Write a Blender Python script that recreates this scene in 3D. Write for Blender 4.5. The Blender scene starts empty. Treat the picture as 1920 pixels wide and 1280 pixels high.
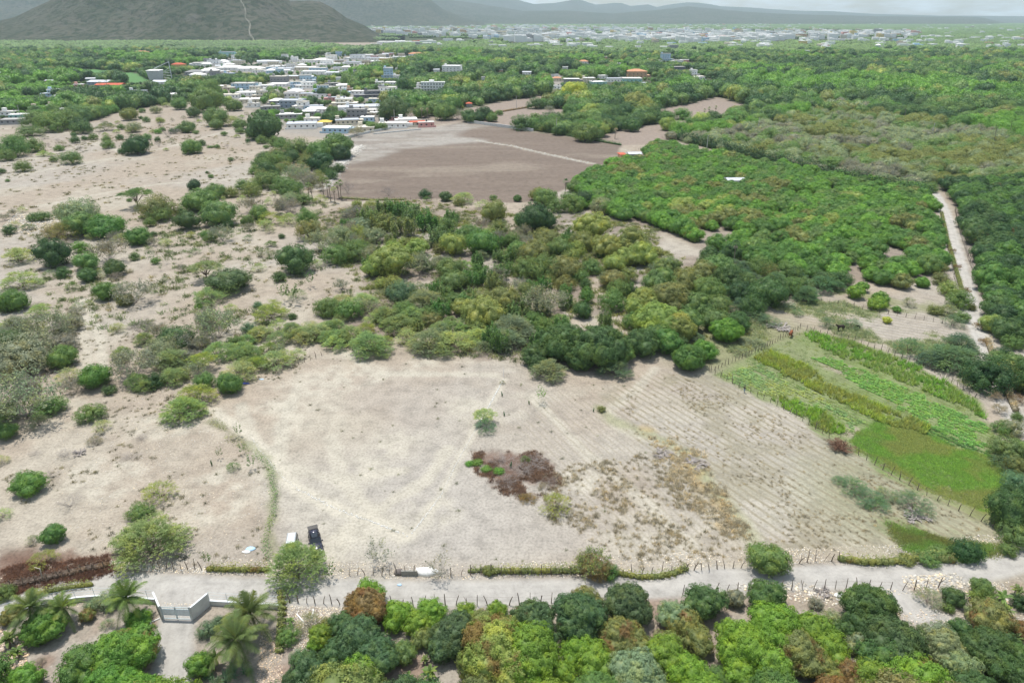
import bpy, math, random
import numpy as np
from mathutils import Vector, Matrix

# ------------------------------------------------------------------ camera, sky, sun, exposure
C = bpy.context.scene
H = 75.0                      # drone height, metres
FPX = 1280.0                  # focal length in pixels of the 1920 wide photograph
PITCH = math.atan((640 - 33) / FPX)
SP, CP = math.sin(PITCH), math.cos(PITCH)

cam_d = bpy.data.cameras.new("camera")
cam_d.sensor_width = 36.0
cam_d.lens = 36.0 * FPX / 1920.0
cam_d.clip_start = 0.5
cam_d.clip_end = 60000
cam = bpy.data.objects.new("camera", cam_d)
C.collection.objects.link(cam)
cam.location = (0, 0, H)
cam.rotation_euler = (math.radians(90) - PITCH, 0, 0)
C.camera = cam

SUN_EL, SUN_AZ = math.radians(73), math.radians(-32)     # azimuth of the sun, clockwise from +Y
w = bpy.data.worlds.new("World"); C.world = w; w.use_nodes = True
nt = w.node_tree; nt.nodes.clear()
sky = nt.nodes.new("ShaderNodeTexSky"); sky.sky_type = 'NISHITA'; sky.sun_disc = False
sky.sun_elevation = SUN_EL; sky.sun_rotation = SUN_AZ
sky.altitude = 100; sky.air_density = 1.3; sky.dust_density = 1.0; sky.ozone_density = 1.0
tc = nt.nodes.new("ShaderNodeTexCoord")
mp = nt.nodes.new("ShaderNodeMapping"); mp.inputs['Scale'].default_value = (3.0, 3.0, 16.0)
nz = nt.nodes.new("ShaderNodeTexNoise"); nz.inputs['Scale'].default_value = 2.2; nz.inputs['Detail'].default_value = 7
nz.inputs['Roughness'].default_value = 0.6
cr = nt.nodes.new("ShaderNodeValToRGB"); cr.color_ramp.elements[0].position = 0.44; cr.color_ramp.elements[1].position = 0.66
mx = nt.nodes.new("ShaderNodeMix"); mx.data_type = 'RGBA'
mx.inputs[7].default_value = (8.0, 8.8, 9.5, 1)          # thin white cloud
bg = nt.nodes.new("ShaderNodeBackground"); bg.inputs[1].default_value = 0.12
out = nt.nodes.new("ShaderNodeOutputWorld")
L = nt.links.new
L(tc.outputs['Generated'], mp.inputs[0]); L(mp.outputs[0], nz.inputs['Vector']); L(nz.outputs[0], cr.inputs[0])
L(cr.outputs[0], mx.inputs[0]); L(sky.outputs[0], mx.inputs[6]); L(mx.outputs[2], bg.inputs[0]); L(bg.outputs[0], out.inputs[0])

sun_d = bpy.data.lights.new("sun", 'SUN'); sun_d.energy = 5.0; sun_d.angle = math.radians(0.5); sun_d.color = (1.0, 0.95, 0.875)
sun = bpy.data.objects.new("sun", sun_d); C.collection.objects.link(sun)
sd = Vector((math.sin(SUN_AZ) * math.cos(SUN_EL), math.cos(SUN_AZ) * math.cos(SUN_EL), math.sin(SUN_EL)))
sun.rotation_euler = sd.to_track_quat('Z', 'Y').to_euler()
C.view_settings.view_transform = 'Standard'; C.view_settings.look = 'None'
C.view_settings.gamma = 1.0; C.view_settings.use_curve_mapping = False
C.view_settings.exposure = 0.09
C.cycles.max_bounces = 5; C.cycles.diffuse_bounces = 3; C.cycles.glossy_bounces = 2
C.cycles.transmission_bounces = 3; C.cycles.volume_bounces = 1; C.cycles.transparent_max_bounces = 6
C.cycles.caustics_reflective = False; C.cycles.caustics_refractive = False

# ------------------------------------------------------------------ survey helpers (photo pixel <-> ground)
def G(px, py, h=0.0):
    """world point at height h seen at pixel (px, py) of the 1920x1280 photograph"""
    t = (py - 640) / FPX; s = (px - 960) / FPX
    z = (H - h) / (SP + t * CP)
    return Vector((s * z, z * (CP - t * SP), h))
def GA(px, py, h=0.0):
    px = np.asarray(px, float); py = np.asarray(py, float)
    t = (py - 640) / FPX; z = (H - h) / (SP + t * CP)
    return np.stack([(px - 960) / FPX * z, z * (CP - t * SP)], -1)
def PX(x, y, zz=0.0):
    """pixel at which a world point stands"""
    d = H - zz
    dep = y * CP + d * SP
    up = y * SP - d * CP
    return 960 + FPX * x / dep, 640 - FPX * up / dep
def DEP(x, y, zz=0.0):
    return y * CP + (H - zz) * SP
def gpoly(pts): return GA([p[0] for p in pts], [p[1] for p in pts])

def inpoly(x, y, poly):
    """vectorised point in polygon"""
    x = np.asarray(x); y = np.asarray(y)
    ins = np.zeros(x.shape, bool); n = len(poly); j = n - 1
    for i in range(n):
        xi, yi = poly[i]; xj, yj = poly[j]
        c = ((yi > y) != (yj > y))
        with np.errstate(divide='ignore', invalid='ignore'):
            xc = (xj - xi) * (y - yi) / (yj - yi + 1e-12) + xi
        ins ^= c & (x < xc); j = i
    return ins
def segdist(x, y, line, closed=False):
    d = np.full(np.shape(x), 1e9); n = len(line)
    for i in range(n if closed else n - 1):
        ax, ay = line[i]; bx, by = line[(i + 1) % n]
        vx, vy = bx - ax, by - ay; L2 = vx * vx + vy * vy + 1e-9
        t = np.clip(((x - ax) * vx + (y - ay) * vy) / L2, 0, 1)
        d = np.minimum(d, np.hypot(x - ax - t * vx, y - ay - t * vy))
    return d
def sdpoly(x, y, poly):
    """signed distance, positive inside"""
    d = segdist(x, y, poly, True)
    return np.where(inpoly(x, y, poly), d, -d)

_rs = np.random.RandomState(5)
_perm = _rs.rand(256, 256)
def vnoise(x, y):
    xi = np.floor(x).astype(int); yi = np.floor(y).astype(int)
    fx = x - xi; fy = y - yi; fx = fx * fx * (3 - 2 * fx); fy = fy * fy * (3 - 2 * fy)
    a = _perm[xi & 255, yi & 255]; b = _perm[(xi + 1) & 255, yi & 255]
    c = _perm[xi & 255, (yi + 1) & 255]; d = _perm[(xi + 1) & 255, (yi + 1) & 255]
    return (a * (1 - fx) + b * fx) * (1 - fy) + (c * (1 - fx) + d * fx) * fy
def fbm(x, y, oct=4, s=1.0):
    v = 0; a = 0.5; t = 0; x = np.asarray(x, float) / s; y = np.asarray(y, float) / s
    for o in range(oct):
        v = v + a * vnoise(x + 17.3 * o, y + 9.1 * o); t += a; a *= 0.5; x = x * 2.03 + 1.7; y = y * 1.98 + 3.1
    return v / t
def sstep(a, b, v):
    t = np.clip((v - a) / (b - a), 0, 1); return t * t * (3 - 2 * t)

# ------------------------------------------------------------------ mesh helpers
COL = C.collection
def mesh_np(name, V, F, mats=(), attrs=None, smooth=False, mi=None):
    """V (n,3); F list of (m,k) int arrays"""
    me = bpy.data.meshes.new(name)
    if not isinstance(F, (list, tuple)): F = [F]
    F = [f for f in F if len(f)]
    nl = sum(f.size for f in F); nf = sum(len(f) for f in F)
    me.vertices.add(len(V)); me.vertices.foreach_set("co", np.ascontiguousarray(V, np.float32).ravel())
    me.loops.add(nl); me.loops.foreach_set("vertex_index", np.concatenate([f.ravel() for f in F]).astype(np.int32))
    me.polygons.add(nf)
    tot = np.concatenate([np.full(len(f), f.shape[1]) for f in F]).astype(np.int32)
    st = np.concatenate([[0], np.cumsum(tot)[:-1]]).astype(np.int32)
    me.polygons.foreach_set("loop_start", st); me.polygons.foreach_set("loop_total", tot)
    if mi is not None: me.polygons.foreach_set("material_index", np.asarray(mi, np.int32))
    me.update(calc_edges=True)
    if smooth: me.polygons.foreach_set("use_smooth", np.ones(nf, bool))
    for m in mats: me.materials.append(m)
    for k, a in (attrs or {}).items():
        a = np.asarray(a, np.float32)
        if a.ndim == 1:
            at = me.attributes.new(k, 'FLOAT', 'POINT'); at.data.foreach_set("value", a)
        elif a.shape[1] == 3:
            at = me.attributes.new(k, 'FLOAT_VECTOR', 'POINT'); at.data.foreach_set("vector", a.ravel())
    return me

class MB:
    """collects boxes, tubes, polygons into one mesh; optional material slot per face"""
    def __init__(s): s.v = []; s.f = []; s.m = []
    def add(s, vs, fs, m=0):
        b = len(s.v); s.v += [tuple(v) for v in vs]
        for f in fs: s.f.append(tuple(b + i for i in f)); s.m.append(m)
        return s
    def box(s, x0, x1, y0, y1, z0, z1, m=0):
        return s.add([(x0,y0,z0),(x1,y0,z0),(x1,y1,z0),(x0,y1,z0),(x0,y0,z1),(x1,y0,z1),(x1,y1,z1),(x0,y1,z1)],
              [(0,3,2,1),(4,5,6,7),(0,1,5,4),(1,2,6,5),(2,3,7,6),(3,0,4,7)], m)
    def tube(s, pts, rad, n=5, m=0, cap=True):
        pts = [Vector(p) for p in pts]
        if not hasattr(rad, '__len__'): rad = [rad] * len(pts)
        vs = []; fs = []
        for i, p in enumerate(pts):
            d = (pts[min(i + 1, len(pts) - 1)] - pts[max(i - 1, 0)])
            d = d.normalized() if d.length > 1e-6 else Vector((0, 0, 1))
            u = d.cross(Vector((0, 0, 1)) if abs(d.z) < 0.9 else Vector((1, 0, 0))).normalized(); v = d.cross(u)
            for k in range(n):
                a = 2 * math.pi * k / n; vs.append(p + (u * math.cos(a) + v * math.sin(a)) * rad[i])
        for i in range(len(pts) - 1):
            for k in range(n):
                k2 = (k + 1) % n; fs.append((i*n+k, i*n+k2, (i+1)*n+k2, (i+1)*n+k))
        if cap and n > 2:
            fs.append(tuple(reversed(range(n)))); fs.append(tuple(range((len(pts)-1)*n, len(pts)*n)))
        return s.add(vs, fs, m)
    def loft(s, rings, m=0, cap=True):
        n = len(rings[0]); vs = [p for r in rings for p in r]; fs = []
        for i in range(len(rings) - 1):
            for k in range(n):
                k2 = (k + 1) % n; fs.append((i*n+k, i*n+k2, (i+1)*n+k2, (i+1)*n+k))
        if cap: fs.append(tuple(reversed(range(n)))); fs.append(tuple(range((len(rings)-1)*n, len(rings)*n)))
        return s.add(vs, fs, m)
    def mesh(s, name, mats, smooth=False):
        me = bpy.data.meshes.new(name); me.from_pydata(s.v, [], s.f); 
        if not isinstance(mats, (list, tuple)): mats = [mats]
        for m in mats: me.materials.append(m)
        if len(mats) > 1: me.polygons.foreach_set("material_index", s.m)
        if smooth: me.polygons.foreach_set("use_smooth", np.ones(len(s.f), bool))
        me.update(); return me
    def build(s, name, mats, parent=None, smooth=False):
        return link(name, s.mesh(name, mats, smooth), parent)

def link(name, me, parent=None):
    o = bpy.data.objects.new(name, me); COL.objects.link(o)
    if parent is not None: o.parent = parent
    return o
def empty(name, loc=(0,0,0), rz=0.0, sc=None):
    o = bpy.data.objects.new(name, None); COL.objects.link(o); o.empty_display_size = 0.2
    o.location = loc; o.rotation_euler = (0, 0, rz)
    if sc is not None: o.scale = sc if hasattr(sc, '__len__') else (sc, sc, sc)
    return o
def tag(o, label=None, cat=None, group=None, kind=None):
    if label: o['label'] = label
    if cat: o['category'] = cat
    if group: o['group'] = group
    if kind: o['kind'] = kind
    return o
KIDS = {}
def copy_tree(o, parent=None):
    c = o.copy(); COL.objects.link(c)
    if parent is not None: c.parent = parent
    for ch in o.children: copy_tree(ch, c)
    return c

# ------------------------------------------------------------------ materials
def new_mat(name):
    m = bpy.data.materials.new(name); m.use_nodes = True; nt = m.node_tree; nt.nodes.clear()
    o = nt.nodes.new("ShaderNodeOutputMaterial"); p = nt.nodes.new("ShaderNodeBsdfPrincipled")
    nt.links.new(p.outputs[0], o.inputs[0]); return m, nt, p
def N(nt, t, **kw):
    n = nt.nodes.new("ShaderNode" + t)
    for k, v in kw.items():
        if k.startswith('i_'):
            key = k[2:]; n.inputs[int(key) if key.isdigit() else key].default_value = v
        else: setattr(n, k, v)
    return n
def mixc(nt, fac, a, b, mode='MIX'):
    n = nt.nodes.new("ShaderNodeMix"); n.data_type = 'RGBA'; n.blend_type = mode
    for i, v in ((0, fac), (6, a), (7, b)):
        if hasattr(v, 'is_linked') or isinstance(v, bpy.types.NodeSocket): nt.links.new(v, n.inputs[i])
        elif i == 0: n.inputs[0].default_value = v
        else: n.inputs[i].default_value = (*v[:3], 1)
    return n.outputs[2]
def mth(nt, op, a, b=None, c=None):
    n = nt.nodes.new("ShaderNodeMath"); n.operation = op
    for i, v in enumerate((a, b, c)):
        if v is None: continue
        if isinstance(v, bpy.types.NodeSocket): nt.links.new(v, n.inputs[i])
        else: n.inputs[i].default_value = v
    return n.outputs[0]
def ramp(nt, v, stops):
    n = nt.nodes.new("ShaderNodeValToRGB"); e = n.color_ramp.elements
    while len(e) < len(stops): e.new(0.5)
    for i, (p, c) in enumerate(stops):
        e[i].position = p; e[i].color = (c, c, c, 1) if not hasattr(c, '__len__') else (*c[:3], 1)
    nt.links.new(v, n.inputs[0]); return n.outputs[0]
def plain(name, col, rough=0.7, metal=0.0, noise=0.12, scale=3.0, spec=0.3):
    m, nt, p = new_mat(name)
    tc = N(nt, 'TexCoord'); nz = N(nt, 'TexNoise', i_Scale=scale, i_Detail=5.0)
    nt.links.new(tc.outputs['Object'], nz.inputs['Vector'])
    f = ramp(nt, nz.outputs[0], [(0.3, 0.0), (0.7, 1.0)])
    c = mixc(nt, f, [x * (1 - noise) for x in col], [min(1, x * (1 + noise)) for x in col])
    nt.links.new(c, p.inputs['Base Color'])
    p.inputs['Roughness'].default_value = rough; p.inputs['Metallic'].default_value = metal
    p.inputs['Specular IOR Level'].default_value = spec
    return m
# ================================================================== GROUND: soil colours are a function of the place
SOIL = np.array((0.410, 0.350, 0.280)); PALE = np.array((0.50, 0.465, 0.385)); GREYS = np.array((0.425, 0.398, 0.355))
BROWN = np.array((0.215, 0.172, 0.14)); GRASS = np.array((0.13, 0.21, 0.045)); OLIVE = np.array((0.20, 0.215, 0.10))
LITTER = np.array((0.235, 0.185, 0.15)); RED = np.array((0.185, 0.115, 0.085)); ROADC = np.array((0.46, 0.44, 0.405)); STRAW = np.array((0.42, 0.30, 0.13))
PGREEN = np.array((0.12, 0.25, 0.09))

P_BROWN = gpoly([(598,352),(640,306),(668,272),(650,262),(700,252),(800,243),(870,229),(1000,247),(1165,272),(1160,292),(1105,322),(1065,352),(1000,378),(960,382),(860,374),(740,374),(640,378),(600,372)])
P_PALEN = gpoly([(640,262),(660,250),(760,240),(870,229),(915,236),(860,252),(900,264),(760,280),(700,300),(640,312),(610,352),(590,350),(630,310),(664,278)])
P_UP1 = gpoly([(690,222),(740,208),(870,206),(930,192),(1030,178),(1045,190),(985,208),(935,222),(872,228),(770,238),(700,234)])
P_UP2 = gpoly([(880,232),(930,222),(1000,204),(1060,204),(1085,224),(1000,240),(930,240)])
P_UP3 = gpoly([(1112,262),(1150,247),(1200,238),(1290,222),(1200,226),(1198,208),(1240,203),(1290,196),(1345,182),(1405,198),(1414,214),(1350,230),(1300,240),(1262,252),(1240,270),(1165,273)])
P_PLOT = gpoly([(395,770),(600,662),(640,655),(900,668),(960,700),(1040,730),(1200,690),(1380,720),(1500,780),(1620,860),(1740,925),(1860,985),(1800,1040),(1560,1060),(1300,1070),(1000,1075),(640,1078),(520,1090),(515,900)])
P_GREEN = gpoly([(1335,702),(1440,652),(1505,620),(1600,640),(1730,690),(1830,748),(1862,800),(1885,850),(1892,900),(1868,962),(1850,966),(1730,920),(1600,848),(1470,770)])
P_LAWN = gpoly([(1590,822),(1640,790),(1720,800),(1800,840),(1885,860),(1890,905),(1868,960),(1850,964),(1730,918),(1600,845)])
P_WEEDR = gpoly([(1655,975),(1720,985),(1770,1010),(1850,1020),(1900,1015),(1880,1045),(1790,1055),(1700,1040),(1665,1005)])
P_TERR = gpoly([(1380,650),(1430,560),(1600,545),(1720,560),(1810,600),(1840,720),(1700,680),(1520,625),(1440,655)])
P_FAN = gpoly([(1200,700),(1345,700),(1860,980),(1830,1035),(1690,1030),(1420,1040),(1290,900),(1140,790),(1130,740)])
P_FUR2 = gpoly([(1000,740),(1130,720),(1150,790),(1290,880),(1400,1040),(1180,1055),(1060,960),(960,800)])
P_FARM = gpoly([(-900,1135),(100,1110),(290,1130),(400,1120),(525,1135),(640,1130),(1700,1100),(3000,1060),(3200,1600),(-1500,1600)])
P_MEAD = gpoly([(60,133),(180,130),(255,138),(280,150),(262,158),(120,140),(70,139)])
P_MEAD2 = gpoly([(150,115),(230,115),(300,122),(290,128),(180,126),(140,120)])
P_LOT = gpoly([(560,78),(620,74),(720,76),(770,84),(700,92),(620,88),(560,84)])
P_FOREST = gpoly([(-600,70),(-600,235),(0,236),(130,238),(205,215),(335,190),(480,205),(520,240),(640,262),(700,240),(870,229),(1165,270),(1260,262),(1500,318),(1740,362),(1770,350),(1925,350),(2600,400),(3400,420),(2900,60)])
P_ORCH = gpoly([(1075,350),(1165,300),(1235,272),(1400,305),(1735,364),(1755,400),(1768,470),(1775,510),(1700,535),(1560,530),(1420,505),(1300,462),(1225,430),(1085,392)])
P_ORCH2 = gpoly([(1768,352),(1925,348),(2300,380),(2500,640),(1930,640),(1880,640),(1832,520),(1795,400)])
P_WOOD = gpoly([(600,400),(760,372),(860,385),(960,400),(1100,400),(1240,430),(1240,470),(1420,520),(1400,660),(1300,700),(1180,650),(1000,690),(640,640),(700,560),(640,500)])

P_TOWN = [gpoly(q) for q in ([(478,196),(492,158),(560,146),(600,160),(660,163),(705,160),(722,185),(705,203),(800,226),(812,246),(640,264),(520,244)], [(1034,182),(1036,140),(1052,140),(1056,182)], [(255,188),(250,180),(340,180),(345,192)], [(0,238),(0,226),(60,226),(80,238)], [(395,195),(400,160),(480,160),(490,205)], [(360,142),(385,118),(440,104),(500,116),(620,104),(730,100),(740,116),(680,128),(640,140),(500,142),(380,150)])]
# lines drawn on the ground
LN_ROAD = gpoly([(-260,1290),(-120,1190),(0,1131),(90,1104),(200,1091),(290,1100),(400,1105),(560,1110),(740,1113),(900,1113),(1060,1109),(1200,1099),(1330,1090),(1450,1086),(1580,1080),(1700,1076),(1790,1072),(1850,1064),(1900,1053),(1960,1038),(2060,1000),(2300,940)])
LN_LANE = gpoly([(1752,362),(1766,385),(1776,410),(1784,440),(1793,480),(1806,520),(1818,560),(1824,600),(1840,630),(1858,670),(1872,710),(1885,745),(1902,780),(1925,810),(1980,850),(2060,900)])
LN_DRIVE = gpoly([(335,1105),(332,1150),(328,1200),(324,1260),(320,1340)])
LN_FORK = gpoly([(1660,1092),(1690,1120),(1720,1150),(1770,1175),(1830,1200)])
LN_WHITE1 = gpoly([(944,712),(900,790),(860,860),(825,930),(772,1000)])
LN_WHITE2 = gpoly([(400,770),(470,820),(525,890),(560,918),(640,958),(720,985),(760,1003)])
LN_TRACK = [gpoly(q) for q in (
    [(0,241),(60,243),(130,250),(170,262),(250,292),(330,272),(430,245),(500,230)],
    [(-40,320),(60,300),(170,268),(250,292)], [(0,335),(120,312),(210,297)],
    [(-50,405),(80,385),(180,365),(300,345),(450,335),(560,330)],
    [(165,560),(175,600),(187,640),(195,690)], [(150,560),(160,640),(165,690)],
    [(640,655),(700,700),(930,702)], [(1230,690),(1180,740),(1140,770),(1160,800),(1260,840),(1330,900),(1380,960),(1420,1020)],
    [(560,720),(530,800),(520,880)], [(450,760),(480,830),(540,880),(640,900),(760,880)], [(600,1075),(640,1000),(700,960),(800,900),(840,840)], [(1000,745),(1100,850),(1230,960),(1330,1060)], [(620,820),(640,900),(700,960)])]
LN_WEED = gpoly([(395,790),(440,815),(490,850),(512,890),(515,940),(505,990),(508,1050)])
LN_GREENEDGE = gpoly([(1125,765),(1150,790),(1240,822),(1290,850),(1340,920),(1400,990),(1430,1030)])
LN_WHITEROW = gpoly([(895,264),(960,274),(1020,288),(1110,307)])
LN_STONES = gpoly([(600,352),(625,318),(650,295),(672,274)])

def soft(x, y, poly, wdt, jit=0.0, sc=8.0):
    """1 inside, 0 outside, with a ragged edge"""
    x0, y0 = poly.min(0) - 40; x1, y1 = poly.max(0) + 40
    r = np.zeros(x.shape); m = (x > x0) & (x < x1) & (y > y0) & (y < y1)
    if m.any():
        d = sdpoly(x[m], y[m], poly)
        if jit: d = d + (fbm(x[m], y[m], 3, sc) - 0.5) * 2 * jit
        r[m] = sstep(-wdt, wdt, d)
    return r
def band(x, y, line, half, wdt, jit=0.0, sc=3.0):
    x0, y0 = line.min(0) - half * 3 - 20; x1, y1 = line.max(0) + half * 3 + 20
    r = np.zeros(x.shape); m = (x > x0) & (x < x1) & (y > y0) & (y < y1)
    if m.any():
        d = segdist(x[m], y[m], line)
        if jit: d = d + (fbm(x[m], y[m], 3, sc) - 0.5) * 2 * jit
        r[m] = 1 - sstep(half - wdt, half + wdt, d)
    return r
def lerp(c, col, f): return c * (1 - f[:, None]) + np.asarray(col) * f[:, None]

def dir2(a, b):
    d = (G(*b) - G(*a)); d.z = 0; d.normalize(); return (d.x, d.y)
FD1 = dir2((1345, 702), (1850, 966)); FD2 = dir2((1073, 753), (1227, 883)); FD3 = dir2((1440, 640), (1700, 690))

def albedo(x, y):
    """soil and low cover colour, furrow mask and litter mask at world points"""
    n1 = fbm(x, y, 5, 22); n2 = fbm(x + 91, y - 33, 4, 7); n3 = fbm(x - 50, y + 70, 4, 60); n4 = fbm(x + 7, y + 3, 3, 2.2)
    c = np.tile(SOIL, (len(x), 1))
    c = lerp(c, PALE, sstep(0.45, 0.72, n1) * 0.55); c = lerp(c, GREYS, sstep(0.5, 0.7, n3) * 0.6)
    c = lerp(c, SOIL * 0.80, sstep(0.52, 0.75, n2) * 0.30)
    c = c * (0.94 + 0.12 * n4)[:, None]
    far = sstep(260, 700, y)
    c = lerp(c, SOIL * 0.86 + np.array((0.01, 0, 0)), far * 0.5)
    # wood floor and forest floor
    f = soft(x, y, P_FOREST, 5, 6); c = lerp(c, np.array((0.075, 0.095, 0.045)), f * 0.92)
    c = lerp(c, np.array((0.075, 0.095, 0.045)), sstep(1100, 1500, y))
    f = soft(x, y, P_WOOD, 4, 7) * sstep(0.42, 0.58, fbm(x, y, 4, 9)); c = lerp(c, LITTER * 0.95, f * 0.6)
    f = soft(x, y, P_ORCH, 2, 2) ; c = lerp(c, LITTER, f * 0.55)
    f = soft(x, y, P_ORCH2, 2, 2); c = lerp(c, LITTER * 0.8, f * 0.9)
    # upper pastures
    for P in (P_UP1, P_UP2, P_UP3):
        f = soft(x, y, P, 2.5, 4, 15); c = lerp(c, np.array((0.33, 0.27, 0.225)) * (0.9 + 0.2 * 0.5), f)
    f = soft(x, y, P_MEAD, 4, 4); c = lerp(c, PGREEN * 1.1, f); f = soft(x, y, P_MEAD2, 4, 4); c = lerp(c, PGREEN * np.array((1.2, .9, 1.5)), f)
    f = soft(x, y, P_LOT, 10, 10, 40); c = lerp(c, SOIL * 0.9, f)
    # big dark field, then its pale graded strip
    f = soft(x, y, P_BROWN, 1.5, 2.5, 20)
    st = fbm(x * 0.25, y, 4, 5)
    bc = BROWN[None, :] * (0.86 + 0.3 * st)[:, None]; bc = lerp(bc, SOIL * 0.8, sstep(0.55, 0.8, fbm(x * 0.35, y, 4, 14)) * 0.6)
    c = c * (1 - f[:, None]) + bc * f[:, None]
    f = soft(x, y, P_PALEN, 6, 12, 25); c = lerp(c, GREYS * 0.92, f * (0.45 + 0.5 * sstep(0.3, 0.6, st)))
    f = band(x, y, LN_WHITEROW, 1.6, 1.2, 1.2); c = lerp(c, PALE * 1.02, f * 0.85)
    f = band(x, y, LN_STONES, 4.5, 1.5, 2); c = lerp(c, GREYS * 1.1, f)
    # cleared plot: paler, greyer in the south west
    f = soft(x, y, P_PLOT, 4, 5, 14)
    gx, gy = G(740, 950)[:2]; r = np.hypot((x - gx) / 1.3, y - gy)
    c = lerp(c, GREYS * 1.02, f * (1 - sstep(8, 34, r + (n1 - .5) * 20)) * 0.85)
    c = lerp(c, PALE * 1.0, f * sstep(0.5, 0.60, fbm(x * 0.7, y + 40, 6, 15)) * 0.45)
    # a few bleached patches
    for (px, py, rr) in ((740, 840, 6), (600, 720, 9), (680, 1000, 8), (690, 880, 5), (420, 900, 6), (560, 780, 6), (520, 760, 5), (790, 690, 6), (330, 800, 8), (200, 900, 8), (130, 770, 7), (400, 960, 6), (870, 760, 4), (1090, 900, 4), (700, 700, 7), (820, 960, 4)):
        a, b = G(px, py)[:2]; f = 1 - sstep(rr * 0.4, rr * 1.1, np.hypot((x - a) * 0.8, (y - b) * 0.9) + (n2 - .5) * rr * 1.6); f = f * sstep(.30, .62, n4 * .5 + n2 * .5); c = lerp(c, PALE * 1.10, f * 0.75)
    # verge south and west of it
    for ln in LN_TRACK:
        f = band(x, y, ln, 1.3, 0.8, 0.8); c = lerp(c, PALE * 1.06, f * 0.75)
    f = band(x, y, LN_WHITE2, 1.3, 0.8, 0.5); c = lerp(c, PALE * 1.15, f * 0.85)
    f = band(x, y, LN_WHITE1, 0.9, 0.7, 0.4); c = lerp(c, PALE * 1.12, f * 0.7)
    # green crops and lawn
    f = soft(x, y, P_TERR, 3, 4); c = lerp(c, OLIVE * 1.2, f * sstep(0.40, 0.62, fbm(x, y, 4, 9)) * 0.75)
    gx, gy = G(1400, 640)[:2]; f = (1 - sstep(12, 28, np.hypot(x - gx, (y - gy) * 0.8) + (n2 - .5) * 14)); c = lerp(c, OLIVE * 1.15, f * 0.8)
    f = soft(x, y, P_GREEN, 1.2, 2.6, 5)
    row = 0.5 + 0.5 * np.sin((x * -FD1[1] + y * FD1[0]) * 2 * math.pi / 1.1)
    gc = lerp(np.tile(SOIL * 0.9, (len(x), 1)), GRASS * 1.15, np.clip(0.45 + 0.55 * row * n2 * 1.6, 0, 1))
    c = c * (1 - f[:, None]) + gc * f[:, None]
    f = soft(x, y, P_LAWN, 2.2, 4.0, 6)
    lc = lerp(np.tile(GRASS * np.array((0.95, 1.05, 0.9)), (len(x), 1)), np.array((0.21, 0.23, 0.075)), sstep(0.42, 0.65, n1))
    c = c * (1 - f[:, None]) + lc * f[:, None]
    for (px, py, rr) in ((1795, 918, 4.2), (1728, 866, 2.2), (1745, 880, 1.5), (1600, 812, 2.5), (1570, 690, 3.0)):
        a, b = G(px, py)[:2]; f = 1 - sstep(rr * 0.5, rr * 1.2, np.hypot((x - a) * 0.9, (y - b)) + (n4 - .5) * 2.5); c = lerp(c, SOIL * 0.95, f * 0.9)
    f = soft(x, y, P_WEEDR, 1.5, 4, 6); c = lerp(c, GRASS * 0.9, f * 0.75)
    # dry weeds in the ploughed fan and the green ribbon that crosses it
    f = soft(x, y, P_FAN, 3, 4); c = lerp(c, np.array((0.30, 0.285, 0.19)), f * sstep(0.45, 0.7, n2) * 0.45)
    e = band(x, y, LN_GREENEDGE, 1.3, 1.2, 1.2); c = lerp(c, OLIVE * 1.35, e * 0.55)
    gx, gy = G(1700, 940)[:2]; f2 = 1 - sstep(8, 26, np.hypot(x - gx, y - gy) + (n2 - .5) * 14); c = lerp(c, np.array((0.27, 0.29, 0.15)), f2 * 0.5 * (1 - soft(x, y, P_LAWN, 1)))
    for (px, py, rr) in ((1300, 890, 2.6), (1320, 915, 2.4), (1350, 950, 2.2), (1215, 805, 2.0), (1345, 985, 1.5), (1285, 865, 1.8)):
        a, b = G(px, py)[:2]; f = 1 - sstep(rr * 0.3, rr * 1.2, np.hypot((x - a), (y - b)) + (n4 - .5) * 3); c = lerp(c, STRAW * 1.15, f * 0.45)
    # burnt patch in the middle, red-brown ground along the western verge
    for (px, py, rr) in ((925, 862, 3.6), (965, 868, 3.8), (1005, 868, 3.2), (945, 895, 2.8), (1000, 900, 2.2), (985, 932, 2.0), (950, 880, 4.0), (1030, 903, 1.4)):
        a, b = G(px, py)[:2]; f = 1 - sstep(rr * 0.3, rr * 1.0, np.hypot((x - a) * 0.8, (y - b)) + (n4 - .5) * 3.2 + (n2 - .5) * 2); c = lerp(c, RED * 0.95, f * 0.8)
    for (px, py, rr, m) in ((60, 1075, 6, 1), (140, 1068, 4, 1), (190, 1058, 3, 1), (0, 1090, 7, 1), (40, 1050, 4, .6), (240, 1065, 3, .6), (110, 1085, 4, .8), (1150, 1080, 3, .6), (1050, 1085, 2.5, .6), (960, 1088, 2.2, .5), (1110, 1088, 2.4, .6)):
        a, b = G(px, py)[:2]; f = 1 - sstep(rr * 0.4, rr * 1.1, np.hypot((x - a) * 0.7, (y - b)) + (n4 - .5) * 3); c = lerp(c, RED * 1.0, f * 0.75 * m)
    f = band(x, y, LN_WEED, 0.9, 0.8, 1.0); c = lerp(c, OLIVE, f * 0.5)
    # farm south of the road
    f = soft(x, y, P_FARM, 0.8, 1.0, 3); c = lerp(c, SOIL * 0.82, f * 0.5); c = lerp(c, RED * 1.5, f * sstep(0.50, 0.72, n2) * 0.55)
    c = lerp(c, GREYS, f * sstep(0.55, 0.7, fbm(x + 5, y, 3, 4)) * 0.4)
    for P in P_TOWN:
        f = soft(x, y, P, 6, 10, 25); c = lerp(c, np.array((0.36, 0.33, 0.29)), f * (0.55 + 0.45 * sstep(.35, .55, n3)))
    # roads
    f = band(x, y, LN_ROAD, 2.7, 1.0, 1.0); c = lerp(c, ROADC * 0.95, f * 0.7)
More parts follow.
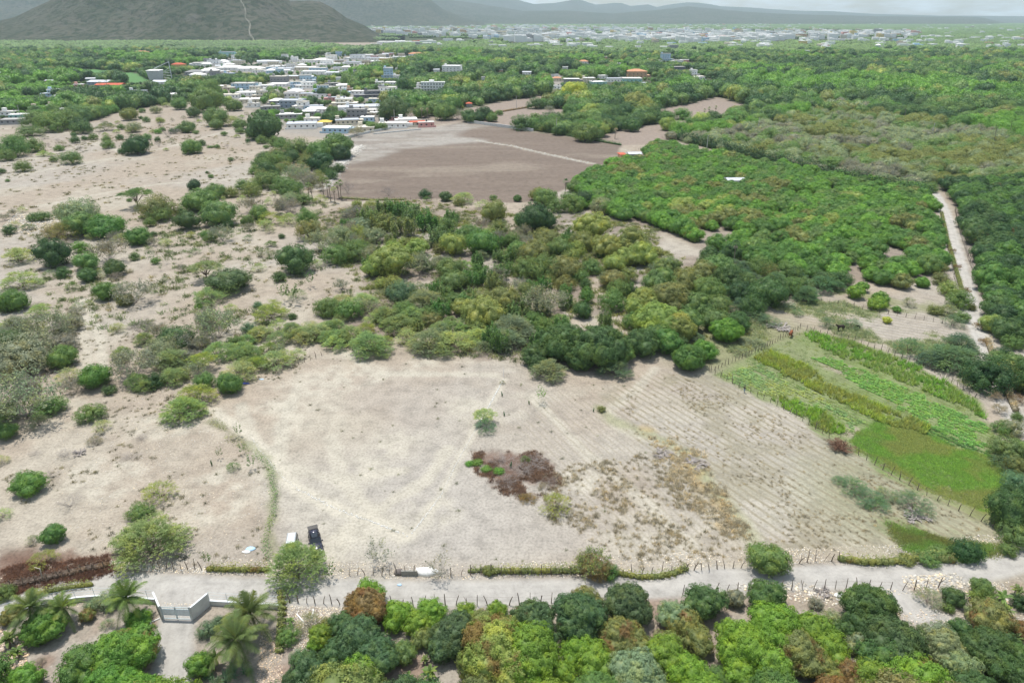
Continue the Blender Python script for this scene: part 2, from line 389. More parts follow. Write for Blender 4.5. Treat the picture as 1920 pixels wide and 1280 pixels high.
    f = band(x, y, LN_ROAD, 6.0, 2.5, 1.5); c = lerp(c, SOIL * 0.95, f * (1 - band(x, y, LN_ROAD, 3.2, 1.2)) * 0.4)
    f = band(x, y, LN_DRIVE, 2.4, 0.6, 0.5); c = lerp(c, ROADC * 0.95, f * 0.8); f = band(x, y, LN_FORK, 2.5, 0.8, 0.6); c = lerp(c, ROADC, f * 0.8)
    f = band(x, y, LN_LANE, 2.4, 0.8, 0.7); c = lerp(c, ROADC * 1.08, f * 0.9)
    # furrows
    fur1 = soft(x, y, P_FAN, 3, 2) * (1 - e) ; fur2 = soft(x, y, P_FUR2, 5, 2) * 0.7; fur3 = np.maximum(soft(x, y, P_TERR, 2, 1) * 0.8, 0)
    return np.clip(c * 0.76, 0.01, 0.75), fur1, fur2, fur3

def soil_material(name, road=False):
    m, nt, p = new_mat(name); tcn = N(nt, 'TexCoord')
    base = N(nt, 'Attribute', attribute_name='soil').outputs['Vector']
    def noise(s, d=6.0, r=0.6):
        n = N(nt, 'TexNoise', i_Scale=s, i_Detail=d, i_Roughness=r); nt.links.new(tcn.outputs['Object'], n.inputs['Vector']); return n.outputs[0]
    a = noise(0.35); b = noise(2.2); d = noise(0.09, 5)
    c = mixc(nt, 1.0, base, ramp(nt, a, [(0.32, 0.80), (0.5, 1.0), (0.68, 1.10)]), 'MULTIPLY')
    c = mixc(nt, 1.0, c, ramp(nt, b, [(0.34, 0.90 if road else 0.76), (0.5, 1.0), (0.66, 1.05 if road else 1.13)]), 'MULTIPLY')
    # scattered small stones and dry tufts
    v = N(nt, 'TexVoronoi', i_Scale=0.9); nt.links.new(tcn.outputs['Object'], v.inputs['Vector'])
    spk = ramp(nt, v.outputs['Distance'], [(0.0, 1.0), (0.10, 0.0)])
    hue = N(nt, 'SeparateColor'); nt.links.new(v.outputs['Color'], hue.inputs[0])
    on = ramp(nt, hue.outputs[0], [(0.84, 0.0), (0.86, 1.0)])
    sp = mth(nt, 'MULTIPLY', spk, on)
    dk = ramp(nt, hue.outputs[1], [(0.5, 0.0), (0.52, 1.0)])
    c = mixc(nt, mth(nt, 'MULTIPLY', sp, 0.0 if road else 0.55), c, mixc(nt, dk, (0.60, 0.57, 0.52), (0.17, 0.15, 0.09)))
    bump_in = mth(nt, 'ADD', mth(nt, 'MULTIPLY', a, 0.15 if road else 0.5), mth(nt, 'MULTIPLY', b, 0.03 if road else 0.12))
    if not road:
        sx = N(nt, 'SeparateXYZ'); nt.links.new(tcn.outputs['Object'], sx.inputs[0])
        wob = mth(nt, 'MULTIPLY', mth(nt, 'SUBTRACT', d, 0.5), 1.6)
        fm = N(nt, 'Attribute', attribute_name='furrow').outputs['Vector']; sf = N(nt, 'SeparateXYZ'); nt.links.new(fm, sf.inputs[0])
        for i, (fd, per, amt) in enumerate(((FD1, 1.65, 0.80), (FD2, 1.35, 0.50), (FD3, 2.0, 0.6))):
            u = mth(nt, 'ADD', mth(nt, 'MULTIPLY', sx.outputs[0], -fd[1]), mth(nt, 'MULTIPLY', sx.outputs[1], fd[0]))
            u = mth(nt, 'ADD', u, wob)
            s = mth(nt, 'SINE', mth(nt, 'MULTIPLY', u, 2 * math.pi / per))
            gap = mth(nt, 'MULTIPLY', ramp(nt, s, [(0.1, 0.0), (0.9, 1.0)]), ramp(nt, a, [(0.35, 0.25), (0.6, 1.0)]))
            f = mth(nt, 'MULTIPLY', sf.outputs[i], mth(nt, 'MULTIPLY', gap, amt))
            c = mixc(nt, f, c, (0.21, 0.185, 0.125))
            bump_in = mth(nt, 'ADD', bump_in, mth(nt, 'MULTIPLY', mth(nt, 'MULTIPLY', s, sf.outputs[i]), -0.22))
    bmp = N(nt, 'Bump', i_Strength=0.55, i_Distance=0.5); nt.links.new(bump_in, bmp.inputs['Height'])
    nt.links.new(bmp.outputs[0], p.inputs['Normal']); nt.links.new(c, p.inputs['Base Color'])
    p.inputs['Roughness'].default_value = 0.95; p.inputs['Specular IOR Level'].default_value = 0.12
    return m
M_SOIL = soil_material('bare_soil'); M_ROAD = soil_material('packed_dirt', True)

def build_ground():
    # rows get coarser with distance, columns fan out
    ys = [-5900, -2500, -900, -300, -80, -20, 10, 25] + list(np.linspace(34, 62, 70))
    y = 62.0
    while y < 1500: ys.append(y); y += max(0.30, y * y / 75 / 1280 * 1.9)
    while y < 19500: ys.append(y); y *= 1.05
    ys.append(20000)
    ys = np.array(ys); u = np.linspace(-1, 1, 901); ext = 1.0 + 2.0 * np.clip((np.abs(u) - 0.93) / 0.07, 0, 1)
    half = np.where(ys < 34, 110 + (34 - ys) * 0.8, (ys * CP + H * SP) * 0.86)
    X = u[None, :] * ext[None, :] * half[:, None] + 0 * ys[:, None]; Y = np.repeat(ys[:, None], len(u), 1)
    x, yv = X.ravel(), Y.ravel(); c, f1, f2, f3 = albedo(x, yv)
    V = np.stack([x, yv, np.zeros_like(x)], 1); r, q = X.shape
    idx = np.arange(r * q).reshape(r, q)
    F = np.stack([idx[:-1, :-1], idx[:-1, 1:], idx[1:, 1:], idx[1:, :-1]], -1).reshape(-1, 4)
    me = mesh_np('ground', V, F, [M_SOIL], {'soil': c, 'furrow': np.stack([f1, f2, f3], 1)})
    tag(link('ground', me), kind='structure'); print('ground verts', len(V))

def ribbon(name, line, half, mat, z, brighten=1.0, ruts=True, step=0.8):
    """road sheet following a line, edges ragged, colour fading to the soil it lies on"""
    pts = [Vector((*p, 0)) for p in line]; P = [pts[0]]
    for a, b in zip(pts[:-1], pts[1:]):
        n = max(1, int((b - a).length / step)); P += [a.lerp(b, (i + 1) / n) for i in range(n)]
    for _ in range(12): P = [P[0]] + [(P[i-1] + P[i] * 2 + P[i+1]) / 4 for i in range(1, len(P) - 1)] + [P[-1]]
    cols = np.linspace(-1, 1, 17); V = []; T = []
    for i, p in enumerate(P):
        d = (P[min(i+1, len(P)-1)] - P[max(i-1, 0)]).normalized(); nrm = Vector((-d.y, d.x, 0))
        jl = 0.85 + 0.3 * float(fbm(np.array([p.x]), np.array([p.y]), 3, 2.5)[0]); jr = 0.85 + 0.3 * float(fbm(np.array([p.x + 40]), np.array([p.y]), 3, 2.5)[0])
        for t in cols: q = p + nrm * t * half * (jl if t < 0 else jr); V.append((q.x, q.y, z)); T.append(t)
    V = np.array(V); T = np.array(T); c, _, _, _ = albedo(V[:, 0], V[:, 1])
    road = ROADC * 0.80 * brighten * (0.94 + 0.14 * fbm(V[:, 0], V[:, 1], 4, 3))[:, None]
    if ruts: road = road * (1 - 0.07 * np.exp(-((np.abs(T) - 0.42) / 0.12) ** 2))[:, None]
    e = sstep(1.0, 0.62, np.abs(T)); c = c * (1 - e[:, None]) + road * e[:, None]
    n = len(P); idx = np.arange(n * 17).reshape(n, 17)
    F = np.stack([idx[:-1, :-1], idx[1:, :-1], idx[1:, 1:], idx[:-1, 1:]], -1).reshape(-1, 4)[:, ::-1]
    return tag(link(name, mesh_np(name, V, F, [mat], {'soil': c})), kind='structure')

def build_hills():
    m, nt, p = new_mat('dry_scrub_hillside'); tcn = N(nt, 'TexCoord')
    def noise(s, d=6.0, r=0.6):
        n = N(nt, 'TexNoise', i_Scale=s, i_Detail=d, i_Roughness=r); nt.links.new(tcn.outputs['Object'], n.inputs['Vector']); return n.outputs[0]
    a = noise(0.004); b = noise(0.035, 5, 0.7)
    c = mixc(nt, ramp(nt, a, [(0.38, 0), (0.62, 1)]), (0.072, 0.080, 0.050), (0.112, 0.108, 0.080))
    c = mixc(nt, ramp(nt, b, [(0.47, 0), (0.56, 0.85)]), c, (0.030, 0.046, 0.020))
    c = mixc(nt, ramp(nt, noise(0.012, 4), [(0.62, 0), (0.74, 0.5)]), c, (0.165, 0.15, 0.13))
    tr = N(nt, 'Attribute', attribute_name='track').outputs['Fac']
    c = mixc(nt, mth(nt, 'MULTIPLY', tr, 0.6), c, (0.50, 0.46, 0.40))
    bmp = N(nt, 'Bump', i_Strength=1.0, i_Distance=22.0); nt.links.new(b, bmp.inputs['Height']); nt.links.new(bmp.outputs[0], p.inputs['Normal'])
    nt.links.new(c, p.inputs['Base Color']); p.inputs['Roughness'].default_value = 1.0; p.inputs['Specular IOR Level'].default_value = 0.05
    def ridge(sil, yf, yc, yb, amp, seed, ncol=420, nrow=90, sc=300., track=None, foot=None):
        """sil: (px, py) skyline; foot line at depth yf, crest at depth yc, back at yb"""
        sx = np.array([s[0] for s in sil], float); sy = np.array([s[1] for s in sil], float)
        px = np.linspace(sx[0], sx[-1], ncol); py = np.interp(px, sx, sy)
        tt = (py - 640) / FPX; dep = yc / (CP - tt * SP); zc = H - dep * (SP + tt * CP)     # height of the crest above the plain
        zc = np.maximum(zc, 0.0); xr = (px - 960) / FPX * (CP + 0.0) ; 
        xn = (px - 960) / FPX / (CP - tt * SP)                       # x / y at the crest
        ends = sstep(0, 0.06, np.linspace(0, 1, ncol)) * sstep(1, 0.94, np.linspace(0, 1, ncol))
        s = np.concatenate([np.linspace(0, 1, nrow), np.linspace(1.02, 2, nrow // 3)])
        V = []; Tk = []
        for k, sv in enumerate(s):
            Yd = yf + (yc - yf) * min(sv, 1) + (yb - yc) * max(sv - 1, 0)
            X = xn * Yd
            prof = (min(sv, 1) ** 1.35 * 0.55 + 0.45 * float(sstep(0, 1, min(sv, 1)))) if sv <= 1 else float(sstep(2, 1, sv))
            n = np.abs(fbm(X + seed * 100, Yd + X * 0 + seed * 31, 5, sc) - 0.5) * 2
            n2 = fbm(X + seed * 10, np.full_like(X, Yd), 4, sc / 5)
            rdg = (0.5 - n) * amp * (sv * (1 - sv) * 4 if sv <= 1 else 0.3) + (n2 - .5) * amp * 0.22 * min(1, sv * 3)
            z = zc * prof + rdg * (zc / (zc.max() + 1)) * (1 if sv != 1 else 0.15)
            V.append(np.stack([X, np.full_like(X, Yd), np.where(sv == 0, -3.0, z * ends + (0 if 0 < sv < 2 else -3))], 1))
            if track is not None:
                tx = np.interp(sv, track[0], track[1]); wd = (px[1] - px[0])
                Tk.append(np.clip(1.25 - np.abs(px - tx - 2.5 * math.sin(sv * 40)) / 1.3, 0, 1) * (0.5 + 0.5 * (n2 > 0.42)) * (1 if track[0][0] <= sv <= track[0][-1] else 0))
            else: Tk.append(np.zeros(ncol))
        V = np.concatenate(V); r = len(s); idx = np.arange(r * ncol).reshape(r, ncol)
        F = np.stack([idx[:-1, :-1], idx[:-1, 1:], idx[1:, 1:], idx[1:, :-1]], -1).reshape(-1, 4)
        tag(link('hills', mesh_np('hills', V, F, [m], {'track': np.concatenate(Tk)}, smooth=True)), kind='structure')
    # near scrub hill with a pale track down its face
    ridge([(-620,72),(-420,10),(-200,-40),(-60,10),(0,40),(30,33),(60,18),(90,5),(140,-20),(240,-70),(330,-100),(400,-95),(470,-60),(520,-14),(545,4),(575,2),(600,4),(625,17),(650,35),(690,52),(720,68),(760,80)],
          2450, 3250, 4300, 95, 3, 700, 110, 380., ([0.03, 0.2, 0.35, 0.5, 0.65, 1.0], [452, 449, 444, 441, 441, 439]))
    # valley ranges behind it, upper left of the picture and running off to the east
    ridge([(-300,-60),(-100,-40),(0,-25),(60,-30),(110,-15),(200,20),(300,60)], 5200, 7800, 9500, 260, 8, 260, 60, 900.)
    ridge([(420,40),(480,-10),(560,-60),(640,-70),(700,-50),(790,-12),(830,18),(870,34),(930,50)], 6300, 7600, 9000, 130, 5, 300, 60, 700.)
    ridge([(500,-40),(620,-70),(740,-60),(860,-22),(930,-12),(975,2),(1000,8),(1040,6),(1070,1),(1085,-1),(1100,5),(1116,10),(1150,7),(1166,7),(1182,12),(1215,9),(1232,14),(1262,8),(1290,5),(1322,8),(1352,13),(1402,15),(1442,18),(1502,21),(1562,22),(1590,24),(1642,27),(1702,28),(1762,30),(1822,30),(1922,31),(2100,30),(2500,28),(2900,30)],
          11000, 15500, 19000, 240, 11, 800, 60, 1800.)
    ridge([(700,20),(800,-5),(900,8),(980,22),(1060,20),(1150,26),(1240,20),(1290,14),(1360,20),(1460,26),(1560,30),(1700,32),(1900,33)],
          8200, 10500, 13500, 150, 14, 500, 60, 1100.)
build_ground()
ribbon('dirt_road', LN_ROAD, 2.8, M_ROAD, 0.006)
ribbon('side_lane', LN_LANE, 2.2, M_ROAD, 0.010, 1.08)
ribbon('driveway', LN_DRIVE, 2.3, M_ROAD, 0.014, 0.97)
ribbon('farm_track', LN_FORK, 2.0, M_ROAD, 0.010, 1.0)
build_hills()

# air over the plain
hz = bpy.data.meshes.new('haze'); mb = MB(); mb.box(-31000, 31000, -6500, 20500, -4, 1300); haze = mb.build('haze', [])
hm = bpy.data.materials.new('thin_air'); hm.use_nodes = True; hn = hm.node_tree; hn.nodes.clear()
ho = hn.nodes.new("ShaderNodeOutputMaterial"); hv = hn.nodes.new("ShaderNodeVolumePrincipled")
hv.inputs['Color'].default_value = (0.72, 0.87, 1.0, 1); hv.inputs['Density'].default_value = 0.000055; hv.inputs['Anisotropy'].default_value = 0.0
hn.links.new(hv.outputs[0], ho.inputs['Volume']); haze.data.materials.append(hm)
tag(haze, kind='stuff')
# ================================================================== PLANT MESHES
RS = np.random.RandomState
def unit(v): return v / (np.linalg.norm(v, axis=-1, keepdims=True) + 1e-9)

def leaf_material(name, var=0.35, trans=0.36, rough=0.55, spec=0.35):
    """tint and flush come from the plant itself (its own properties, or its point in a wood)"""
    m, nt, p = new_mat(name)
    t = N(nt, 'Attribute', attribute_name='tint', attribute_type='INSTANCER').outputs['Vector']
    fl = N(nt, 'Attribute', attribute_name='flush', attribute_type='INSTANCER').outputs['Fac']
    r = N(nt, 'Attribute', attribute_name='rnd').outputs['Fac']
    tcn = N(nt, 'TexCoord'); oi = N(nt, 'ObjectInfo')
    off = N(nt, 'VectorMath', operation='ADD'); cmb = N(nt, 'CombineXYZ')
    k = mth(nt, 'MULTIPLY', oi.outputs['Random'], 90.0)
    for i in range(3): nt.links.new(k, cmb.inputs[i])
    nt.links.new(tcn.outputs['Object'], off.inputs[0]); nt.links.new(cmb.outputs[0], off.inputs[1])
    nz = N(nt, 'TexNoise', i_Scale=0.34, i_Detail=2.0); nt.links.new(off.outputs[0], nz.inputs['Vector'])
    nz2 = N(nt, 'TexNoise', i_Scale=0.45, i_Detail=2.0); nt.links.new(off.outputs[0], nz2.inputs['Vector'])
    v = mth(nt, 'ADD', 1.0 - var, mth(nt, 'MULTIPLY', r, 2 * var))
    sc = N(nt, 'VectorMath', operation='SCALE'); nt.links.new(t, sc.inputs[0]); nt.links.new(v, sc.inputs['Scale'])
    c = sc.outputs[0]
    # patches of slightly yellower, fresher leaves
    y = N(nt, 'VectorMath', operation='MULTIPLY'); nt.links.new(c, y.inputs[0]); y.inputs[1].default_value = (1.55, 1.28, 0.85)
    c = mixc(nt, ramp(nt, nz2.outputs[0], [(0.48, 0), (0.64, 0.75)]), c, y.outputs[0])
    # rust coloured new growth where the tree has it
    thr = mth(nt, 'SUBTRACT', 0.86, mth(nt, 'MULTIPLY', fl, 0.38))
    g = mth(nt, 'MULTIPLY', mth(nt, 'SUBTRACT', nz.outputs[0], thr), 9.0)
    g = mth(nt, 'MINIMUM', mth(nt, 'MAXIMUM', mth(nt, 'ADD', g, mth(nt, 'MULTIPLY', mth(nt, 'SUBTRACT', r, 0.5), 1.2)), 0.0), 0.75)
    c = mixc(nt, g, c, (0.25, 0.125, 0.05))
    nt.links.new(c, p.inputs['Base Color']); p.inputs['Roughness'].default_value = rough; p.inputs['Specular IOR Level'].default_value = spec
    if trans:
        tr = N(nt, 'BsdfTranslucent'); nt.links.new(c, tr.inputs[0]); ms = N(nt, 'MixShader', i_0=trans)
        out = [n for n in nt.nodes if n.type == 'OUTPUT_MATERIAL'][0]
        nt.links.new(p.outputs[0], ms.inputs[1]); nt.links.new(tr.outputs[0], ms.inputs[2]); nt.links.new(ms.outputs[0], out.inputs[0])
    return m
M_LEAF = leaf_material('broad_leaves'); M_FEATHER = leaf_material('feathery_leaves', 0.30, 0.45, 0.7, 0.2)
M_BARK = plain('grey_brown_bark', (0.17, 0.135, 0.105), 0.9, noise=0.35, scale=6)
M_DEAD = plain('bare_grey_twigs', (0.30, 0.27, 0.25), 0.9, noise=0.25, scale=4)
M_PALMBARK = plain('palm_bark', (0.24, 0.20, 0.155), 0.9, noise=0.3, scale=8)

def leaves(P, Nn, ln, wd, rs, up=0.25, tang=None, fold=0.0):
    """one small four-cornered leaf per point"""
    n = len(P)
    if tang is None: tang = rs.randn(n, 3)
    t = unit(tang - Nn * (tang * Nn).sum(1, keepdims=True)); b = np.cross(Nn, t)
    L_ = (ln * (0.7 + 0.6 * rs.rand(n)))[:, None]; W_ = (wd * (0.7 + 0.6 * rs.rand(n)))[:, None]
    V = np.stack([P - t * L_ * 0.5, P + b * W_ * 0.5 + Nn * fold, P + t * L_ * 0.5, P - b * W_ * 0.5 + Nn * fold], 1).reshape(-1, 3)
    F = np.arange(n * 4).reshape(n, 4)
    r = np.repeat(rs.rand(n), 4)
    return V, F, r

_ico = None
def ico(sub=2):
    import bmesh
    bm = bmesh.new(); bmesh.ops.create_icosphere(bm, subdivisions=sub, radius=1.0)
    V = np.array([v.co[:] for v in bm.verts]); F = np.array([[v.index for v in f.verts] for f in bm.faces]); bm.free(); return V, F
ICO2, ICO3, ICO1 = ico(2), ico(3), ico(1)

def crown_points(lobes, n, rs, zmin):
    """points on the outside of a union of ellipsoids"""
    c = np.array([l[:3] for l in lobes]); r = np.array([l[3:6] for l in lobes])
    a = (r[:, 0] * r[:, 1] + r[:, 0] * r[:, 2]); pr = a / a.sum(); P = []; NN = []
    tot = 0
    while tot < n:
        k = rs.choice(len(lobes), n * 2, p=pr); d = unit(rs.randn(n * 2, 3)); p = c[k] + d * r[k]
        q = np.linalg.norm((p[:, None, :] - c[None]) / r[None], axis=2); q[np.arange(len(k)), k] = 9
        ok = (q.min(1) > 0.97) & (p[:, 2] > zmin) if len(lobes) > 1 else (p[:, 2] > zmin)
        P.append(p[ok]); NN.append(unit(d / r[k])[ok]); tot += ok.sum()
    return np.concatenate(P)[:n], np.concatenate(NN)[:n]

def broad_crown(name, D, Hh, z0, nclump, cr, nleaf, leaf, seed, nlobe=7, lumpy=0.30, core=0.88, deep=0.0):
    """mango-like dome: lobes, each covered in bunches of leaves, over a shaded inner mass"""
    rs = RS(seed); R = D / 2; zc = z0 + (Hh - z0) * 0.42; rz = (Hh - z0) * 0.56
    lobes = [(0, 0, zc, R * 0.74, R * 0.74, rz)]
    for i in range(nlobe):
        a = 2 * math.pi * (i + rs.rand() * 0.7) / nlobe; q = R * (0.50 + 0.14 * rs.rand()); s = R * (lumpy + 0.16 * rs.rand())
        lobes.append((q * math.cos(a), q * math.sin(a), zc + rz * rs.uniform(-0.25, 0.30), s, s, s * rs.uniform(0.85, 1.15) * min(1.2, rz / R * 1.2)))
    for i in range(max(2, nlobe // 2)):
        a = rs.rand() * 6.28; q = R * 0.3 * rs.rand() ** .5; s = R * (lumpy + 0.08 * rs.rand()); lobes.append((q * math.cos(a), q * math.sin(a), zc + rz * rs.uniform(0.35, 0.6), s, s, s * 0.8))
    cp, cn = crown_points(lobes, nclump, rs, z0)
    cp = cp - cn * (rs.rand(nclump) ** 1.5 * R * (0.10 + deep))[:, None]
    sz = cr * (0.6 + 0.7 * rs.rand(nclump)); shade = rs.rand(nclump)
    k = np.repeat(np.arange(nclump), nleaf); d = unit(rs.randn(len(k), 3) + cn[k] * 1.1)
    P = cp[k] + d * sz[k][:, None] * (0.75 + 0.35 * rs.rand(len(k)))[:, None]
    Nn = unit(d * 0.9 + cn[k] * 0.4 + rs.randn(len(k), 3) * 0.35)
    V, F, r = leaves(P, Nn, leaf, leaf * 0.5, rs, tang=d + rs.randn(len(k), 3) * 0.6)
    r = r * 0.55 + np.repeat(shade[k], 4) * 0.45
    VV = [V]; FF4 = [F]; rr = [r]; b = len(V); FF3 = []
    iv, iff = ICO2
    for l in lobes:
        s = iv * (1 + 0.16 * fbm(iv[:, 0] * 3 + seed, iv[:, 1] * 3 + iv[:, 2] * 2, 2, 1)[:, None] - 0.08)
        q = s * np.array(l[3:6]) * core + np.array(l[:3]); q[:, 2] = np.maximum(q[:, 2], z0 * 0.9)
        VV.append(q); FF3.append(iff + b); b += len(q); rr.append(0.25 + 0.3 * rs.rand(len(q)))
    return mesh_np(name, np.concatenate(VV), [np.concatenate(FF4), np.concatenate(FF3)], [M_LEAF], {'rnd': np.concatenate(rr)})

def feather_crown(name, D, Hh, z0, nspray, nleaf, leaf, seed, flat=0.5, inner=0.35, tw=None):
    """thorn tree: fine pinnate leaf sprays held on thin spreading twigs, see-through"""
    rs = RS(seed); R = D / 2
    npad = 15 if flat < .9 else 24; pads = []
    for i in range(npad):
        a = 2.4 * i + rs.rand(); q = R * math.sqrt((i + 0.4) / npad) * 0.82; s = R * rs.uniform(0.26, 0.40)
        zt = Hh - (Hh - z0) * (q / R) ** 1.8 * flat - rs.rand() * (Hh - z0) * 0.18
        pads.append((q * math.cos(a), q * math.sin(a), zt - s * 0.3, s, s, s * 0.42))
    pads = np.array(pads); k = rs.randint(0, npad, nspray)
    d = unit(rs.randn(nspray, 3)); d[:, 2] = np.abs(d[:, 2]) * 0.9 - 0.15
    cp = pads[k, :3] + d * pads[k, 3:6] * (0.5 + 0.55 * rs.rand(nspray))[:, None]
    low = rs.rand(nspray) < inner * 0.5; cp[low, 2] -= rs.rand(low.sum()) * (Hh - z0) * 0.45
    out = unit(np.stack([cp[:, 0], cp[:, 1], np.full(nspray, R * 0.35)], 1) + rs.randn(nspray, 3) * R * 0.25)
    q = np.repeat(np.arange(nspray), nleaf); t = rs.rand(len(q)); side = rs.choice([-1, 1], len(q))
    perp = unit(np.cross(out, np.array([0, 0, 1.0]))); L_ = leaf * 3.2
    P = cp[q] + out[q] * (t * L_)[:, None] + perp[q] * (side * leaf * 0.35)[:, None]; P[:, 2] -= (t ** 2) * leaf * 0.7
    Nn = unit(np.array([0, 0, 1.0]) + rs.randn(len(q), 3) * 0.45)
    V, F, r = leaves(P, Nn, leaf, leaf * 0.26, rs, tang=perp[q] * side[:, None] + out[q] * 0.7)
    r = r * 0.5 + np.repeat(rs.rand(nspray)[q], 4) * 0.5
    return mesh_np(name, V, F, [M_FEATHER], {'rnd': r}), pads

def limbs(name, tips, base_r, stems, seed, mat=None, sides=5, fork=0.35):
    """trunk with limbs that reach the given tips"""
    rs = RS(seed); mb = MB()
    tips = [Vector(t) for t in tips]; zf = min(t.z for t in tips) * fork
    if stems == 1:
        f = Vector((rs.uniform(-.1, .1), rs.uniform(-.1, .1), zf)); mb.tube([(0, 0, -0.15), (f.x * .4, f.y * .4, zf * .5), f], [base_r * 1.25, base_r, base_r * 0.85], 7)
        roots = [f]
    else: roots = [Vector((rs.uniform(-.5, .5), rs.uniform(-.5, .5), -0.1)) for _ in range(stems)]
    for i, t in enumerate(tips):
        a = roots[i % len(roots)]; mid = a.lerp(t, 0.5) + Vector((rs.uniform(-.3, .3), rs.uniform(-.3, .3), 0.15 * (t - a).length * rs.rand()))
        r = base_r * (0.55 if stems == 1 else 0.6) * rs.uniform(.7, 1.1); mb.tube([a, mid, t], [r, r * .6, r * .15], sides, cap=False)
    return mb.mesh(name, mat or M_BARK)

def bare_shrub(name, D, Hh, seed, nst=9, depth=4, mat=None, r0=0.05):
    rs = RS(seed); mb = MB()
    def grow(p, d, ln, r, k):
        q = p + d * ln; mb.tube([p, q], [r, r * 0.6], 3, cap=False)
        if k == 0: return
        for _ in range(3 if k > 1 else 4):
            nd = (d + Vector((rs.randn(), rs.randn(), rs.randn() * 0.6 + 0.15)) * 0.5).normalized(); grow(q if rs.rand() < .6 else p.lerp(q, .6), nd, ln * rs.uniform(.6, .85), r * 0.6, k - 1)
    for i in range(nst):
        a = 6.28 * i / nst + rs.rand(); d = Vector((math.cos(a) * rs.uniform(.3, .9), math.sin(a) * rs.uniform(.3, .9), rs.uniform(.5, 1))).normalized()
        grow(Vector((0, 0, 0)), d, Hh * 0.36, r0, depth)
    V = np.array(mb.v); s = np.array([D / 2 / np.percentile(np.abs(V[:, 0]), 97), D / 2 / np.percentile(np.abs(V[:, 1]), 97), Hh / V[:, 2].max()])
    mb.v = [tuple(v * s) for v in V]
    return mb, V * s

# ---- prototype sets: each entry is a list of (crown mesh, trunk mesh); nominal width 10 m for trees
PROTO = {}
def broad_set(key, n, D, Hh, z0, ncl, cr, nl, leaf, lumpy=0.3, nlobe=7, seed=0, r=0.28, core=.88, deep=0.0, stems=1, tipn=6):
    L_ = []
    for i in range(n):
        rs = RS(seed + i); c = broad_crown(key + '_crown', D, Hh * rs.uniform(.92, 1.08), z0, ncl, cr, nl, leaf, seed + i * 7 + 1, nlobe + rs.randint(-1, 2), lumpy, core, deep)
        tips = [(D * .3 * math.cos(a + rs.rand()), D * .3 * math.sin(a + rs.rand()), Hh * rs.uniform(.45, .6)) for a in np.linspace(0, 5.2, tipn)]
        L_.append((c, limbs(key + '_trunk', tips, r, stems, seed + i)))
    PROTO[key] = L_
broad_set('mango_big', 4, 10, 6.6, 0.5, 560, 0.50, 44, 0.235, 0.34, 9, 100, core=.86)
broad_set('mango', 5, 10, 6.8, 0.7, 230, 0.74, 34, 0.33, 0.38, 6, 200, core=.84)
broad_set('round', 5, 10, 7.4, 0.5, 420, 0.78, 18, 0.36, 0.46, 6, 300, core=.78, deep=.16)
broad_set('rough', 4, 10, 7.0, 0.1, 430, 0.85, 17, 0.36, 0.50, 8, 400, r=.16, core=.42, deep=.42, stems=7, tipn=16)      # looser, ragged shrubby tree
broad_set('umbrella', 3, 10, 6.4, 0.15, 420, 0.40, 18, 0.34, 0.30, 8, 500)
def feather_set(key, n, D, Hh, z0, nsp, nl, leaf, flat, seed, stems, inner=.35, r=.1):
    L_ = []
    for i in range(n):
        me, pads = feather_crown(key + '_crown', D, Hh, z0, nsp, nl, leaf, seed + i, flat, inner)
        L_.append((me, limbs(key + '_trunk', [p[:3] for p in pads], r, stems, seed + i)))
    PROTO[key] = L_
def shoots(seed):
    rs = RS(seed); mb = MB(); P = []
    for i in range(26):
        a = rs.rand() * 6.28; q = 4.4 * math.sqrt(rs.rand()); b = Vector((q * math.cos(a), q * math.sin(a), 0)); h = rs.uniform(5, 10) * (1 - .35 * q / 5); t = b + Vector((rs.uniform(-.9, .9), rs.uniform(-.9, .9), h)); mb.tube([b, b.lerp(t, .5), t], [.09, .06, .02], 4, cap=False)
        for k in range(130): f = rs.uniform(.22, 1.04); c = b.lerp(t, f); w_ = 1.15 * (1.25 - f * .8); P.append((c.x + rs.randn() * w_ * .6, c.y + rs.randn() * w_ * .6, c.z + rs.randn() * .35))
    P = np.array(P); V, F, r = leaves(P, unit(rs.randn(len(P), 3) * .7 + [0, 0, 1]), .62, .36, rs); return mesh_np('shoots_crown', V, F, [M_LEAF], {'rnd': r}), mb.mesh('shoots_trunk', M_DEAD)
PROTO['shoots'] = [shoots(520 + i) for i in range(4)]
feather_set('thorn', 4, 10, 4.6, 0.4, 900, 16, 0.30, 0.85, 600, 5)
feather_set('thorn_dense', 3, 10, 5.2, 0.3, 1700, 16, 0.28, 0.95, 640, 5, 0.6)
feather_set('thorn_flat', 3, 10, 6.0, 3.0, 1100, 16, 0.30, 0.55, 660, 1, 0.1, .2)
feather_set('thorn_thin', 3, 10, 5.5, 0.4, 520, 14, 0.30, 0.8, 680, 7, 0.7, .07)
def twig_set(key, n, D, Hh, seed, leafn, mat=M_DEAD, leaf=.4, nst=9, depth=4):
    L_ = []
    for i in range(n):
        mb, V = bare_shrub(key, D, Hh, seed + i, nst, depth)
        me = mb.mesh(key + '_trunk', mat); c = None
        if leafn:
            rs = RS(seed + i); sel = V[rs.randint(0, len(V), leafn)]; sel = sel[sel[:, 2] > Hh * .3] + 0; P = sel + rs.randn(len(sel), 3) * .15
            LV, LF, r = leaves(P, unit(rs.randn(len(P), 3) + [0, 0, .8]), leaf, leaf * .5, rs); c = mesh_np(key + '_crown', LV, LF, [M_LEAF], {'rnd': r})
        L_.append((c, me))
    PROTO[key] = L_
twig_set('bare', 3, 10, 7.5, 700, 0, nst=12, depth=4)
twig_set('grey', 3, 10, 7.5, 720, 2600, nst=12, depth=4)
twig_set('sparse', 3, 10, 9.0, 740, 420, plain('pale_bark', (0.48, 0.46, 0.41), .9), .55, nst=8, depth=4)
twig_set('sapling', 4, 10, 22.0, 760, 420, M_BARK, 1.3, nst=5, depth=2)
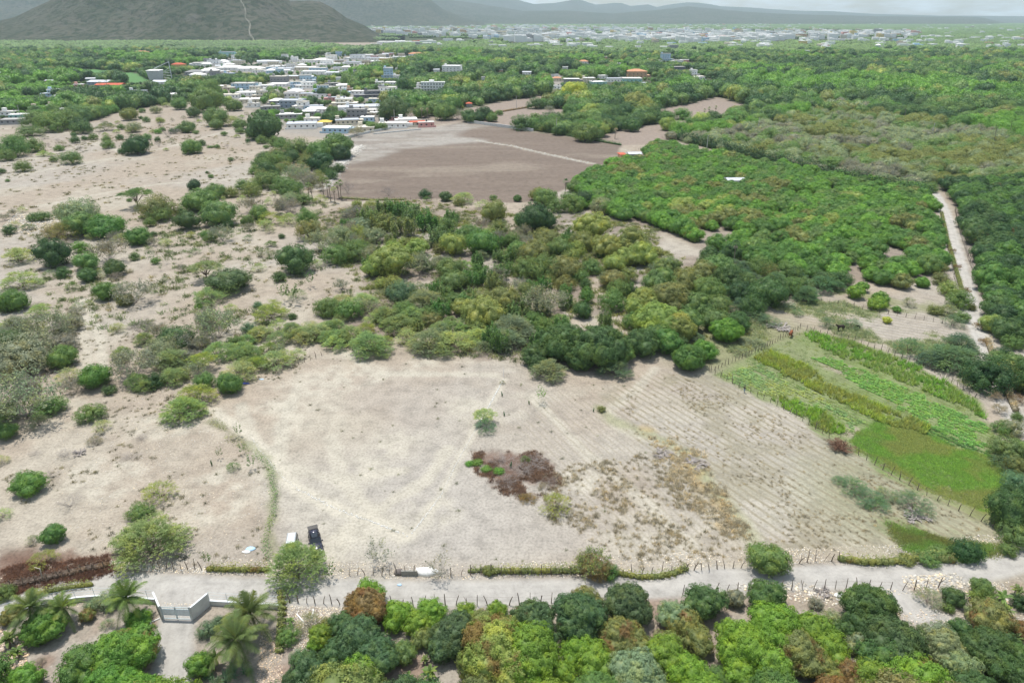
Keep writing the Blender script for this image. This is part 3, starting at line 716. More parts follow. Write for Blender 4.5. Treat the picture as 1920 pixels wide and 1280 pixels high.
def blade(mb, base, az, ln, wd, rise, droop, m=0, n=5, fold=0.0, leaflets=0, rs=None):
    """arching strap leaf, or a palm frond with leaflets"""
    pts = []; d = Vector((math.cos(az), math.sin(az), 0)); sd_ = Vector((-d.y, d.x, 0))
    for i in range(n + 1):
        t = i / n; pts.append(base + d * ln * (t * math.cos(rise) * (1 - .12 * droop * t)) + Vector((0, 0, ln * (t * math.sin(rise) - droop * t * t * .55))))
    if not leaflets:
        vs = []; fs = []
        for i, p in enumerate(pts):
            t = i / n; w_ = wd * math.sin(math.pi * min(1, .12 + t * .9)) ** .7 * .5; vs += [p - sd_ * w_ + Vector((0, 0, w_ * fold)), p, p + sd_ * w_ + Vector((0, 0, w_ * fold))]
        for i in range(n): a = i * 3; fs += [(a, a+1, a+4, a+3), (a+1, a+2, a+5, a+4)]
        mb.add(vs, fs, m); return
    mb.tube(pts, [ln * .012 * (1 - .8 * i / n) for i in range(n + 1)], 3, m, cap=False)
    for j in range(leaflets):
        t = .12 + .88 * j / leaflets; f = t * n; i = min(int(f), n - 1); p = pts[i].lerp(pts[i + 1], f - i); tg = (pts[i + 1] - pts[i]).normalized()
        L_ = wd * (math.sin(math.pi * (.15 + .8 * t)) ** .6) * rs.uniform(.8, 1.1)
        for s in (-1, 1):
            q = p + (sd_ * s * .8 + tg * .55 + Vector((0, 0, -.35 + rs.uniform(-.2, .2)))).normalized() * L_; wv = tg * ln * .0075
            mb.add([p - wv, p + wv, q + wv * .3, q - wv * .3], [(0, 1, 2, 3)], m)
def with_rnd(mb, name, mats, rs, sm=False):
    me = mb.mesh(name, mats, sm); at = me.attributes.new('rnd', 'FLOAT', 'POINT')
    v = np.array(mb.v); at.data.foreach_set("value", (fbm(v[:, 0] * 3, v[:, 1] * 3 + v[:, 2] * 2, 3, .7)).astype(np.float32)); return me
def palm(name, trunk_h, fr_len, nfr, seed, lean=0.3, leaflets=34, wd=.75, fan=False):
    rs = RS(seed); c = MB(); top = Vector((lean, 0, trunk_h))
    for i in range(nfr):
        t = i / nfr; az = i * 2.4 + rs.rand() * .7; rise = math.radians(76 - 92 * t + rs.uniform(-12, 12))
        if fan:
            hub = top + Vector((math.cos(az) * .8 * math.cos(rise), math.sin(az) * .8 * math.cos(rise), .8 * math.sin(rise)))
            for q in range(7): blade(c, hub, az + (q - 3) * .42, fr_len, .22, rise, .5, n=2)
        else: blade(c, top, az, fr_len * rs.uniform(.85, 1.1), wd, rise, .55 + .5 * t, n=8, leaflets=leaflets, rs=rs)
    cm = with_rnd(c, name + '_crown', [M_LEAF], rs)
    t = MB(); n = 7; pts = [(lean * (i / n) ** 2, 0.05 * math.sin(i), trunk_h * i / n - .1) for i in range(n + 1)]
    t.tube(pts, [(.28 if i == 0 else .19) * (1 - .25 * i / n) for i in range(n + 1)], 8)
    if fan:
        for i in range(14): blade(t, top - Vector((0, 0, .2)), i * 2.4, 1.3, .3, math.radians(-35), .9, n=3)
    return cm, t.mesh(name + '_trunk', M_PALMBARK)
PROTO['palm'] = [palm('palm', h, 4.6, 30, 800 + i, .7, 50, .95) for i, h in enumerate((3.6, 4.4, 5.2))]
PROTO['palm_tall'] = [palm('palm', h, 3.8, 16, 820 + i, .8, 14, .8) for i, h in enumerate((9.0, 11.0))]
PROTO['fan_palm'] = [palm('fan_palm', h, 1.1, 16, 830 + i, .3, fan=True) for i, h in enumerate((6.0, 7.5))]
def banana(seed):
    rs = RS(seed); c = MB(); t = MB()
    for s in range(3):
        b = Vector((rs.uniform(-.6, .6), rs.uniform(-.6, .6), 0)); h = rs.uniform(1.2, 2.0); t.tube([b, b + Vector((0, 0, h))], [.14, .09], 6)
        for i in range(8): blade(c, b + Vector((0, 0, h)), i * 2.4 + rs.rand(), rs.uniform(1.7, 2.3), .5, math.radians(rs.uniform(15, 70)), rs.uniform(.6, 1.1), n=6, fold=.35)
    return with_rnd(c, 'banana_leaves', [M_LEAF], rs), t.mesh('banana_stem', M_PALMBARK)
PROTO['banana'] = [banana(850 + i) for i in range(3)]
def agave(seed):
    rs = RS(seed); c = MB()
    for s in range(9):
        b = Vector((rs.uniform(-1, 1), rs.uniform(-1, 1), 0))
        for i in range(14): blade(c, b + Vector((0, 0, .1 + .05 * i)), i * 2.4, rs.uniform(.8, 1.2), .13, math.radians(rs.uniform(20, 75)), .5, n=3, fold=.3)
    return with_rnd(c, 'spiky_leaves', [M_LEAF], rs), None
PROTO['agave'] = [agave(870 + i) for i in range(2)]
def cactus(seed):
    rs = RS(seed); c = MB()
    for i in range(6):
        a = i * 1.05 + rs.rand(); r = rs.uniform(.05, .4); h = rs.uniform(1.0, 2.4); x, y = math.cos(a) * r, math.sin(a) * r
        c.tube([(x * .4, y * .4, 0), (x, y, h * .35), (x * 1.1, y * 1.1, h * .95), (x * 1.1, y * 1.1, h)], [.09, .11, .10, .03], 7)
    return with_rnd(c, 'cactus_stems', [M_LEAF], rs, True), None
PROTO['cactus'] = [cactus(880 + i) for i in range(2)]

# low-detail tree forms for the wide woods
def clump_tree(name, D, Hh, nl, leaf, seed, z0=.2):
    rs = RS(seed); R = D / 2; lobes = [(0, 0, Hh * .5, R * .78, R * .78, Hh * .47)]
    for i in range(4):
        a = i * 1.6 + rs.rand(); lobes.append((R * .5 * math.cos(a), R * .5 * math.sin(a), Hh * rs.uniform(.42, .68), R * .45, R * .45, Hh * .28))
    P, Nn = crown_points(lobes, nl, rs, z0); P = P + Nn * (rs.rand(nl) * leaf * .7)[:, None]
    V, F, r = leaves(P, unit(Nn + rs.randn(nl, 3) * .45), leaf, leaf * .6, rs)
    VV = [V]; rr = [r]; F3 = []; b = len(V)
    for l in lobes:
        q = ICO1[0] * np.array(l[3:6]) * .95 + np.array(l[:3]); VV.append(q); F3.append(ICO1[1] + b); b += len(q); rr.append(.3 + .3 * rs.rand(len(q)))
    mb = MB(); mb.tube([(0, 0, 0), (0, 0, Hh * .4)], .25, 4); tv = np.array(mb.v); VV.append(tv); rr.append(np.zeros(len(tv)))
    q4 = np.array([f for f in mb.f if len(f) == 4]) + b
    return mesh_np(name, np.concatenate(VV), [np.concatenate([F, q4]), np.concatenate(F3)], [M_LEAF], {'rnd': np.concatenate(rr)})
def proto_collection(name, meshes):
    c = bpy.data.collections.new(name)
    for me in meshes:
        o = bpy.data.objects.new(me.name, me); c.objects.link(o)
    return c
FAR_TREES = [clump_tree('wood_tree', 10, 8 + (i % 3) * .8, 300, 1.15, 900 + i) for i in range(6)]
def grove(seed):
    """an 80 m square of far wood: separate tree crowns"""
    rs = RS(seed); V = []; F = []; r = []; b = 0
    for i in range(90):
        D = rs.uniform(6, 13); h = rs.uniform(5, 10); x, y = rs.uniform(-42, 42, 2); s = ICO1[0] * (1 + .25 * rs.rand(len(ICO1[0]))[:, None])
        q = s * np.array((D / 2, D / 2, h * .55)) + np.array((x, y, h * .45)); V.append(q); F.append(ICO1[1] + b); b += len(q); r.append(np.full(len(q), rs.rand()) * .8 + .2 * rs.rand(len(q)))
    return mesh_np('far_grove', np.concatenate(V), np.concatenate(F), [M_LEAF], {'rnd': np.concatenate(r)})
GROVES = [grove(950 + i) for i in range(4)]

def scatter(name, xy, sc, rz, tint, flush, var, meshes, zs=None):
    """one object whose points carry copies of a few plant forms (geometry nodes)"""
    n = len(xy); V = np.concatenate([xy, np.zeros((n, 1))], 1)
    me = mesh_np(name, V, []) if False else bpy.data.meshes.new(name)
    me.vertices.add(n); me.vertices.foreach_set("co", V.astype(np.float32).ravel())
    for k, a in (('sc', sc), ('rz', rz), ('flush', flush), ('zs', np.ones(n) if zs is None else zs)):
        at = me.attributes.new(k, 'FLOAT', 'POINT'); at.data.foreach_set("value", np.asarray(a, np.float32))
    at = me.attributes.new('tint', 'FLOAT_VECTOR', 'POINT'); at.data.foreach_set("vector", np.asarray(tint, np.float32).ravel())
    at = me.attributes.new('pick', 'INT', 'POINT'); at.data.foreach_set("value", np.asarray(var, np.int32))
    me.update(); o = link(name, me); tag(o, kind='stuff')
    ng = bpy.data.node_groups.new(name, 'GeometryNodeTree')
    ng.interface.new_socket("Geometry", in_out='INPUT', socket_type='NodeSocketGeometry'); ng.interface.new_socket("Geometry", in_out='OUTPUT', socket_type='NodeSocketGeometry')
    gi = ng.nodes.new('NodeGroupInput'); go = ng.nodes.new('NodeGroupOutput'); ip = ng.nodes.new('GeometryNodeInstanceOnPoints')
    ci = ng.nodes.new('GeometryNodeCollectionInfo'); ci.inputs['Collection'].default_value = proto_collection(name + '_forms', meshes)
    ci.inputs['Separate Children'].default_value = True; ci.inputs['Reset Children'].default_value = True
    def att(nm, ty):
        a = ng.nodes.new('GeometryNodeInputNamedAttribute'); a.data_type = ty; a.inputs['Name'].default_value = nm; return a.outputs[0]
    c1 = ng.nodes.new('ShaderNodeCombineXYZ'); c2 = ng.nodes.new('ShaderNodeCombineXYZ'); mu = ng.nodes.new('ShaderNodeMath'); mu.operation = 'MULTIPLY'
    K = ng.links.new; s = att('sc', 'FLOAT'); K(s, mu.inputs[0]); K(att('zs', 'FLOAT'), mu.inputs[1])
    K(s, c1.inputs[0]); K(s, c1.inputs[1]); K(mu.outputs[0], c1.inputs[2]); K(att('rz', 'FLOAT'), c2.inputs[2])
    K(gi.outputs[0], ip.inputs['Points']); K(ci.outputs[0], ip.inputs['Instance']); ip.inputs['Pick Instance'].default_value = True
    K(att('pick', 'INT'), ip.inputs['Instance Index']); K(c2.outputs[0], ip.inputs['Rotation']); K(c1.outputs[0], ip.inputs['Scale']); K(ip.outputs[0], go.inputs[0])
    md = o.modifiers.new('scatter', 'NODES'); md.node_group = ng
    return o

# single meshes that join crown and trunk, for plants too far off to show parts
SOLO = {}
def solo(key, i):
    i %= len(PROTO[key])
    if (key, i) in SOLO: return SOLO[(key, i)]
    cr_, tr_ = PROTO[key][i]
    if cr_ is None or tr_ is None: me = cr_ or tr_
    else:
        def arr(me):
            v = np.empty(len(me.vertices) * 3, np.float32); me.vertices.foreach_get("co", v)
            return v.reshape(-1, 3), [tuple(p.vertices) for p in me.polygons]
        va, fa = arr(cr_); vb, fb = arr(tr_); me = bpy.data.meshes.new(key)
        me.from_pydata(np.concatenate([va, vb]).tolist(), [], fa + [tuple(j + len(va) for j in f) for f in fb])
        me.materials.append(cr_.materials[0]); me.materials.append(tr_.materials[0])
        me.polygons.foreach_set("material_index", np.array([0] * len(fa) + [1] * len(fb), np.int32))
        r = np.empty(len(va), np.float32); cr_.attributes['rnd'].data.foreach_get("value", r)
        at = me.attributes.new('rnd', 'FLOAT', 'POINT'); at.data.foreach_set("value", np.concatenate([r, np.full(len(vb), .5, np.float32)])); me.update()
    SOLO[(key, i)] = me; return me

T = dict(  # leaf colours
 dark=(.058,.110,.036), deep=(.034,.078,.027), blue=(.062,.112,.048), mid=(.100,.165,.050), lime=(.125,.215,.030), fresh=(.095,.195,.034),
 olive=(.140,.165,.055), yolive=(.185,.235,.065), gold=(.30,.33,.06), grey=(.165,.175,.125), sage=(.165,.205,.115), pale=(.235,.290,.125), feather=(.170,.240,.095),
 teal=(.095,.160,.085), rust=(.16,.115,.045), palm=(.095,.140,.040), yellow=(.26,.27,.05), bright=(.072,.150,.036), dry=(.24,.21,.14))
for _k in T: T[_k] = tuple(c * 1.62 for c in T[_k])
EVERY = []      # (object, kind, px, py) for labels
def plant(key, cx, cy, wpx, tint, name, cat, flush=0.0, hs=1.0, rs=None, split=True, i=None, xy=None, hnom=None, wscale=None, extra=None, rz=None):
    """a plant whose crown is centred at a photo pixel, wpx pixels wide"""
    rs = rs or random; n = len(PROTO[key]); i = rs.randrange(n) if i is None else i
    nomw = {'palm': 7.0, 'palm_tall': 7.0, 'fan_palm': 4.0, 'banana': 4.6, 'agave': 3.2, 'cactus': 2.6, 'sapling': 10}.get(key, 10.0)
    hn = {'mango_big': 3.4, 'mango': 3.5, 'round': 4.0, 'rough': 3.6, 'shoots': 4.4, 'umbrella': 4.0, 'thorn': 2.6, 'thorn_dense': 2.8, 'thorn_flat': 5, 'thorn_thin': 2.8, 'bare': 3.6, 'grey': 3.6, 'sparse': 4.5,
          'palm': 4.6, 'palm_tall': 10, 'fan_palm': 6.5, 'banana': 2.2, 'agave': .6, 'cactus': 1.1, 'sapling': 11}[key]
    h = 1.0
    for _ in range(4):
        g = G(cx, cy, h); d = DEP(g.x, g.y, h); s = wpx * d / FPX / nomw; h = hn * s * hs
        if key in ('palm_tall', 'fan_palm'): h = hn
    if key in ('palm_tall', 'fan_palm'): s = 1.0
    tv = T[tint] if isinstance(tint, str) else tint
    jit = [rs.uniform(.92, 1.08) for _ in range(3)]; tv = [a * b for a, b in zip(tv, jit)]
    rz = rs.uniform(0, 6.28) if rz is None else rz
    sc = (s, s, s * hs)
    cr_, tr_ = PROTO[key][i % n]
    if split and cr_ is not None and tr_ is not None:
        o = empty(name, (g.x, g.y, 0), rz, sc)
        c = link('crown' if cat not in ('banana plant',) else 'leaves', cr_, o); c['tint'] = tv; c['flush'] = float(flush)
        t = link('trunk' if cat not in ('banana plant',) else 'stems', tr_, o); t['tint'] = tv; t['flush'] = 0.0
    else:
        o = link(name, solo(key, i) if (cr_ is not None and tr_ is not None) else (cr_ or tr_)); o.location = (g.x, g.y, 0); o.rotation_euler = (0, 0, rz); o.scale = sc; o['tint'] = tv; o['flush'] = float(flush)
    tag(o, None, cat); EVERY.append((o, key, cx, cy, wpx, tint, flush)); return o
# ================================================================== PLANTING, surveyed one by one
random.seed(11); R0 = random.Random(77)
NM = {'mango_big': ('mango_tree', 'mango tree'), 'mango': ('mango_tree', 'mango tree'), 'round': ('shade_tree', 'tree'), 'rough': ('scrub_tree', 'scrub tree'), 'umbrella': ('umbrella_tree', 'tree'), 'shoots': ('thicket_sapling', 'bush'),
      'thorn': ('thorn_tree', 'thorn tree'), 'thorn_dense': ('thorn_tree', 'thorn tree'), 'thorn_flat': ('thorn_tree', 'thorn tree'), 'thorn_thin': ('thorn_shrub', 'shrub'), 'bare': ('leafless_shrub', 'shrub'),
      'grey': ('dry_tree', 'dry tree'), 'sparse': ('sparse_shrub', 'shrub'), 'sapling': ('sapling', 'sapling'), 'palm': ('coconut_palm', 'palm tree'), 'palm_tall': ('coconut_palm', 'palm tree'),
      'fan_palm': ('fan_palm', 'palm tree'), 'banana': ('banana_plant', 'banana plant'), 'agave': ('spiky_plant', 'plant'), 'cactus': ('cactus', 'cactus')}
K = dict(h='shoots', M='mango_big', m='mango', r='round', s='rough', u='umbrella', t='thorn', d='thorn_dense', f='thorn_flat', n='thorn_thin', b='bare', g='grey', p='sparse', y='sapling', P='palm', Q='palm_tall', F='fan_palm', B='banana', A='agave', C='cactus')
def plot(rows, split=True):
    for row in rows.strip().split('\n'):
        for it in row.split(';'):
            q = it.split()
            if not q: continue
            key = K[q[0]]; nm = NM[key]
            fl = 0.0; hs = 1.0
            for e in q[5:]:
                if e[0] == 'f': fl = float(e[1:])
                if e[0] == 'h': hs = float(e[1:])
            plant(key, float(q[1]), float(q[2]), float(q[3]), q[4], nm[0], nm[1], fl, hs, R0, split=split)
# ---- farm south of the road: mangoes, palms, bananas
plot('''
P 45 1140 84 palm; P 124 1135 62 palm; P 232 1122 78 palm; P 472 1142 96 palm; P 452 1192 104 palm
M 82 1172 78 fresh f.35; m 163 1152 30 olive f.9; m 256 1161 48 fresh; M 232 1222 118 fresh f.75; m 160 1248 95 bright f.2; m 45 1276 66 fresh f.2; m 372 1246 54 fresh; M 205 1282 100 fresh f.3
s 172 1132 26 sage; s 203 1122 46 sage; n 200 1168 26 sage; s 388 1178 36 teal; s 408 1163 22 teal; n 75 1240 22 grey; m 20 1150 40 olive f.4; s 8 1110 34 palm
B 10 1192 54 palm; B 395 1232 52 palm; B 30 1218 40 palm; B 8 1248 50 palm; B 765 1272 46 palm; B 805 1258 50 palm; B 70 1262 34 palm; B 543 1162 26 palm; B 795 1232 26 palm
A 430 1262 44 teal; A 410 1278 34 teal; A 466 1256 30 teal; A 388 1270 30 teal; A 445 1240 30 teal
s 540 1190 40 mid; m 600 1190 46 lime; m 590 1208 34 lime; m 576 1250 70 blue; s 560 1232 36 teal; n 578 1165 50 sage; m 545 1276 40 blue; s 612 1168 26 olive
M 684 1135 90 rust f.9; m 690 1112 56 lime; m 745 1150 66 lime; m 805 1146 58 lime; m 783 1168 60 lime; m 870 1145 46 lime; m 932 1141 40 lime
M 668 1195 96 blue; M 706 1226 84 blue; m 648 1170 56 blue f.4; m 672 1262 92 lime f.3; m 626 1228 60 blue; m 757 1221 50 mid; m 795 1192 48 olive; M 848 1188 88 blue f.15; m 828 1218 60 blue
M 925 1215 140 yolive f.95; M 992 1222 130 lime f.2; m 905 1175 70 olive f.9; m 965 1262 90 yolive f.7; m 1012 1262 60 lime; m 880 1240 60 olive f.5; M 996 1158 88 blue f.6; m 1010 1190 80 blue; M 1085 1152 104 blue f.4; m 1100 1120 60 olive f.7; M 1178 1130 94 blue
M 1165 1192 88 olive f.8; m 1195 1222 70 olive f.7; m 1082 1222 64 lime; m 1112 1242 80 lime; m 1052 1262 58 lime; M 1198 1268 116 sage; m 1248 1228 84 lime f.1; m 1262 1152 60 sage; m 1255 1205 60 olive f.5
m 1320 1128 76 dark; m 1290 1170 70 olive f.85; m 1310 1200 62 olive f.5; m 1290 1262 80 lime; m 1340 1275 60 bright; m 1378 1122 40 grey; m 1442 1118 74 dark
M 1402 1215 112 lime f.1; M 1458 1178 112 lime f.35; M 1520 1182 88 lime f.3; m 1372 1188 62 lime; m 1440 1248 90 lime; m 1552 1215 74 lime f.4; M 1496 1222 100 olive f.75; m 1545 1255 60 olive f.6; m 1385 1262 70 lime; m 1585 1180 44 dark
M 1634 1138 108 dark; m 1612 1170 66 dark; m 1752 1196 70 sage; M 1680 1205 118 dark; m 1660 1238 92 dark; m 1612 1205 50 sage; M 1765 1210 84 sage; M 1852 1212 92 dark; m 1858 1155 76 olive f.75; m 1880 1248 76 dark; m 1800 1250 70 sage
M 1720 1272 130 lime f.6; m 1640 1268 80 lime f.3; m 1590 1262 60 rust f.9; m 1570 1240 30 olive f.6; m 1915 1180 40 rust f.9; m 1905 1215 40 mid; m 1910 1265 60 dark
m 1788 1118 44 dark; m 1843 1100 40 mid; n 1742 1118 50 sage; s 1778 1138 22 palm; B 1880 1114 44 palm; B 1912 1104 36 palm; B 1862 1128 40 palm; B 1890 1140 36 palm; s 1915 1128 34 deep; s 1845 1112 40 palm; B 1908 1195 40 palm; B 1825 1115 30 palm; 
m 1800 1180 50 dark; m 1825 1150 36 sage; m 1885 1200 50 dark; m 1700 1245 60 sage; m 1920 1240 70 dark; m 1800 1215 50 mid; s 1560 1160 40 sage; s 1530 1130 26 grey; M 1320 1300 90 lime f.4; M 1450 1310 130 bright f.3; M 900 1300 90 olive f.7; M 780 1308 70 mid; M 620 1302 90 mid; M 1120 1300 100 mid; M 250 1310 110 fresh f.3; M 120 1310 70 fresh; M 1560 1305 90 rust f.8; M 1840 1300 100 dark; m 1000 1290 70 lime
''')
# ---- along and north of the road
plot('''
d 553 1052 104 feather h1.35; y 618 1066 22 mid; p 708 1034 56 grey; p 823 1062 54 grey; g 1112 1054 70 olive; s 1120 1062 52 rust f.4; s 1142 1070 34 bright; s 1098 1048 34 olive f.3; m 917 1069 22 olive f.3; r 1440 1044 76 mid h.8
s 1815 1030 52 deep; s 1892 1030 28 mid; m 1898 955 84 dark h1.3; s 1912 1000 60 mid; s 1905 900 44 teal; s 1890 838 60 mid; n 1885 865 50 teal; s 1905 870 40 olive; s 1898 800 40 sage
r 52 906 62 bright h.75; n 298 918 62 yolive; s 262 957 44 mid h.8; d 277 1006 130 feather; n 437 873 26 mid; m 101 1001 46 bright; n 80 1046 48 yolive; n 2 962 34 pale; n 0 862 30 pale; C 396 867 14 teal
y 410 848 12 mid; y 388 1048 16 mid; y 445 805 14 mid; y 453 840 12 bright; y 470 865 16 bright; y 400 1060 10 mid; n 60 1010 26 grey; b 243 855 42 rust h.3; b 120 850 40 grey h.5; b 95 890 30 grey h.5; b 130 940 44 grey h.7; b 180 820 36 grey h.4; b 265 820 26 sage h.5; b 65 850 24 grey h.4
f 908 775 42 pale; n 910 797 42 teal; n 1042 943 60 yolive; y 1015 738 18 feather; C 941 738 12 teal; C 992 752 14 teal; n 942 716 12 grey; C 958 870 16 teal; C 945 775 12 teal; s 1128 766 15 olive; C 1113 768 10 teal; n 985 860 20 mid; s 895 866 20 fresh h.6; s 912 878 20 fresh h.5; s 935 882 20 fresh h.5; s 880 868 16 fresh h.6; n 990 933 34 rust h.6; b 1005 865 60 rust h.25; b 940 862 50 rust h.25; b 950 900 44 rust h.25; b 1030 905 40 rust h.22; b 975 880 50 rust h.22
n 1600 908 56 teal h.7; n 1628 930 60 teal h.6; n 1660 925 46 sage h.5; n 1712 940 74 teal h.6; n 1645 945 50 teal h.5; n 1575 900 30 teal h.5
s 1740 1045 40 mid h.7; s 1700 1048 30 olive h.6; s 1765 1035 40 mid h.6
''')
# ---- left of the plot
plot('''
f 253 360 58 mid; r 363 345 25 deep; s 295 386 62 olive; s 298 399 42 mid; r 373 373 64 mid h.8; r 402 357 36 mid; s 432 360 26 olive; r 350 411 46 dark; r 408 397 62 mid; g 415 436 44 sage; s 394 445 22 mid
s 145 396 66 sage h1.1; s 120 394 34 olive; r 195 422 66 bright h.8; r 150 418 60 mid; r 250 330 1 mid; s 80 404 26 mid; s 62 407 22 mid; n 120 432 56 olive h1.2; s 103 430 40 dry; t 52 424 24 sage; r 98 471 64 deep h1.1; t 33 476 58 pale; r 256 441 42 bright; n 226 446 34 pale
g 200 468 66 grey; r 160 488 46 mid; r 165 514 32 dark; r 213 500 38 dark; s 150 462 28 fresh; t 38 522 66 pale; r 20 562 50 bright; n 134 535 26 mid; r 197 543 44 bright; g 250 545 74 grey h.9; r 232 560 30 olive
f 383 497 58 feather; r 430 523 78 dark h.7; t 388 553 60 feather; n 420 545 46 feather; s 372 573 16 fresh; r 553 482 70 dark; n 592 492 26 pale; n 310 454 28 pale; n 367 470 20 sage; t 508 456 22 mid; n 484 500 28 pale; y 545 543 26 mid; y 530 545 20 mid; y 580 520 18 bright; n 556 550 36 sage
t 505 583 62 yolive; n 510 572 40 yolive; s 548 592 16 dark; s 465 614 26 teal; s 483 571 16 teal; s 612 574 44 mid; t 640 562 46 pale; t 488 622 50 pale; g 405 603 82 sage h1.15; s 440 640 30 mid; b 266 612 52 rust; n 220 613 32 pale; r 330 634 66 dark h.8; n 145 573 26 sage; n 143 582 30 grey
g 85 612 88 sage; s 128 603 44 grey; t 20 607 54 pale; s 22 640 64 dark; n 553 628 44 olive; t 590 620 60 pale; n 580 612 40 pale; t 640 632 34 pale
s 38 662 110 grey h.8; r 115 666 52 mid; g 38 742 146 sage h.9; r 12 806 40 bright; s 90 760 60 mid h.6; n 130 702 52 pale; g 140 722 40 grey; r 178 702 58 bright; s 205 730 24 dark; g 250 678 88 sage; s 290 712 36 deep; d 322 672 70 feather; d 325 702 54 feather; g 345 640 60 grey; b 250 712 46 grey
f 378 670 52 yolive; d 342 762 78 feather; t 368 736 70 yolive; r 430 716 48 bright; t 450 692 66 pale; t 515 672 62 pale; s 520 655 26 sage; s 168 772 50 mid h.8; n 190 797 38 pale; s 300 655 60 sage; t 410 655 60 feather; t 450 660 50 feather; n 70 788 40 sage
n 176 825 28 grey; r 60 560 1 mid
s 30 445 1 mid; y 285 478 10 mid; y 312 485 9 mid; y 325 484 9 mid; y 345 505 9 mid; y 352 500 9 mid; y 505 482 9 mid; y 470 492 10 mid; y 275 474 8 mid; y 300 500 8 mid; y 540 460 8 mid
''')
# ---- the thicket north of the plot, and its big mangoes
plot('''
M 1125 648 108 dark; M 1052 640 92 dark f.1; m 1200 642 66 dark; m 1000 662 54 dark; M 1292 668 66 bright f.1; m 1318 655 50 fresh; M 1365 618 62 fresh; m 1385 602 52 dark; r 1440 545 72 dark; d 1028 690 66 sage; t 1152 688 62 teal; s 1010 682 34 dark; M 1085 670 60 dark; m 1165 660 50 mid
t 655 624 62 feather; d 692 640 78 feather; t 745 604 62 feather; t 772 588 56 feather; d 800 636 74 sage; t 850 636 74 pale; t 725 588 62 feather; t 630 640 50 pale; s 655 578 50 mid; n 690 575 50 sage; t 680 562 60 pale; s 618 575 44 mid; t 900 628 60 pale; d 950 632 70 sage; t 830 655 46 feather; t 715 655 44 feather; n 905 650 40 sage; t 880 600 50 feather
r 850 456 50 yolive; m 735 490 78 yolive; m 705 500 50 yolive; m 780 462 46 yolive; m 1112 428 74 yolive; m 1180 450 72 olive; m 1140 462 54 yolive; m 1205 474 62 yolive; r 1030 450 52 olive; r 1152 492 40 yolive; r 1148 522 44 olive; r 1090 450 46 olive; m 1172 480 50 yolive
r 905 452 60 bright; r 880 438 46 mid; r 972 468 42 bright; r 1000 470 56 olive; r 1050 462 50 mid; g 790 492 60 sage; g 932 512 42 grey; b 940 530 34 grey; g 978 532 34 grey; g 1022 562 82 sage; m 908 586 74 yolive; m 940 566 66 olive; d 960 612 84 sage; r 842 500 50 mid; r 852 524 50 mid; s 752 545 50 teal; d 797 560 70 sage; s 900 560 50 olive; m 865 575 40 yolive; s 1000 600 40 mid; r 1060 500 60 olive; s 1020 500 60 mid; s 985 500 50 mid
r 1092 580 34 dark h1.2; s 1100 556 26 bright h1.4; s 1098 532 20 dark h1.3; s 1150 562 46 mid h1.2; s 1160 540 40 mid; s 1110 500 36 mid; s 1085 515 36 mid; s 1060 530 36 olive; r 1100 545 18 bright h1.5
M 1232 598 92 yolive; M 1210 560 62 yolive; M 1262 555 82 olive; m 1240 525 70 mid; m 1290 530 62 olive; m 1306 570 66 mid; m 1205 600 52 yolive; m 1190 575 40 yolive; M 1270 610 72 yolive; m 1290 600 56 mid; r 1330 540 60 mid; r 1345 570 50 mid; t 1355 545 54 teal; m 1320 510 56 olive; r 1340 600 50 mid; m 1255 500 50 mid; m 1250 640 60 bright; m 1230 630 50 mid; t 1300 630 40 teal; s 1275 640 30 dark
h 690 402 46 mid ; h 720 385 40 mid ; h 748 388 44 bright ; h 770 400 46 mid ; h 800 412 46 bright ; h 755 420 50 olive ; h 715 412 46 olive ; s 675 420 40 sage; g 665 400 46 grey; s 640 440 46 sage; s 700 440 40 sage; h 845 404 30 bright ; h 840 420 40 mid; h 820 440 46 mid; s 630 475 50 mid; g 600 450 60 sage; s 580 430 50 olive; s 660 470 50 mid; s 690 475 36 sage; g 655 430 44 grey; s 575 405 36 mid; n 540 410 40 pale
r 925 395 50 olive; s 935 428 40 olive; g 905 420 36 grey; r 1000 404 66 deep; r 985 412 40 mid; r 1022 412 44 deep; r 1022 368 42 mid; r 1010 362 34 olive; F 1060 345 30 dark; r 1092 373 38 deep; s 1068 370 30 mid; s 1130 384 42 sage; s 1075 382 40 mid; s 1045 385 34 mid; n 905 382 30 pale
s 797 363 22 deep; r 835 367 24 dark; t 868 369 42 pale; r 970 371 16 dark; s 925 370 14 mid; b 728 358 26 grey; b 650 350 24 grey h1.4; n 800 372 16 mid; s 860 378 20 olive
g 470 383 44 grey; r 485 398 34 mid; r 463 412 24 mid; n 505 408 46 yolive; g 535 383 50 grey; b 545 390 44 grey; r 525 385 20 dark; n 498 420 34 pale; g 575 335 44 grey; g 555 325 50 sage; s 505 335 46 mid; s 530 345 40 mid; r 500 315 34 dark; s 545 350 40 mid; s 480 345 26 mid; s 455 345 26 mid; s 470 355 34 olive; n 600 372 30 pale; s 570 372 30 mid; s 545 372 34 sage
F 576 345 26 palm; F 583 349 22 palm; F 604 342 26 palm; F 612 343 26 palm; F 617 350 20 palm; F 633 345 24 palm; F 637 347 24 palm; F 625 353 18 yolive
''')
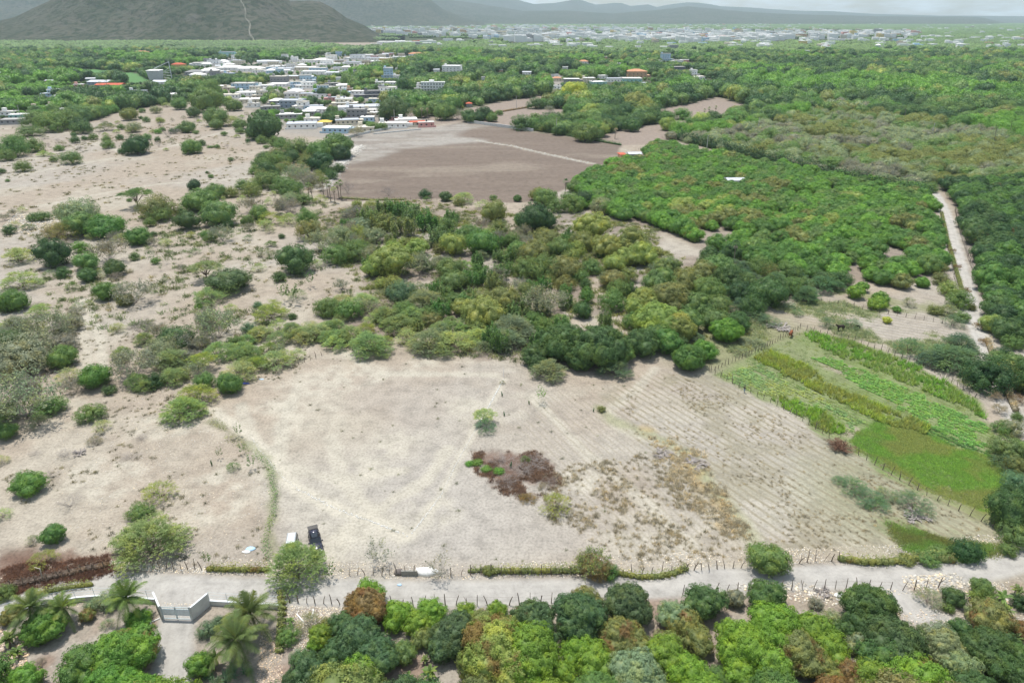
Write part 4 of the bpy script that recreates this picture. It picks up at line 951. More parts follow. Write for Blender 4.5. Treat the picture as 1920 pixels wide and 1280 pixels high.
# ---- right of the thicket, terraces and lane
plot('''
m 1605 548 34 lime; m 1617 538 26 fresh; m 1648 566 34 lime; m 1652 556 32 fresh; m 1638 572 24 lime; m 1682 579 17 fresh; m 1664 600 17 gold; s 1755 580 26 olive; t 1780 580 40 sage; m 1730 529 26 fresh; m 1690 525 40 olive; n 1550 603 32 teal; n 1598 605 36 teal h.8; n 1705 565 30 sage; n 1495 585 24 teal; n 1708 648 60 teal; d 1785 665 100 teal h.7; d 1750 670 54 teal; d 1800 640 60 teal; s 1858 700 84 deep; s 1830 700 36 mid; m 1885 690 46 olive; n 1790 600 40 teal; s 1805 593 26 mid; s 1900 640 36 mid; m 1905 680 40 mid; m 1862 606 46 yolive; s 1880 660 30 deep
r 1390 545 52 deep; r 1350 500 60 mid; t 1395 500 50 teal; s 1370 520 60 dark; s 1375 470 40 deep; F 1380 462 26 deep; t 1500 518 36 teal; s 1480 505 46 mid; t 1545 530 60 teal; t 1570 520 50 teal; s 1580 522 36 dark; r 1490 510 34 dark; s 1440 505 36 olive; r 1400 525 40 mid; m 1302 436 16 lime; s 1302 448 16 mid; n 1415 590 60 teal h.5; n 1440 600 50 teal h.5; n 1470 570 40 teal h.5; n 1410 640 50 sage h.4; n 1385 655 46 sage h.4; s 1800 560 44 mid; s 1780 540 34 yolive; r 1732 530 22 fresh; s 1760 500 30 olive; s 1765 522 30 olive; s 1710 420 30 dark; s 1730 430 30 dark; s 1745 425 26 dark
g 1788 470 12 rust; g 1795 500 14 rust; g 1812 545 20 rust; s 1822 575 16 olive; g 1835 610 20 rust; g 1842 640 18 rust; g 1868 740 26 dry; g 1874 765 26 dry; g 1905 745 26 rust; g 1893 720 20 rust; s 1908 780 20 mid; s 1880 800 34 mid; s 1840 690 40 deep; s 1872 672 40 mid; m 1912 720 40 mid; r 1912 840 44 mid; s 1905 925 50 deep
''')
# ---- far bare pasture on the left
plot('''
r 254 270 50 deep h.9; r 358 274 34 mid; s 228 283 14 dark; s 202 270 22 mid; s 174 256 16 mid; s 224 257 14 dark; t 197 236 34 sage; s 132 294 36 mid; s 110 277 16 mid; s 100 298 14 mid; s 42 311 28 mid; s 2 320 14 dark; t 80 287 22 pale; s 62 272 34 mid; s 22 275 50 bright; s 10 290 30 mid; s 55 245 40 mid h.7; s 30 262 30 mid; r 276 193 16 dark; r 303 190 18 mid; t 312 196 18 pale; r 336 194 28 mid; s 266 207 12 mid; s 292 205 20 sage; r 362 209 26 dark; s 274 224 14 mid; s 296 246 13 fresh; r 350 237 28 mid; r 348 242 16 bright; r 404 217 46 mid; r 405 232 26 mid; t 430 225 40 pale; r 448 232 24 mid; s 450 245 16 mid; s 250 238 26 sage; t 247 243 22 pale; s 420 250 12 mid; r 242 213 30 olive; r 438 196 28 mid; s 300 225 14 yolive; b 315 250 22 grey; b 330 245 18 grey; b 300 232 16 grey; s 433 298 10 mid; b 433 298 12 grey; s 152 238 34 dark; r 148 232 30 deep; s 118 222 50 mid; s 95 228 50 mid; s 62 222 40 mid
s 395 275 14 mid h.4; s 407 274 10 mid; r 545 292 34 dark; s 560 275 44 mid; s 530 270 30 mid; s 515 265 24 mid; s 490 262 20 mid; r 600 300 44 deep; s 585 290 30 mid; s 505 300 34 mid; s 575 305 34 olive; s 560 318 34 dry; s 520 290 26 mid; s 490 325 24 olive; s 478 318 22 mid; n 475 340 26 pale; s 395 330 10 mid; s 388 323 6 dark; n 156 338 6 mid; s 14 338 8 mid
''')
# giant rounded shade trees on the edge of town
for (x, y, w_, t, h) in ((492, 228, 76, 'dark', 1.05), (628, 264, 66, 'mid', 1.1), (640, 285, 36, 'deep', 1.0), (600, 282, 44, 'mid', 1.0), (385, 185, 52, 'mid', 1.1), (392, 165, 40, 'mid', 1.0)):
    plant('umbrella' if w_ > 60 else 'round', x, y, w_, t, 'rain_tree', 'rain tree', 0, h * 1.0, R0)
plot('''
r 984 233 24 deep; s 1012 236 20 dark; s 1030 236 26 mid; s 1046 237 20 mid; s 1061 241 14 mid; r 1098 246 46 mid; s 1080 242 30 mid; r 1137 234 34 mid; r 1183 234 30 dark; s 1152 236 22 olive; r 1073 210 36 bright; s 1094 220 16 dark; r 1252 231 32 yolive; g 1206 218 18 grey; b 1222 218 26 grey; b 1240 222 14 grey; g 1030 205 20 grey; s 1003 218 18 mid
r 908 211 34 deep; r 898 219 26 deep; r 922 219 22 mid; g 857 213 30 sage; s 936 211 14 mid; r 835 208 40 mid; r 790 208 30 mid; g 770 210 26 sage; r 812 203 34 mid; r 735 203 52 dark; r 1146 243 4 mid; m 1150 214 30 yolive; m 1192 190 50 yolive; r 1075 172 46 gold; r 1190 201 30 yolive; r 1220 200 26 yolive; m 1160 205 26 lime
F 1154 242 8 dry; F 1322 206 10 mid; F 1330 206 10 mid; F 1343 204 10 mid; r 1429 208 12 dark; s 1380 205 20 olive; F 790 208 8 dry; F 802 208 8 dry; F 760 210 8 dry; g 668 245 30 dry; s 700 236 24 mid; s 715 236 20 mid; r 575 215 14 dark; r 548 208 20 dark; r 560 212 18 dark; r 640 214 18 bright; r 655 212 12 mid; r 622 208 20 dark; r 512 176 20 sage; r 522 180 22 sage; r 500 178 14 mid; r 605 172 22 deep; r 625 172 24 mid; r 645 175 20 mid; r 662 160 20 mid
''', False)
# scrub that fills the thicket between the larger trees, and the looser scrub to its west
def thicket(poly_px, sp, seed, names, keep, wr, avoid=()):
    rs = random.Random(seed); poly = gpoly(poly_px); lo, hi = poly.min(0), poly.max(0); y = lo[1]
    have = [(e[0].location.x, e[0].location.y, e[4] * DEP(e[0].location.x, e[0].location.y) / FPX * .30) for e in EVERY]
    while y < hi[1]:
        x = lo[0] + rs.random() * sp
        while x < hi[0]:
            a, b = x + rs.gauss(0, sp * .25), y + rs.gauss(0, sp * .25); x += sp
            if not inpoly(np.array([a]), np.array([b]), poly)[0] or rs.random() > keep: continue
            if any((a - h[0]) ** 2 + (b - h[1]) ** 2 < h[2] ** 2 for h in have): continue
            px, py = PX(a, b, 1.0)
            if any(inpoly(np.array([px]), np.array([py]), q)[0] for q in avoid): continue
            v = float(fbm(np.array([a]), np.array([b]), 3, 18)[0]) + rs.gauss(0, .05); k, t = names[min(len(names) - 1, max(0, int((v - .3) / .4 * len(names))))]
            w_ = rs.uniform(*wr) * FPX / DEP(a, b); nm = ('thicket_bush', 'bush') if k == 's' else NM[K[k]]; plant(K[k], px, py, w_, t, nm[0], nm[1], 0, rs.uniform(.9, 1.3), rs, split=w_ > 26)
        y += sp
PATHS = [[(1105,500),(1128,500),(1130,600),(1200,640),(1150,650),(1060,610),(1070,560),(1110,560)], [(735,420),(800,430),(800,455),(735,450)], [(820,385),(1000,378),(990,395),(880,400)]]
thicket([(655,385),(760,378),(860,430),(1000,430),(1090,440),(1230,470),(1250,520),(1180,640),(1090,620),(1000,660),(900,650),(760,640),(690,590),(690,500),(640,440)], 4.6, 5, [('h', 'mid'), ('s', 'mid'), ('t', 'feather'), ('h', 'bright'), ('d', 'sage'), ('s', 'olive'), ('g', 'grey'), ('h', 'olive'), ('g', 'sage'), ('s', 'yolive')], .42, (4.0, 6.4), PATHS)
thicket([(1330,470),(1420,500),(1600,535),(1500,560),(1420,560),(1400,600),(1320,580),(1300,500)], 5.0, 6, [('s', 'mid'), ('r', 'dark'), ('d', 'teal'), ('s', 'dark'), ('t', 'teal')], .7, (5, 8))
thicket([(480,300),(560,270),(640,320),(600,360),(480,345)], 6, 7, [('s', 'mid'), ('s', 'olive'), ('g', 'dry'), ('s', 'dark')], .6, (4, 7))
thicket([(480,620),(640,600),(900,600),(980,650),(900,662),(640,648),(560,670),(430,700),(420,650)], 4.2, 8, [('t', 'pale'), ('t', 'feather'), ('d', 'feather'), ('t', 'yolive'), ('n', 'pale')], .5, (4, 6.5))
thicket([(0,580),(150,590),(170,690),(330,600),(420,600),(420,720),(200,740),(0,780)], 5.2, 9, [('g', 'sage'), ('s', 'mid'), ('t', 'pale'), ('s', 'grey'), ('g', 'grey'), ('d', 'feather')], .40, (4, 7), [[(150,560),(215,560),(225,680),(160,690)]])
thicket([(0,380),(500,360),(640,380),(660,560),(460,600),(0,590)], 8.5, 10, [('s', 'mid'), ('t', 'pale'), ('n', 'sage'), ('s', 'dark'), ('g', 'grey'), ('n', 'pale')], .30, (2.2, 5))
thicket([(60,240),(200,225),(480,210),(520,300),(420,280),(100,300)], 13, 12, [('s', 'mid'), ('t', 'pale'), ('n', 'grey'), ('b', 'grey'), ('s', 'dark')], .45, (3, 6))
print('plants', len(EVERY)); import collections; print(collections.Counter(e[0].name.split('.')[0] for e in EVERY))
NEARLIST = len(EVERY)

# ================================================================== ORCHARDS in rows
def orch_rows(poly, dirn, rowgap, gap, jit, seed, w_rng, gaps=(), keep=0.95):
    rs = RS(seed); d = np.array(dirn); nrm = np.array([-d[1], d[0]]); c = poly.mean(0); out = []
    u = (poly - c) @ d; v = (poly - c) @ nrm
    for vv in np.arange(v.min(), v.max(), rowgap):
        k = np.arange(u.min(), u.max(), gap) + rs.rand() * gap
        p = c + k[:, None] * d + (vv + rs.randn(len(k)) * jit)[:, None] * nrm; p = p[inpoly(p[:, 0], p[:, 1], poly)]
        for q in p:
            if rs.rand() > keep: continue
            px, py = PX(q[0], q[1])
            if px < -60 or px > 2420: continue
            if any(inpoly(np.array([px]), np.array([py]), g)[0] for g in gaps): continue
            n = float(fbm(np.array([q[0] + seed]), np.array([q[1]]), 3, 26)[0]); n2 = float(fbm(np.array([q[0] - seed]), np.array([q[1] + 50]), 2, 14)[0])
            out.append((q[0], q[1], rs.uniform(*w_rng), n, n2, rs.rand(), rs.randint(5), rs.rand() * 6.28))
    return out
OD = dir2((1330, 420), (1560, 505))
gaps1 = [[(1310,432),(1345,432),(1380,450),(1370,470),(1300,462)], [(1478,362),(1535,372),(1532,380),(1470,370)], [(1655,468),(1705,472),(1710,505),(1640,505)], [(1735,395),(1760,400),(1762,425),(1738,415)], [(1690,430),(1725,440),(1720,450),(1680,438)], [(1360,420),(1400,430),(1398,436),(1355,426)], [(1575,505),(1620,505),(1625,545),(1575,540)], [(1660,530),(1780,510),(1780,560),(1660,560)], [(1350,340),(1400,345),(1400,352),(1352,350)],[(1145,285),(1212,288),(1212,305),(1150,305)]]
trees1 = orch_rows(P_ORCH, OD, 7.6, 4.2, .3, 3, (5.0, 7.2), gaps1, .96)
trees2 = orch_rows(P_ORCH2, dir2((1790, 360), (1840, 520)), 6.5, 5.8, 1.0, 4, (7.0, 9.0), (), .97)
plant_rows = []
def orch_tint(n, n2, r, a):
    if a == 2: return ('deep' if r < .35 else 'bright' if n > .48 else 'dark'), (.55 if n2 > .6 else .1)
    if n2 > .72: return 'olive', .5
    if n > .66: return ('yolive' if r < .3 else 'olive' if r < .5 else 'fresh'), .2
    return ('fresh' if r < .35 else 'bright' if r < .8 else 'mid'), (.6 if n2 > .57 else .1)
allm = [(t, 1) for t in trees1] + [(t, 2) for t in trees2]
allm.sort(key=lambda q: -q[0][2] / DEP(q[0][0], q[0][1]) if PX(q[0][0], q[0][1])[0] < 1945 else 0)
nman = sum(1 for e in EVERY if e[0].name.startswith('mango_tree')); quota = 292 - nman
sxy = []; ssc = []; st = []; sf = []; sv = []; srz = []
for j, (t, a) in enumerate(allm):
    x, y, wd, n, n2, r, vi, rz = t; tn, fl = orch_tint(n, n2, r, a); q_ = R0.uniform(.95, 1.35) if a == 1 else R0.uniform(.95, 1.2); tv = [c * q_ for c in T[tn]]
    if j < quota:
        me = solo('mango', vi); o = link('mango_tree', me); o.location = (x, y, 0); o.rotation_euler = (0, 0, rz); s = wd / 10 * 1.12; o.scale = (s, s, s * R0.uniform(.8, 1.2)); o['tint'] = tv; o['flush'] = fl
        px, py = PX(x, y); tag(o, None, 'mango tree'); EVERY.append((o, 'orchard%d' % a, px, py, wd, tn, fl))
    else: sxy.append((x, y)); ssc.append(wd / 10 * 1.12); st.append(tv); sf.append(fl); sv.append(vi); srz.append(rz)
# the same mango farm and scrub carry on past both sides of the view
_e = RS(71)
for (poly, n, kinds, wr) in (([(1940,700),(2300,640),(3300,900),(3600,1500),(1990,1500),(1960,1120),(2020,1060),(1950,900)], 420, ('dark', 'fresh', 'blue', 'olive'), (6, 11)), ([(-30,1190),(-30,1500),(-1200,1500),(-900,1150)], 130, ('fresh', 'dark', 'bright'), (5, 9)), ([(-20,400),(-30,1040),(-900,1040),(-900,300)], 200, ('sage', 'mid', 'olive', 'grey'), (3, 7)), ([(-100,1330),(2000,1330),(2600,1900),(-700,1900)], 120, ('dark', 'lime', 'olive', 'blue'), (6, 10))):
    P_ = gpoly(poly); lo, hi = P_.min(0), P_.max(0); q_ = lo + (hi - lo) * _e.rand(n * 2, 2); q_ = q_[inpoly(q_[:, 0], q_[:, 1], P_) & (segdist(q_[:, 0], q_[:, 1], LN_ROAD) > 8) & (segdist(q_[:, 0], q_[:, 1], LN_LANE) > 5)][:n]
    for q in q_: sxy.append(tuple(q)); ssc.append(_e.uniform(*wr) / 10); st.append([c * _e.uniform(.9, 1.1) for c in T[kinds[_e.randint(len(kinds))]]]); sf.append(.3 if _e.rand() < .2 else 0); sv.append(_e.randint(5)); srz.append(_e.rand() * 6.28)
if sxy: scatter('orchard_woods', np.array(sxy), ssc, srz, st, sf, sv, [PROTO['mango'][i][0] for i in range(5)])

# ================================================================== THE WIDE WOODS
HOUSES = []     # filled by the town plan: (x, y, radius)
# ================================================================== TOWN
_wm = {}
def wallm(col, rough=.85):
    k = tuple(round(c, 3) for c in col)
    if k not in _wm: _wm[k] = plain('plaster_%d' % len(_wm), col, rough, noise=.10, scale=.6, spec=.1)
    return _wm[k]
WC = dict(white=(.82,.81,.78), cream=(.66,.60,.48), grey=(.30,.30,.30), dgrey=(.17,.18,.20), lblue=(.42,.56,.66), blue=(.16,.30,.50), pink=(.62,.33,.30), teal=(.34,.55,.50), yellow=(.68,.52,.20),
          orange=(.58,.38,.24), red=(.46,.12,.09), beige=(.52,.45,.36), slate=(.28,.33,.38), green=(.30,.45,.30))
ROOFW = wallm((.84, .83, .80)); ROOFG = wallm((.40, .39, .37)); ROOF2 = wallm((.62, .60, .56)); ROOF3 = wallm((.70, .66, .58)); M_ORANGE = wallm((.52, .27, .16)); M_GREYR = wallm((.27, .27, .27)); M_REDR = wallm((.50, .13, .08)); M_YEL = wallm((.72, .50, .12)); M_TIN = plain('tin_sheet', (.55, .57, .60), .45, .3, noise=.2, scale=1.5)
M_PANE = plain('dark_window_glass', (.035, .045, .055), .15, spec=.6); M_DOOR = plain('painted_door', (.16, .10, .07), .6); M_TANK = plain('black_water_tank', (.03, .03, .035), .4)
RT = random.Random(9)
def house(cx, by, w, st=1, wall='white', roof='flat', near=None, rz=None, dep=None, hh=None, label=None, name='house', cat='house'):
    g = G(cx, by); d = DEP(g.x, g.y); W_ = w * d / FPX * 1.12; D = dep or W_ * RT.uniform(.55, .85); D = min(max(D, 6), 22); hgt = (hh or 3.1 * st) * (1.3 if g.y > 900 else 1.0)
    rz = RT.uniform(-.12, .30) if rz is None else rz; small = w < 11
    col = WC[wall]; wm = wallm(col); cy = g.y + D / 2
    o = empty(name, (g.x, cy, 0), rz); x0, x1, y0, y1 = -W_/2, W_/2, -D/2, D/2
    m = MB(); steps = RT.random()
    if st == 1 or steps < .4: m.box(x0, x1, y0, y1, -.3, hgt)
    else:                                             # upper storey set back, balcony in front of it
        m.box(x0, x1, y0, y1, -.3, 3.1); a = x0 + W_ * (.0 if steps < .7 else .28); b = x1 - W_ * (.25 if steps < .7 else 0); m.box(a, b, y0 + D * .22, y1, 3.1, hgt)
    if not small and RT.random() < .6: s = RT.choice([-1, 1]); m.box(*sorted((s * W_/2, s * (W_/2 + W_ * .22))), y0 + D * .3, y1 - .3, -.3, 2.8)
    if not small: m.box(x0 - .9, x1 + .9, y0 - 3.5, y0 - 3.3, -.3, 1.3)                # yard wall
    m.build('wall', wm, o)
    r = MB(); top = hgt
    if roof == 'flat':
        if st == 1 or steps < .4: q = (x0, x1, y0, y1)
        else: q = (a, b, y0 + D * .22, y1); r.box(x0 - .25, x1 + .25, y0 - .9, y0 + D * .22 - .01, 3.1, 3.28)
        r.box(q[0] - .3, q[1] + .3, q[2] - .5, q[3] + .2, top, top + .22)
        for (p0, p1, p2, p3) in ((q[0]-.1, q[1]+.1, q[2]-.1, q[2]+.08), (q[0]-.1, q[1]+.1, q[3]-.08, q[3]+.1), (q[0]-.1, q[0]+.08, q[2]+.08, q[3]-.08), (q[1]-.08, q[1]+.1, q[2]+.08, q[3]-.08)): r.box(p0, p1, p2, p3, top + .22, top + (.75 if st > 1 else .45))
        ro = r.build('roof', RT.choice([ROOFW, ROOFW, ROOFW, ROOF2, ROOF3, M_TIN]) if wall not in ('grey', 'dgrey') or RT.random() < .4 else ROOFG, o)
        if not small and RT.random() < .55:
            t = MB(); tx, ty = q[0] + (q[1] - q[0]) * RT.uniform(.2, .8), q[3] - 1.6; t.tube([(tx, ty, top + .22), (tx, ty, top + 1.5), (tx, ty, top + 1.75)], [.62, .62, .2], 10); t.build('water_tank', M_TANK, o)
        if not small and RT.random() < .4: t = MB(); t.box(q[0] + .5, q[0] + 3.2, q[3] - 3.4, q[3] - .5, top + .22, top + 2.5); t.box(q[0] + .3, q[0] + 3.4, q[3] - 3.6, q[3] - .3, top + 2.5, top + 2.65); t.build('stair_house', wm, o)
    else:
        mt = {'hipo': M_ORANGE, 'hipr': M_REDR, 'hipg': M_GREYR, 'hipw': ROOFW, 'tin': M_TIN, 'hipy': M_YEL, 'tinr': M_REDR}[roof]; e = .6; rh = min(W_, D, 14) * (.20 if roof[0] == 'h' else .12)
        ins = min(W_, D) * .5 if roof[0] == 'h' else 0; xa, xb = x0 - e, x1 + e; ya, yb = y0 - e, y1 + e
        vs = [(xa, ya, top), (xb, ya, top), (xb, yb, top), (xa, yb, top), (xa + ins, 0, top + rh), (xb - ins, 0, top + rh)]
        if xa + ins > xb - ins: vs[4] = vs[5] = (0, 0, top + rh); vs[5] = (.01, 0, top + rh)
        r.add(vs + [(v[0], v[1], top - .15) for v in vs[:4]], [(0, 1, 5, 4), (2, 3, 4, 5), (1, 2, 5), (3, 0, 4), (6, 7, 1, 0), (7, 8, 2, 1), (8, 9, 3, 2), (9, 6, 0, 3), (9, 8, 7, 6)]); r.build('roof', mt, o)
    if not small:
        n = max(1, min(5, int(W_ / 3.4))); door = RT.randrange(n)
        for s in range(st):
            for i in range(n):
                xx = x0 + W_ * (i + .5) / n; yy = (y0 if (s == 0 or steps < .4) else y0 + D * .22) - .04
                if s > 0 and steps >= .4 and not (a + .8 < xx < b - .8): continue
                zz = s * 3.1 + 1.0; q = MB()
                if i == door and s == 0: q.box(xx - .5, xx + .5, yy, yy + .06, 0, 2.15); q.build('door', M_DOOR, o)
                else: q.box(xx - .62, xx + .62, yy, yy + .06, zz, zz + 1.15); f = q.build('window', M_PANE, o); sl = MB(); sl.box(xx - .75, xx + .75, yy - .12, yy - .002, zz - .12, zz - .01); sl.build('sill', ROOFW, f)
            if s < 2:
                q = MB(); sx = x1 + .02 if cx < 960 else x0 - .02; q.box(min(sx, sx + .05), max(sx, sx + .05), -D * .2, -D * .2 + 1.2, s * 3.1 + 1.0, s * 3.1 + 2.15)
                if not (s > 0 and steps >= .4): q.build('window', M_PANE, o)
    tag(o, label, cat); HOUSES.append((g.x, cy, max(W_, D) * .62)); BUILT.append((o, cx, by, w, st, wall, roof)); return o
BUILT = []
HL = '''522 157 27 2 grey;552 165 16 1 lblue;575 155 26 2 lblue;571 166 30 2 white;520 163 30 1 white;497 166 26 1 white;545 188 24 2 white hipg;556 173 20 1 cream;577 182 28 1 cream;604 183 38 1 white
626 181 24 2 white;643 178 16 2 lblue;622 169 20 1 white;656 172 11 1 orange;691 184 36 2 dgrey;717 175 14 2 grey;546 203 38 2 slate;562 206 24 2 white;508 207 26 1 grey;586 206 30 1 lblue;572 217 30 1 grey
648 200 36 2 cream;677 208 58 1 white;668 221 30 2 grey;694 214 26 1 cream;688 228 22 1 lblue;562 241 48 1 white;586 230 28 1 white;608 237 20 1 cream hipy;630 249 44 1 lblue
735 240 46 1 white;706 219 24 1 cream;728 223 26 1 blue;745 227 20 1 pink;763 232 30 1 white;781 237 24 1 cream tinr;798 238 26 1 pink;690 220 12 1 beige
265 106 20 2 cream hipo;305 159 38 1 white tin;333 126 20 1 yellow hipr;375 123 28 1 white;402 123 26 2 white;414 118 30 1 white;437 118 30 1 white;428 106 34 2 teal;367 115 8 1 grey
390 138 28 1 white hipw;403 133 26 1 white;430 132 40 1 white hipw;468 134 40 1 white hipw;362 141 28 1 grey hipg;369 146 24 1 white hipw;411 167 24 1 cream;428 170 18 1 beige;456 168 38 2 lblue;431 184 28 1 white;460 180 34 1 white;468 193 36 1 cream;474 201 18 1 white
302 184 34 1 white;306 172 20 1 grey hipg;248 176 14 1 white;268 176 10 1 white;152 81 14 1 white;180 107 13 1 white tin;27 144 24 1 white tin;65 145 24 1 white;6 142 18 1 beige;46 147 14 1 orange;94 158 16 1 pink tin
170 154 16 1 slate tin;183 159 34 1 slate tin;202 165 42 1 blue tinr;146 164 14 1 pink;94 181 26 2 lblue;114 187 34 1 slate hipg;172 182 14 1 white;184 194 26 1 white;14 217 24 1 white;33 223 30 1 teal;67 209 22 1 beige;122 218 26 1 white;18 233 34 1 grey;98 205 20 1 beige
663 112 30 2 white;678 107 36 1 white;699 113 26 1 white;706 120 26 1 grey;661 121 26 1 white;683 125 14 1 white;615 113 26 2 white;600 117 24 1 white hipw;578 118 28 1 white;614 123 26 2 white;570 132 34 1 cream;595 133 28 1 lblue;586 140 38 1 white;632 132 14 1 white;667 146 18 2 dgrey
635 152 10 1 white;519 129 24 1 white;526 134 36 1 white;484 137 18 1 white;497 120 30 1 white tin;514 84 8 1 white;528 88 11 1 pink;552 97 14 1 white;576 90 9 1 white;600 92 9 1 cream
732 87 26 1 white;775 86 36 1 white;846 86 38 1 white tin;780 105 26 1 white hipo;727 104 20 1 pink;722 114 20 1 yellow;750 111 26 1 white;753 132 16 1 white;818 136 10 1 white tin;847 135 30 2 white;730 146 20 3 lblue;745 148 14 1 white;735 160 24 1 white;752 162 12 1 grey;711 159 14 1 white;731 177 36 2 white;784 171 12 2 white;703 178 10 1 white
988 141 14 1 white tin;939 137 6 1 orange;906 151 6 1 white;879 201 9 1 grey hipr;1040 146 12 1 white;1044 153 14 1 cream hipo;1047 173 18 2 white;1072 155 26 1 grey;1104 153 20 1 cream;1121 159 22 1 teal;1130 148 16 1 white;1153 154 26 1 white;1185 154 34 1 teal;1195 146 32 2 orange hipo;1207 161 10 1 white tin
1047 88 18 1 cream hipo;1029 97 16 1 white;1047 99 14 1 white;1077 118 12 1 red hipo;1094 120 16 1 white hipo;1143 120 12 1 orange hipo;1158 124 10 1 slate;1133 111 10 1 orange;1119 105 10 1 white;1183 93 12 1 pink;1167 88 8 1 white;1198 93 12 2 white;1203 99 14 1 white;1221 102 14 1 cream;1237 102 12 1 white;1261 96 20 1 white;1252 114 20 3 lblue;1227 118 20 1 white;1272 118 16 1 white;1284 117 14 1 pink;1271 131 24 1 dgrey;1297 151 26 1 white;1311 150 18 1 white;1303 144 14 2 white;1244 131 8 1 white
1510 103 13 2 grey;1680 98 16 1 white tin;1475 88 12 1 white;1573 76 14 1 white;1590 76 14 1 white;1900 112 26 1 red tinr;1755 114 9 1 white tin;1380 350 28 1 white tin;1190 299 20 1 grey tin;1167 300 9 1 orange hipr;1640 99 12 1 beige tin;1470 102 9 1 pink tin;1060 131 9 1 white'''
for ln in HL.replace('\n', ';').split(';'):
    q = ln.split(); house(float(q[0]), float(q[1]), float(q[2]), int(q[3]), q[4], q[5] if len(q) > 5 else 'flat')
# smaller infill houses on the remaining plots of the suburb
def infill():
    n = 0
    for k in range(900):
        P = RT.choice([0, 0, 0, 3, 5, 5, 5, 5]); poly = [(478,160),(560,146),(660,163),(720,185),(705,203),(800,226),(812,240),(640,255),(520,235),(480,190)] if P == 0 else [(395,195),(400,160),(480,160),(490,205)] if P == 3 else [(360,142),(385,116),(440,102),(500,114),(620,100),(740,98),(760,112),(680,128),(640,142),(500,142),(380,150)]
        px = RT.uniform(360, 812); py = RT.uniform(98, 255)
        if not inpoly(np.array([px]), np.array([py]), poly)[0]: continue
        g = G(px, py); w_ = RT.uniform(11, 17)
        if any(abs(h[0] - g.x) < h[2] + w_ * .6 and abs(h[1] - g.y - 5) < h[2] + 6 for h in HOUSES): continue
        house(px, py, w_ * FPX / DEP(g.x, g.y), RT.choice([1, 1, 2]), RT.choice(['white', 'white', 'white', 'cream', 'lblue', 'grey', 'beige', 'pink']), RT.choice(['flat'] * 7 + ['hipw', 'tin']), dep=RT.uniform(7, 12)); n += 1
        if n >= 58: break
    print('infill', n)
infill()
# three-storey apartment block with rows of windows
def block(cx, by, w, st, wall, lab, nw, dep=12, name='apartment_building', roofm=None, split=None, base=None):
    g = G(cx, by); d = DEP(g.x, g.y); W_ = w * d / FPX; H_ = st * 3.1; o = empty(name, (g.x, g.y + dep / 2, 0), 0.05)
    m = MB(); m.box(-W_/2, W_/2, -dep/2, dep/2, -.3, H_); m.build('wall', wallm(WC[wall]), o); r = MB(); r.box(-W_/2-.3, W_/2+.3, -dep/2-.3, dep/2+.3, H_, H_+.25); r.box(-W_/2-.1, W_/2+.1, -dep/2-.1, -dep/2+.1, H_+.25, H_+.9); r.box(-W_*.15, W_*.05, 0, dep*.3, H_+.25, H_+2.4); r.build('roof', roofm or ROOFW, o)
    for s in range(st):
        for i in range(nw):
            xx = -W_/2 + W_ * (i + .5) / nw; q = MB(); q.box(xx - .7, xx + .7, -dep/2 - .05, -dep/2 + .02, s * 3.1 + .9, s * 3.1 + 2.2); q.build('window', M_PANE, o)
        if s: b = MB(); b.box(-W_/2 - .1, W_ * .1, -dep/2 - 1.1, -dep/2 - .01, s * 3.1 - .08, s * 3.1 + .08); b.build('balcony', ROOFW, o)
    tag(o, lab, 'building'); HOUSES.append((g.x, g.y + dep / 2, W_ * .55)); return o
block(811, 172, 44, 3, 'white', 'long white three storey apartment block standing alone among dark trees', 8, 13)
block(1672, 69, 76, 3, 'white', 'very long low white building row at the east end of the far city', 24, 30)
block(752, 85, 92, 3, 'white', 'long white warehouse at the foot of the scrub hill', 0, 60, 'warehouse')
block(785, 84, 26, 3, 'red', 'red factory hall at the end of the long white warehouse', 0, 40, 'warehouse', M_REDR)
# grain stores: a tapering grey one in the west, a round one with a conveyor in the east
def grain_store(cx, by, w, hh, rnd, lab):
    g = G(cx, by); d = DEP(g.x, g.y); R = w * d / FPX / 2; o = empty('grain_store', (g.x, g.y + R, 0), .1); m = MB(); n = 20 if rnd else 4; a0 = 0 if rnd else math.pi / 4; q = 1 if rnd else 1.25
    m.loft([[(R*q*k*math.cos(a0+6.2832*i/n), R*q*k*math.sin(a0+6.2832*i/n), z) for i in range(n)] for k, z in ((.78, -.2), (.80, hh*.1), (1.0, hh))]); m.build('bin', M_TIN, o)
    r = MB(); r.loft([[(R*q*k*math.cos(a0+6.2832*i/n), R*q*k*math.sin(a0+6.2832*i/n), z) for i in range(n)] for k, z in ((1.06, hh), (1.0, hh+.4), (.08, hh + (R*.45 if rnd else 1.2)))]); r.build('roof', ROOFW, o)
    c = MB(); c.tube([(R*2.2, 0, 0), (R*2.2, 0, hh*1.75)], .5, 6); c.tube([(R*2.2, 0, hh*1.7), (0, 0, hh*1.15)], .4, 5)
    for i in range(6): c.tube([(R*2.2, 0, hh*.25*i), (R*1.1, 0, hh*.25*min(i+1, 4)*.8)], .16, 4)
    c.build('conveyor', M_TIN, o); tag(o, lab, 'grain store'); HOUSES.append((g.x, g.y + R, R * 1.5))
grain_store(288, 155, 26, 14, False, 'tapering grey metal grain store with a conveyor above the western suburb')
grain_store(1646, 99, 10, 16, True, 'round grey silo with a white cone roof and conveyor mast in the eastern woods')
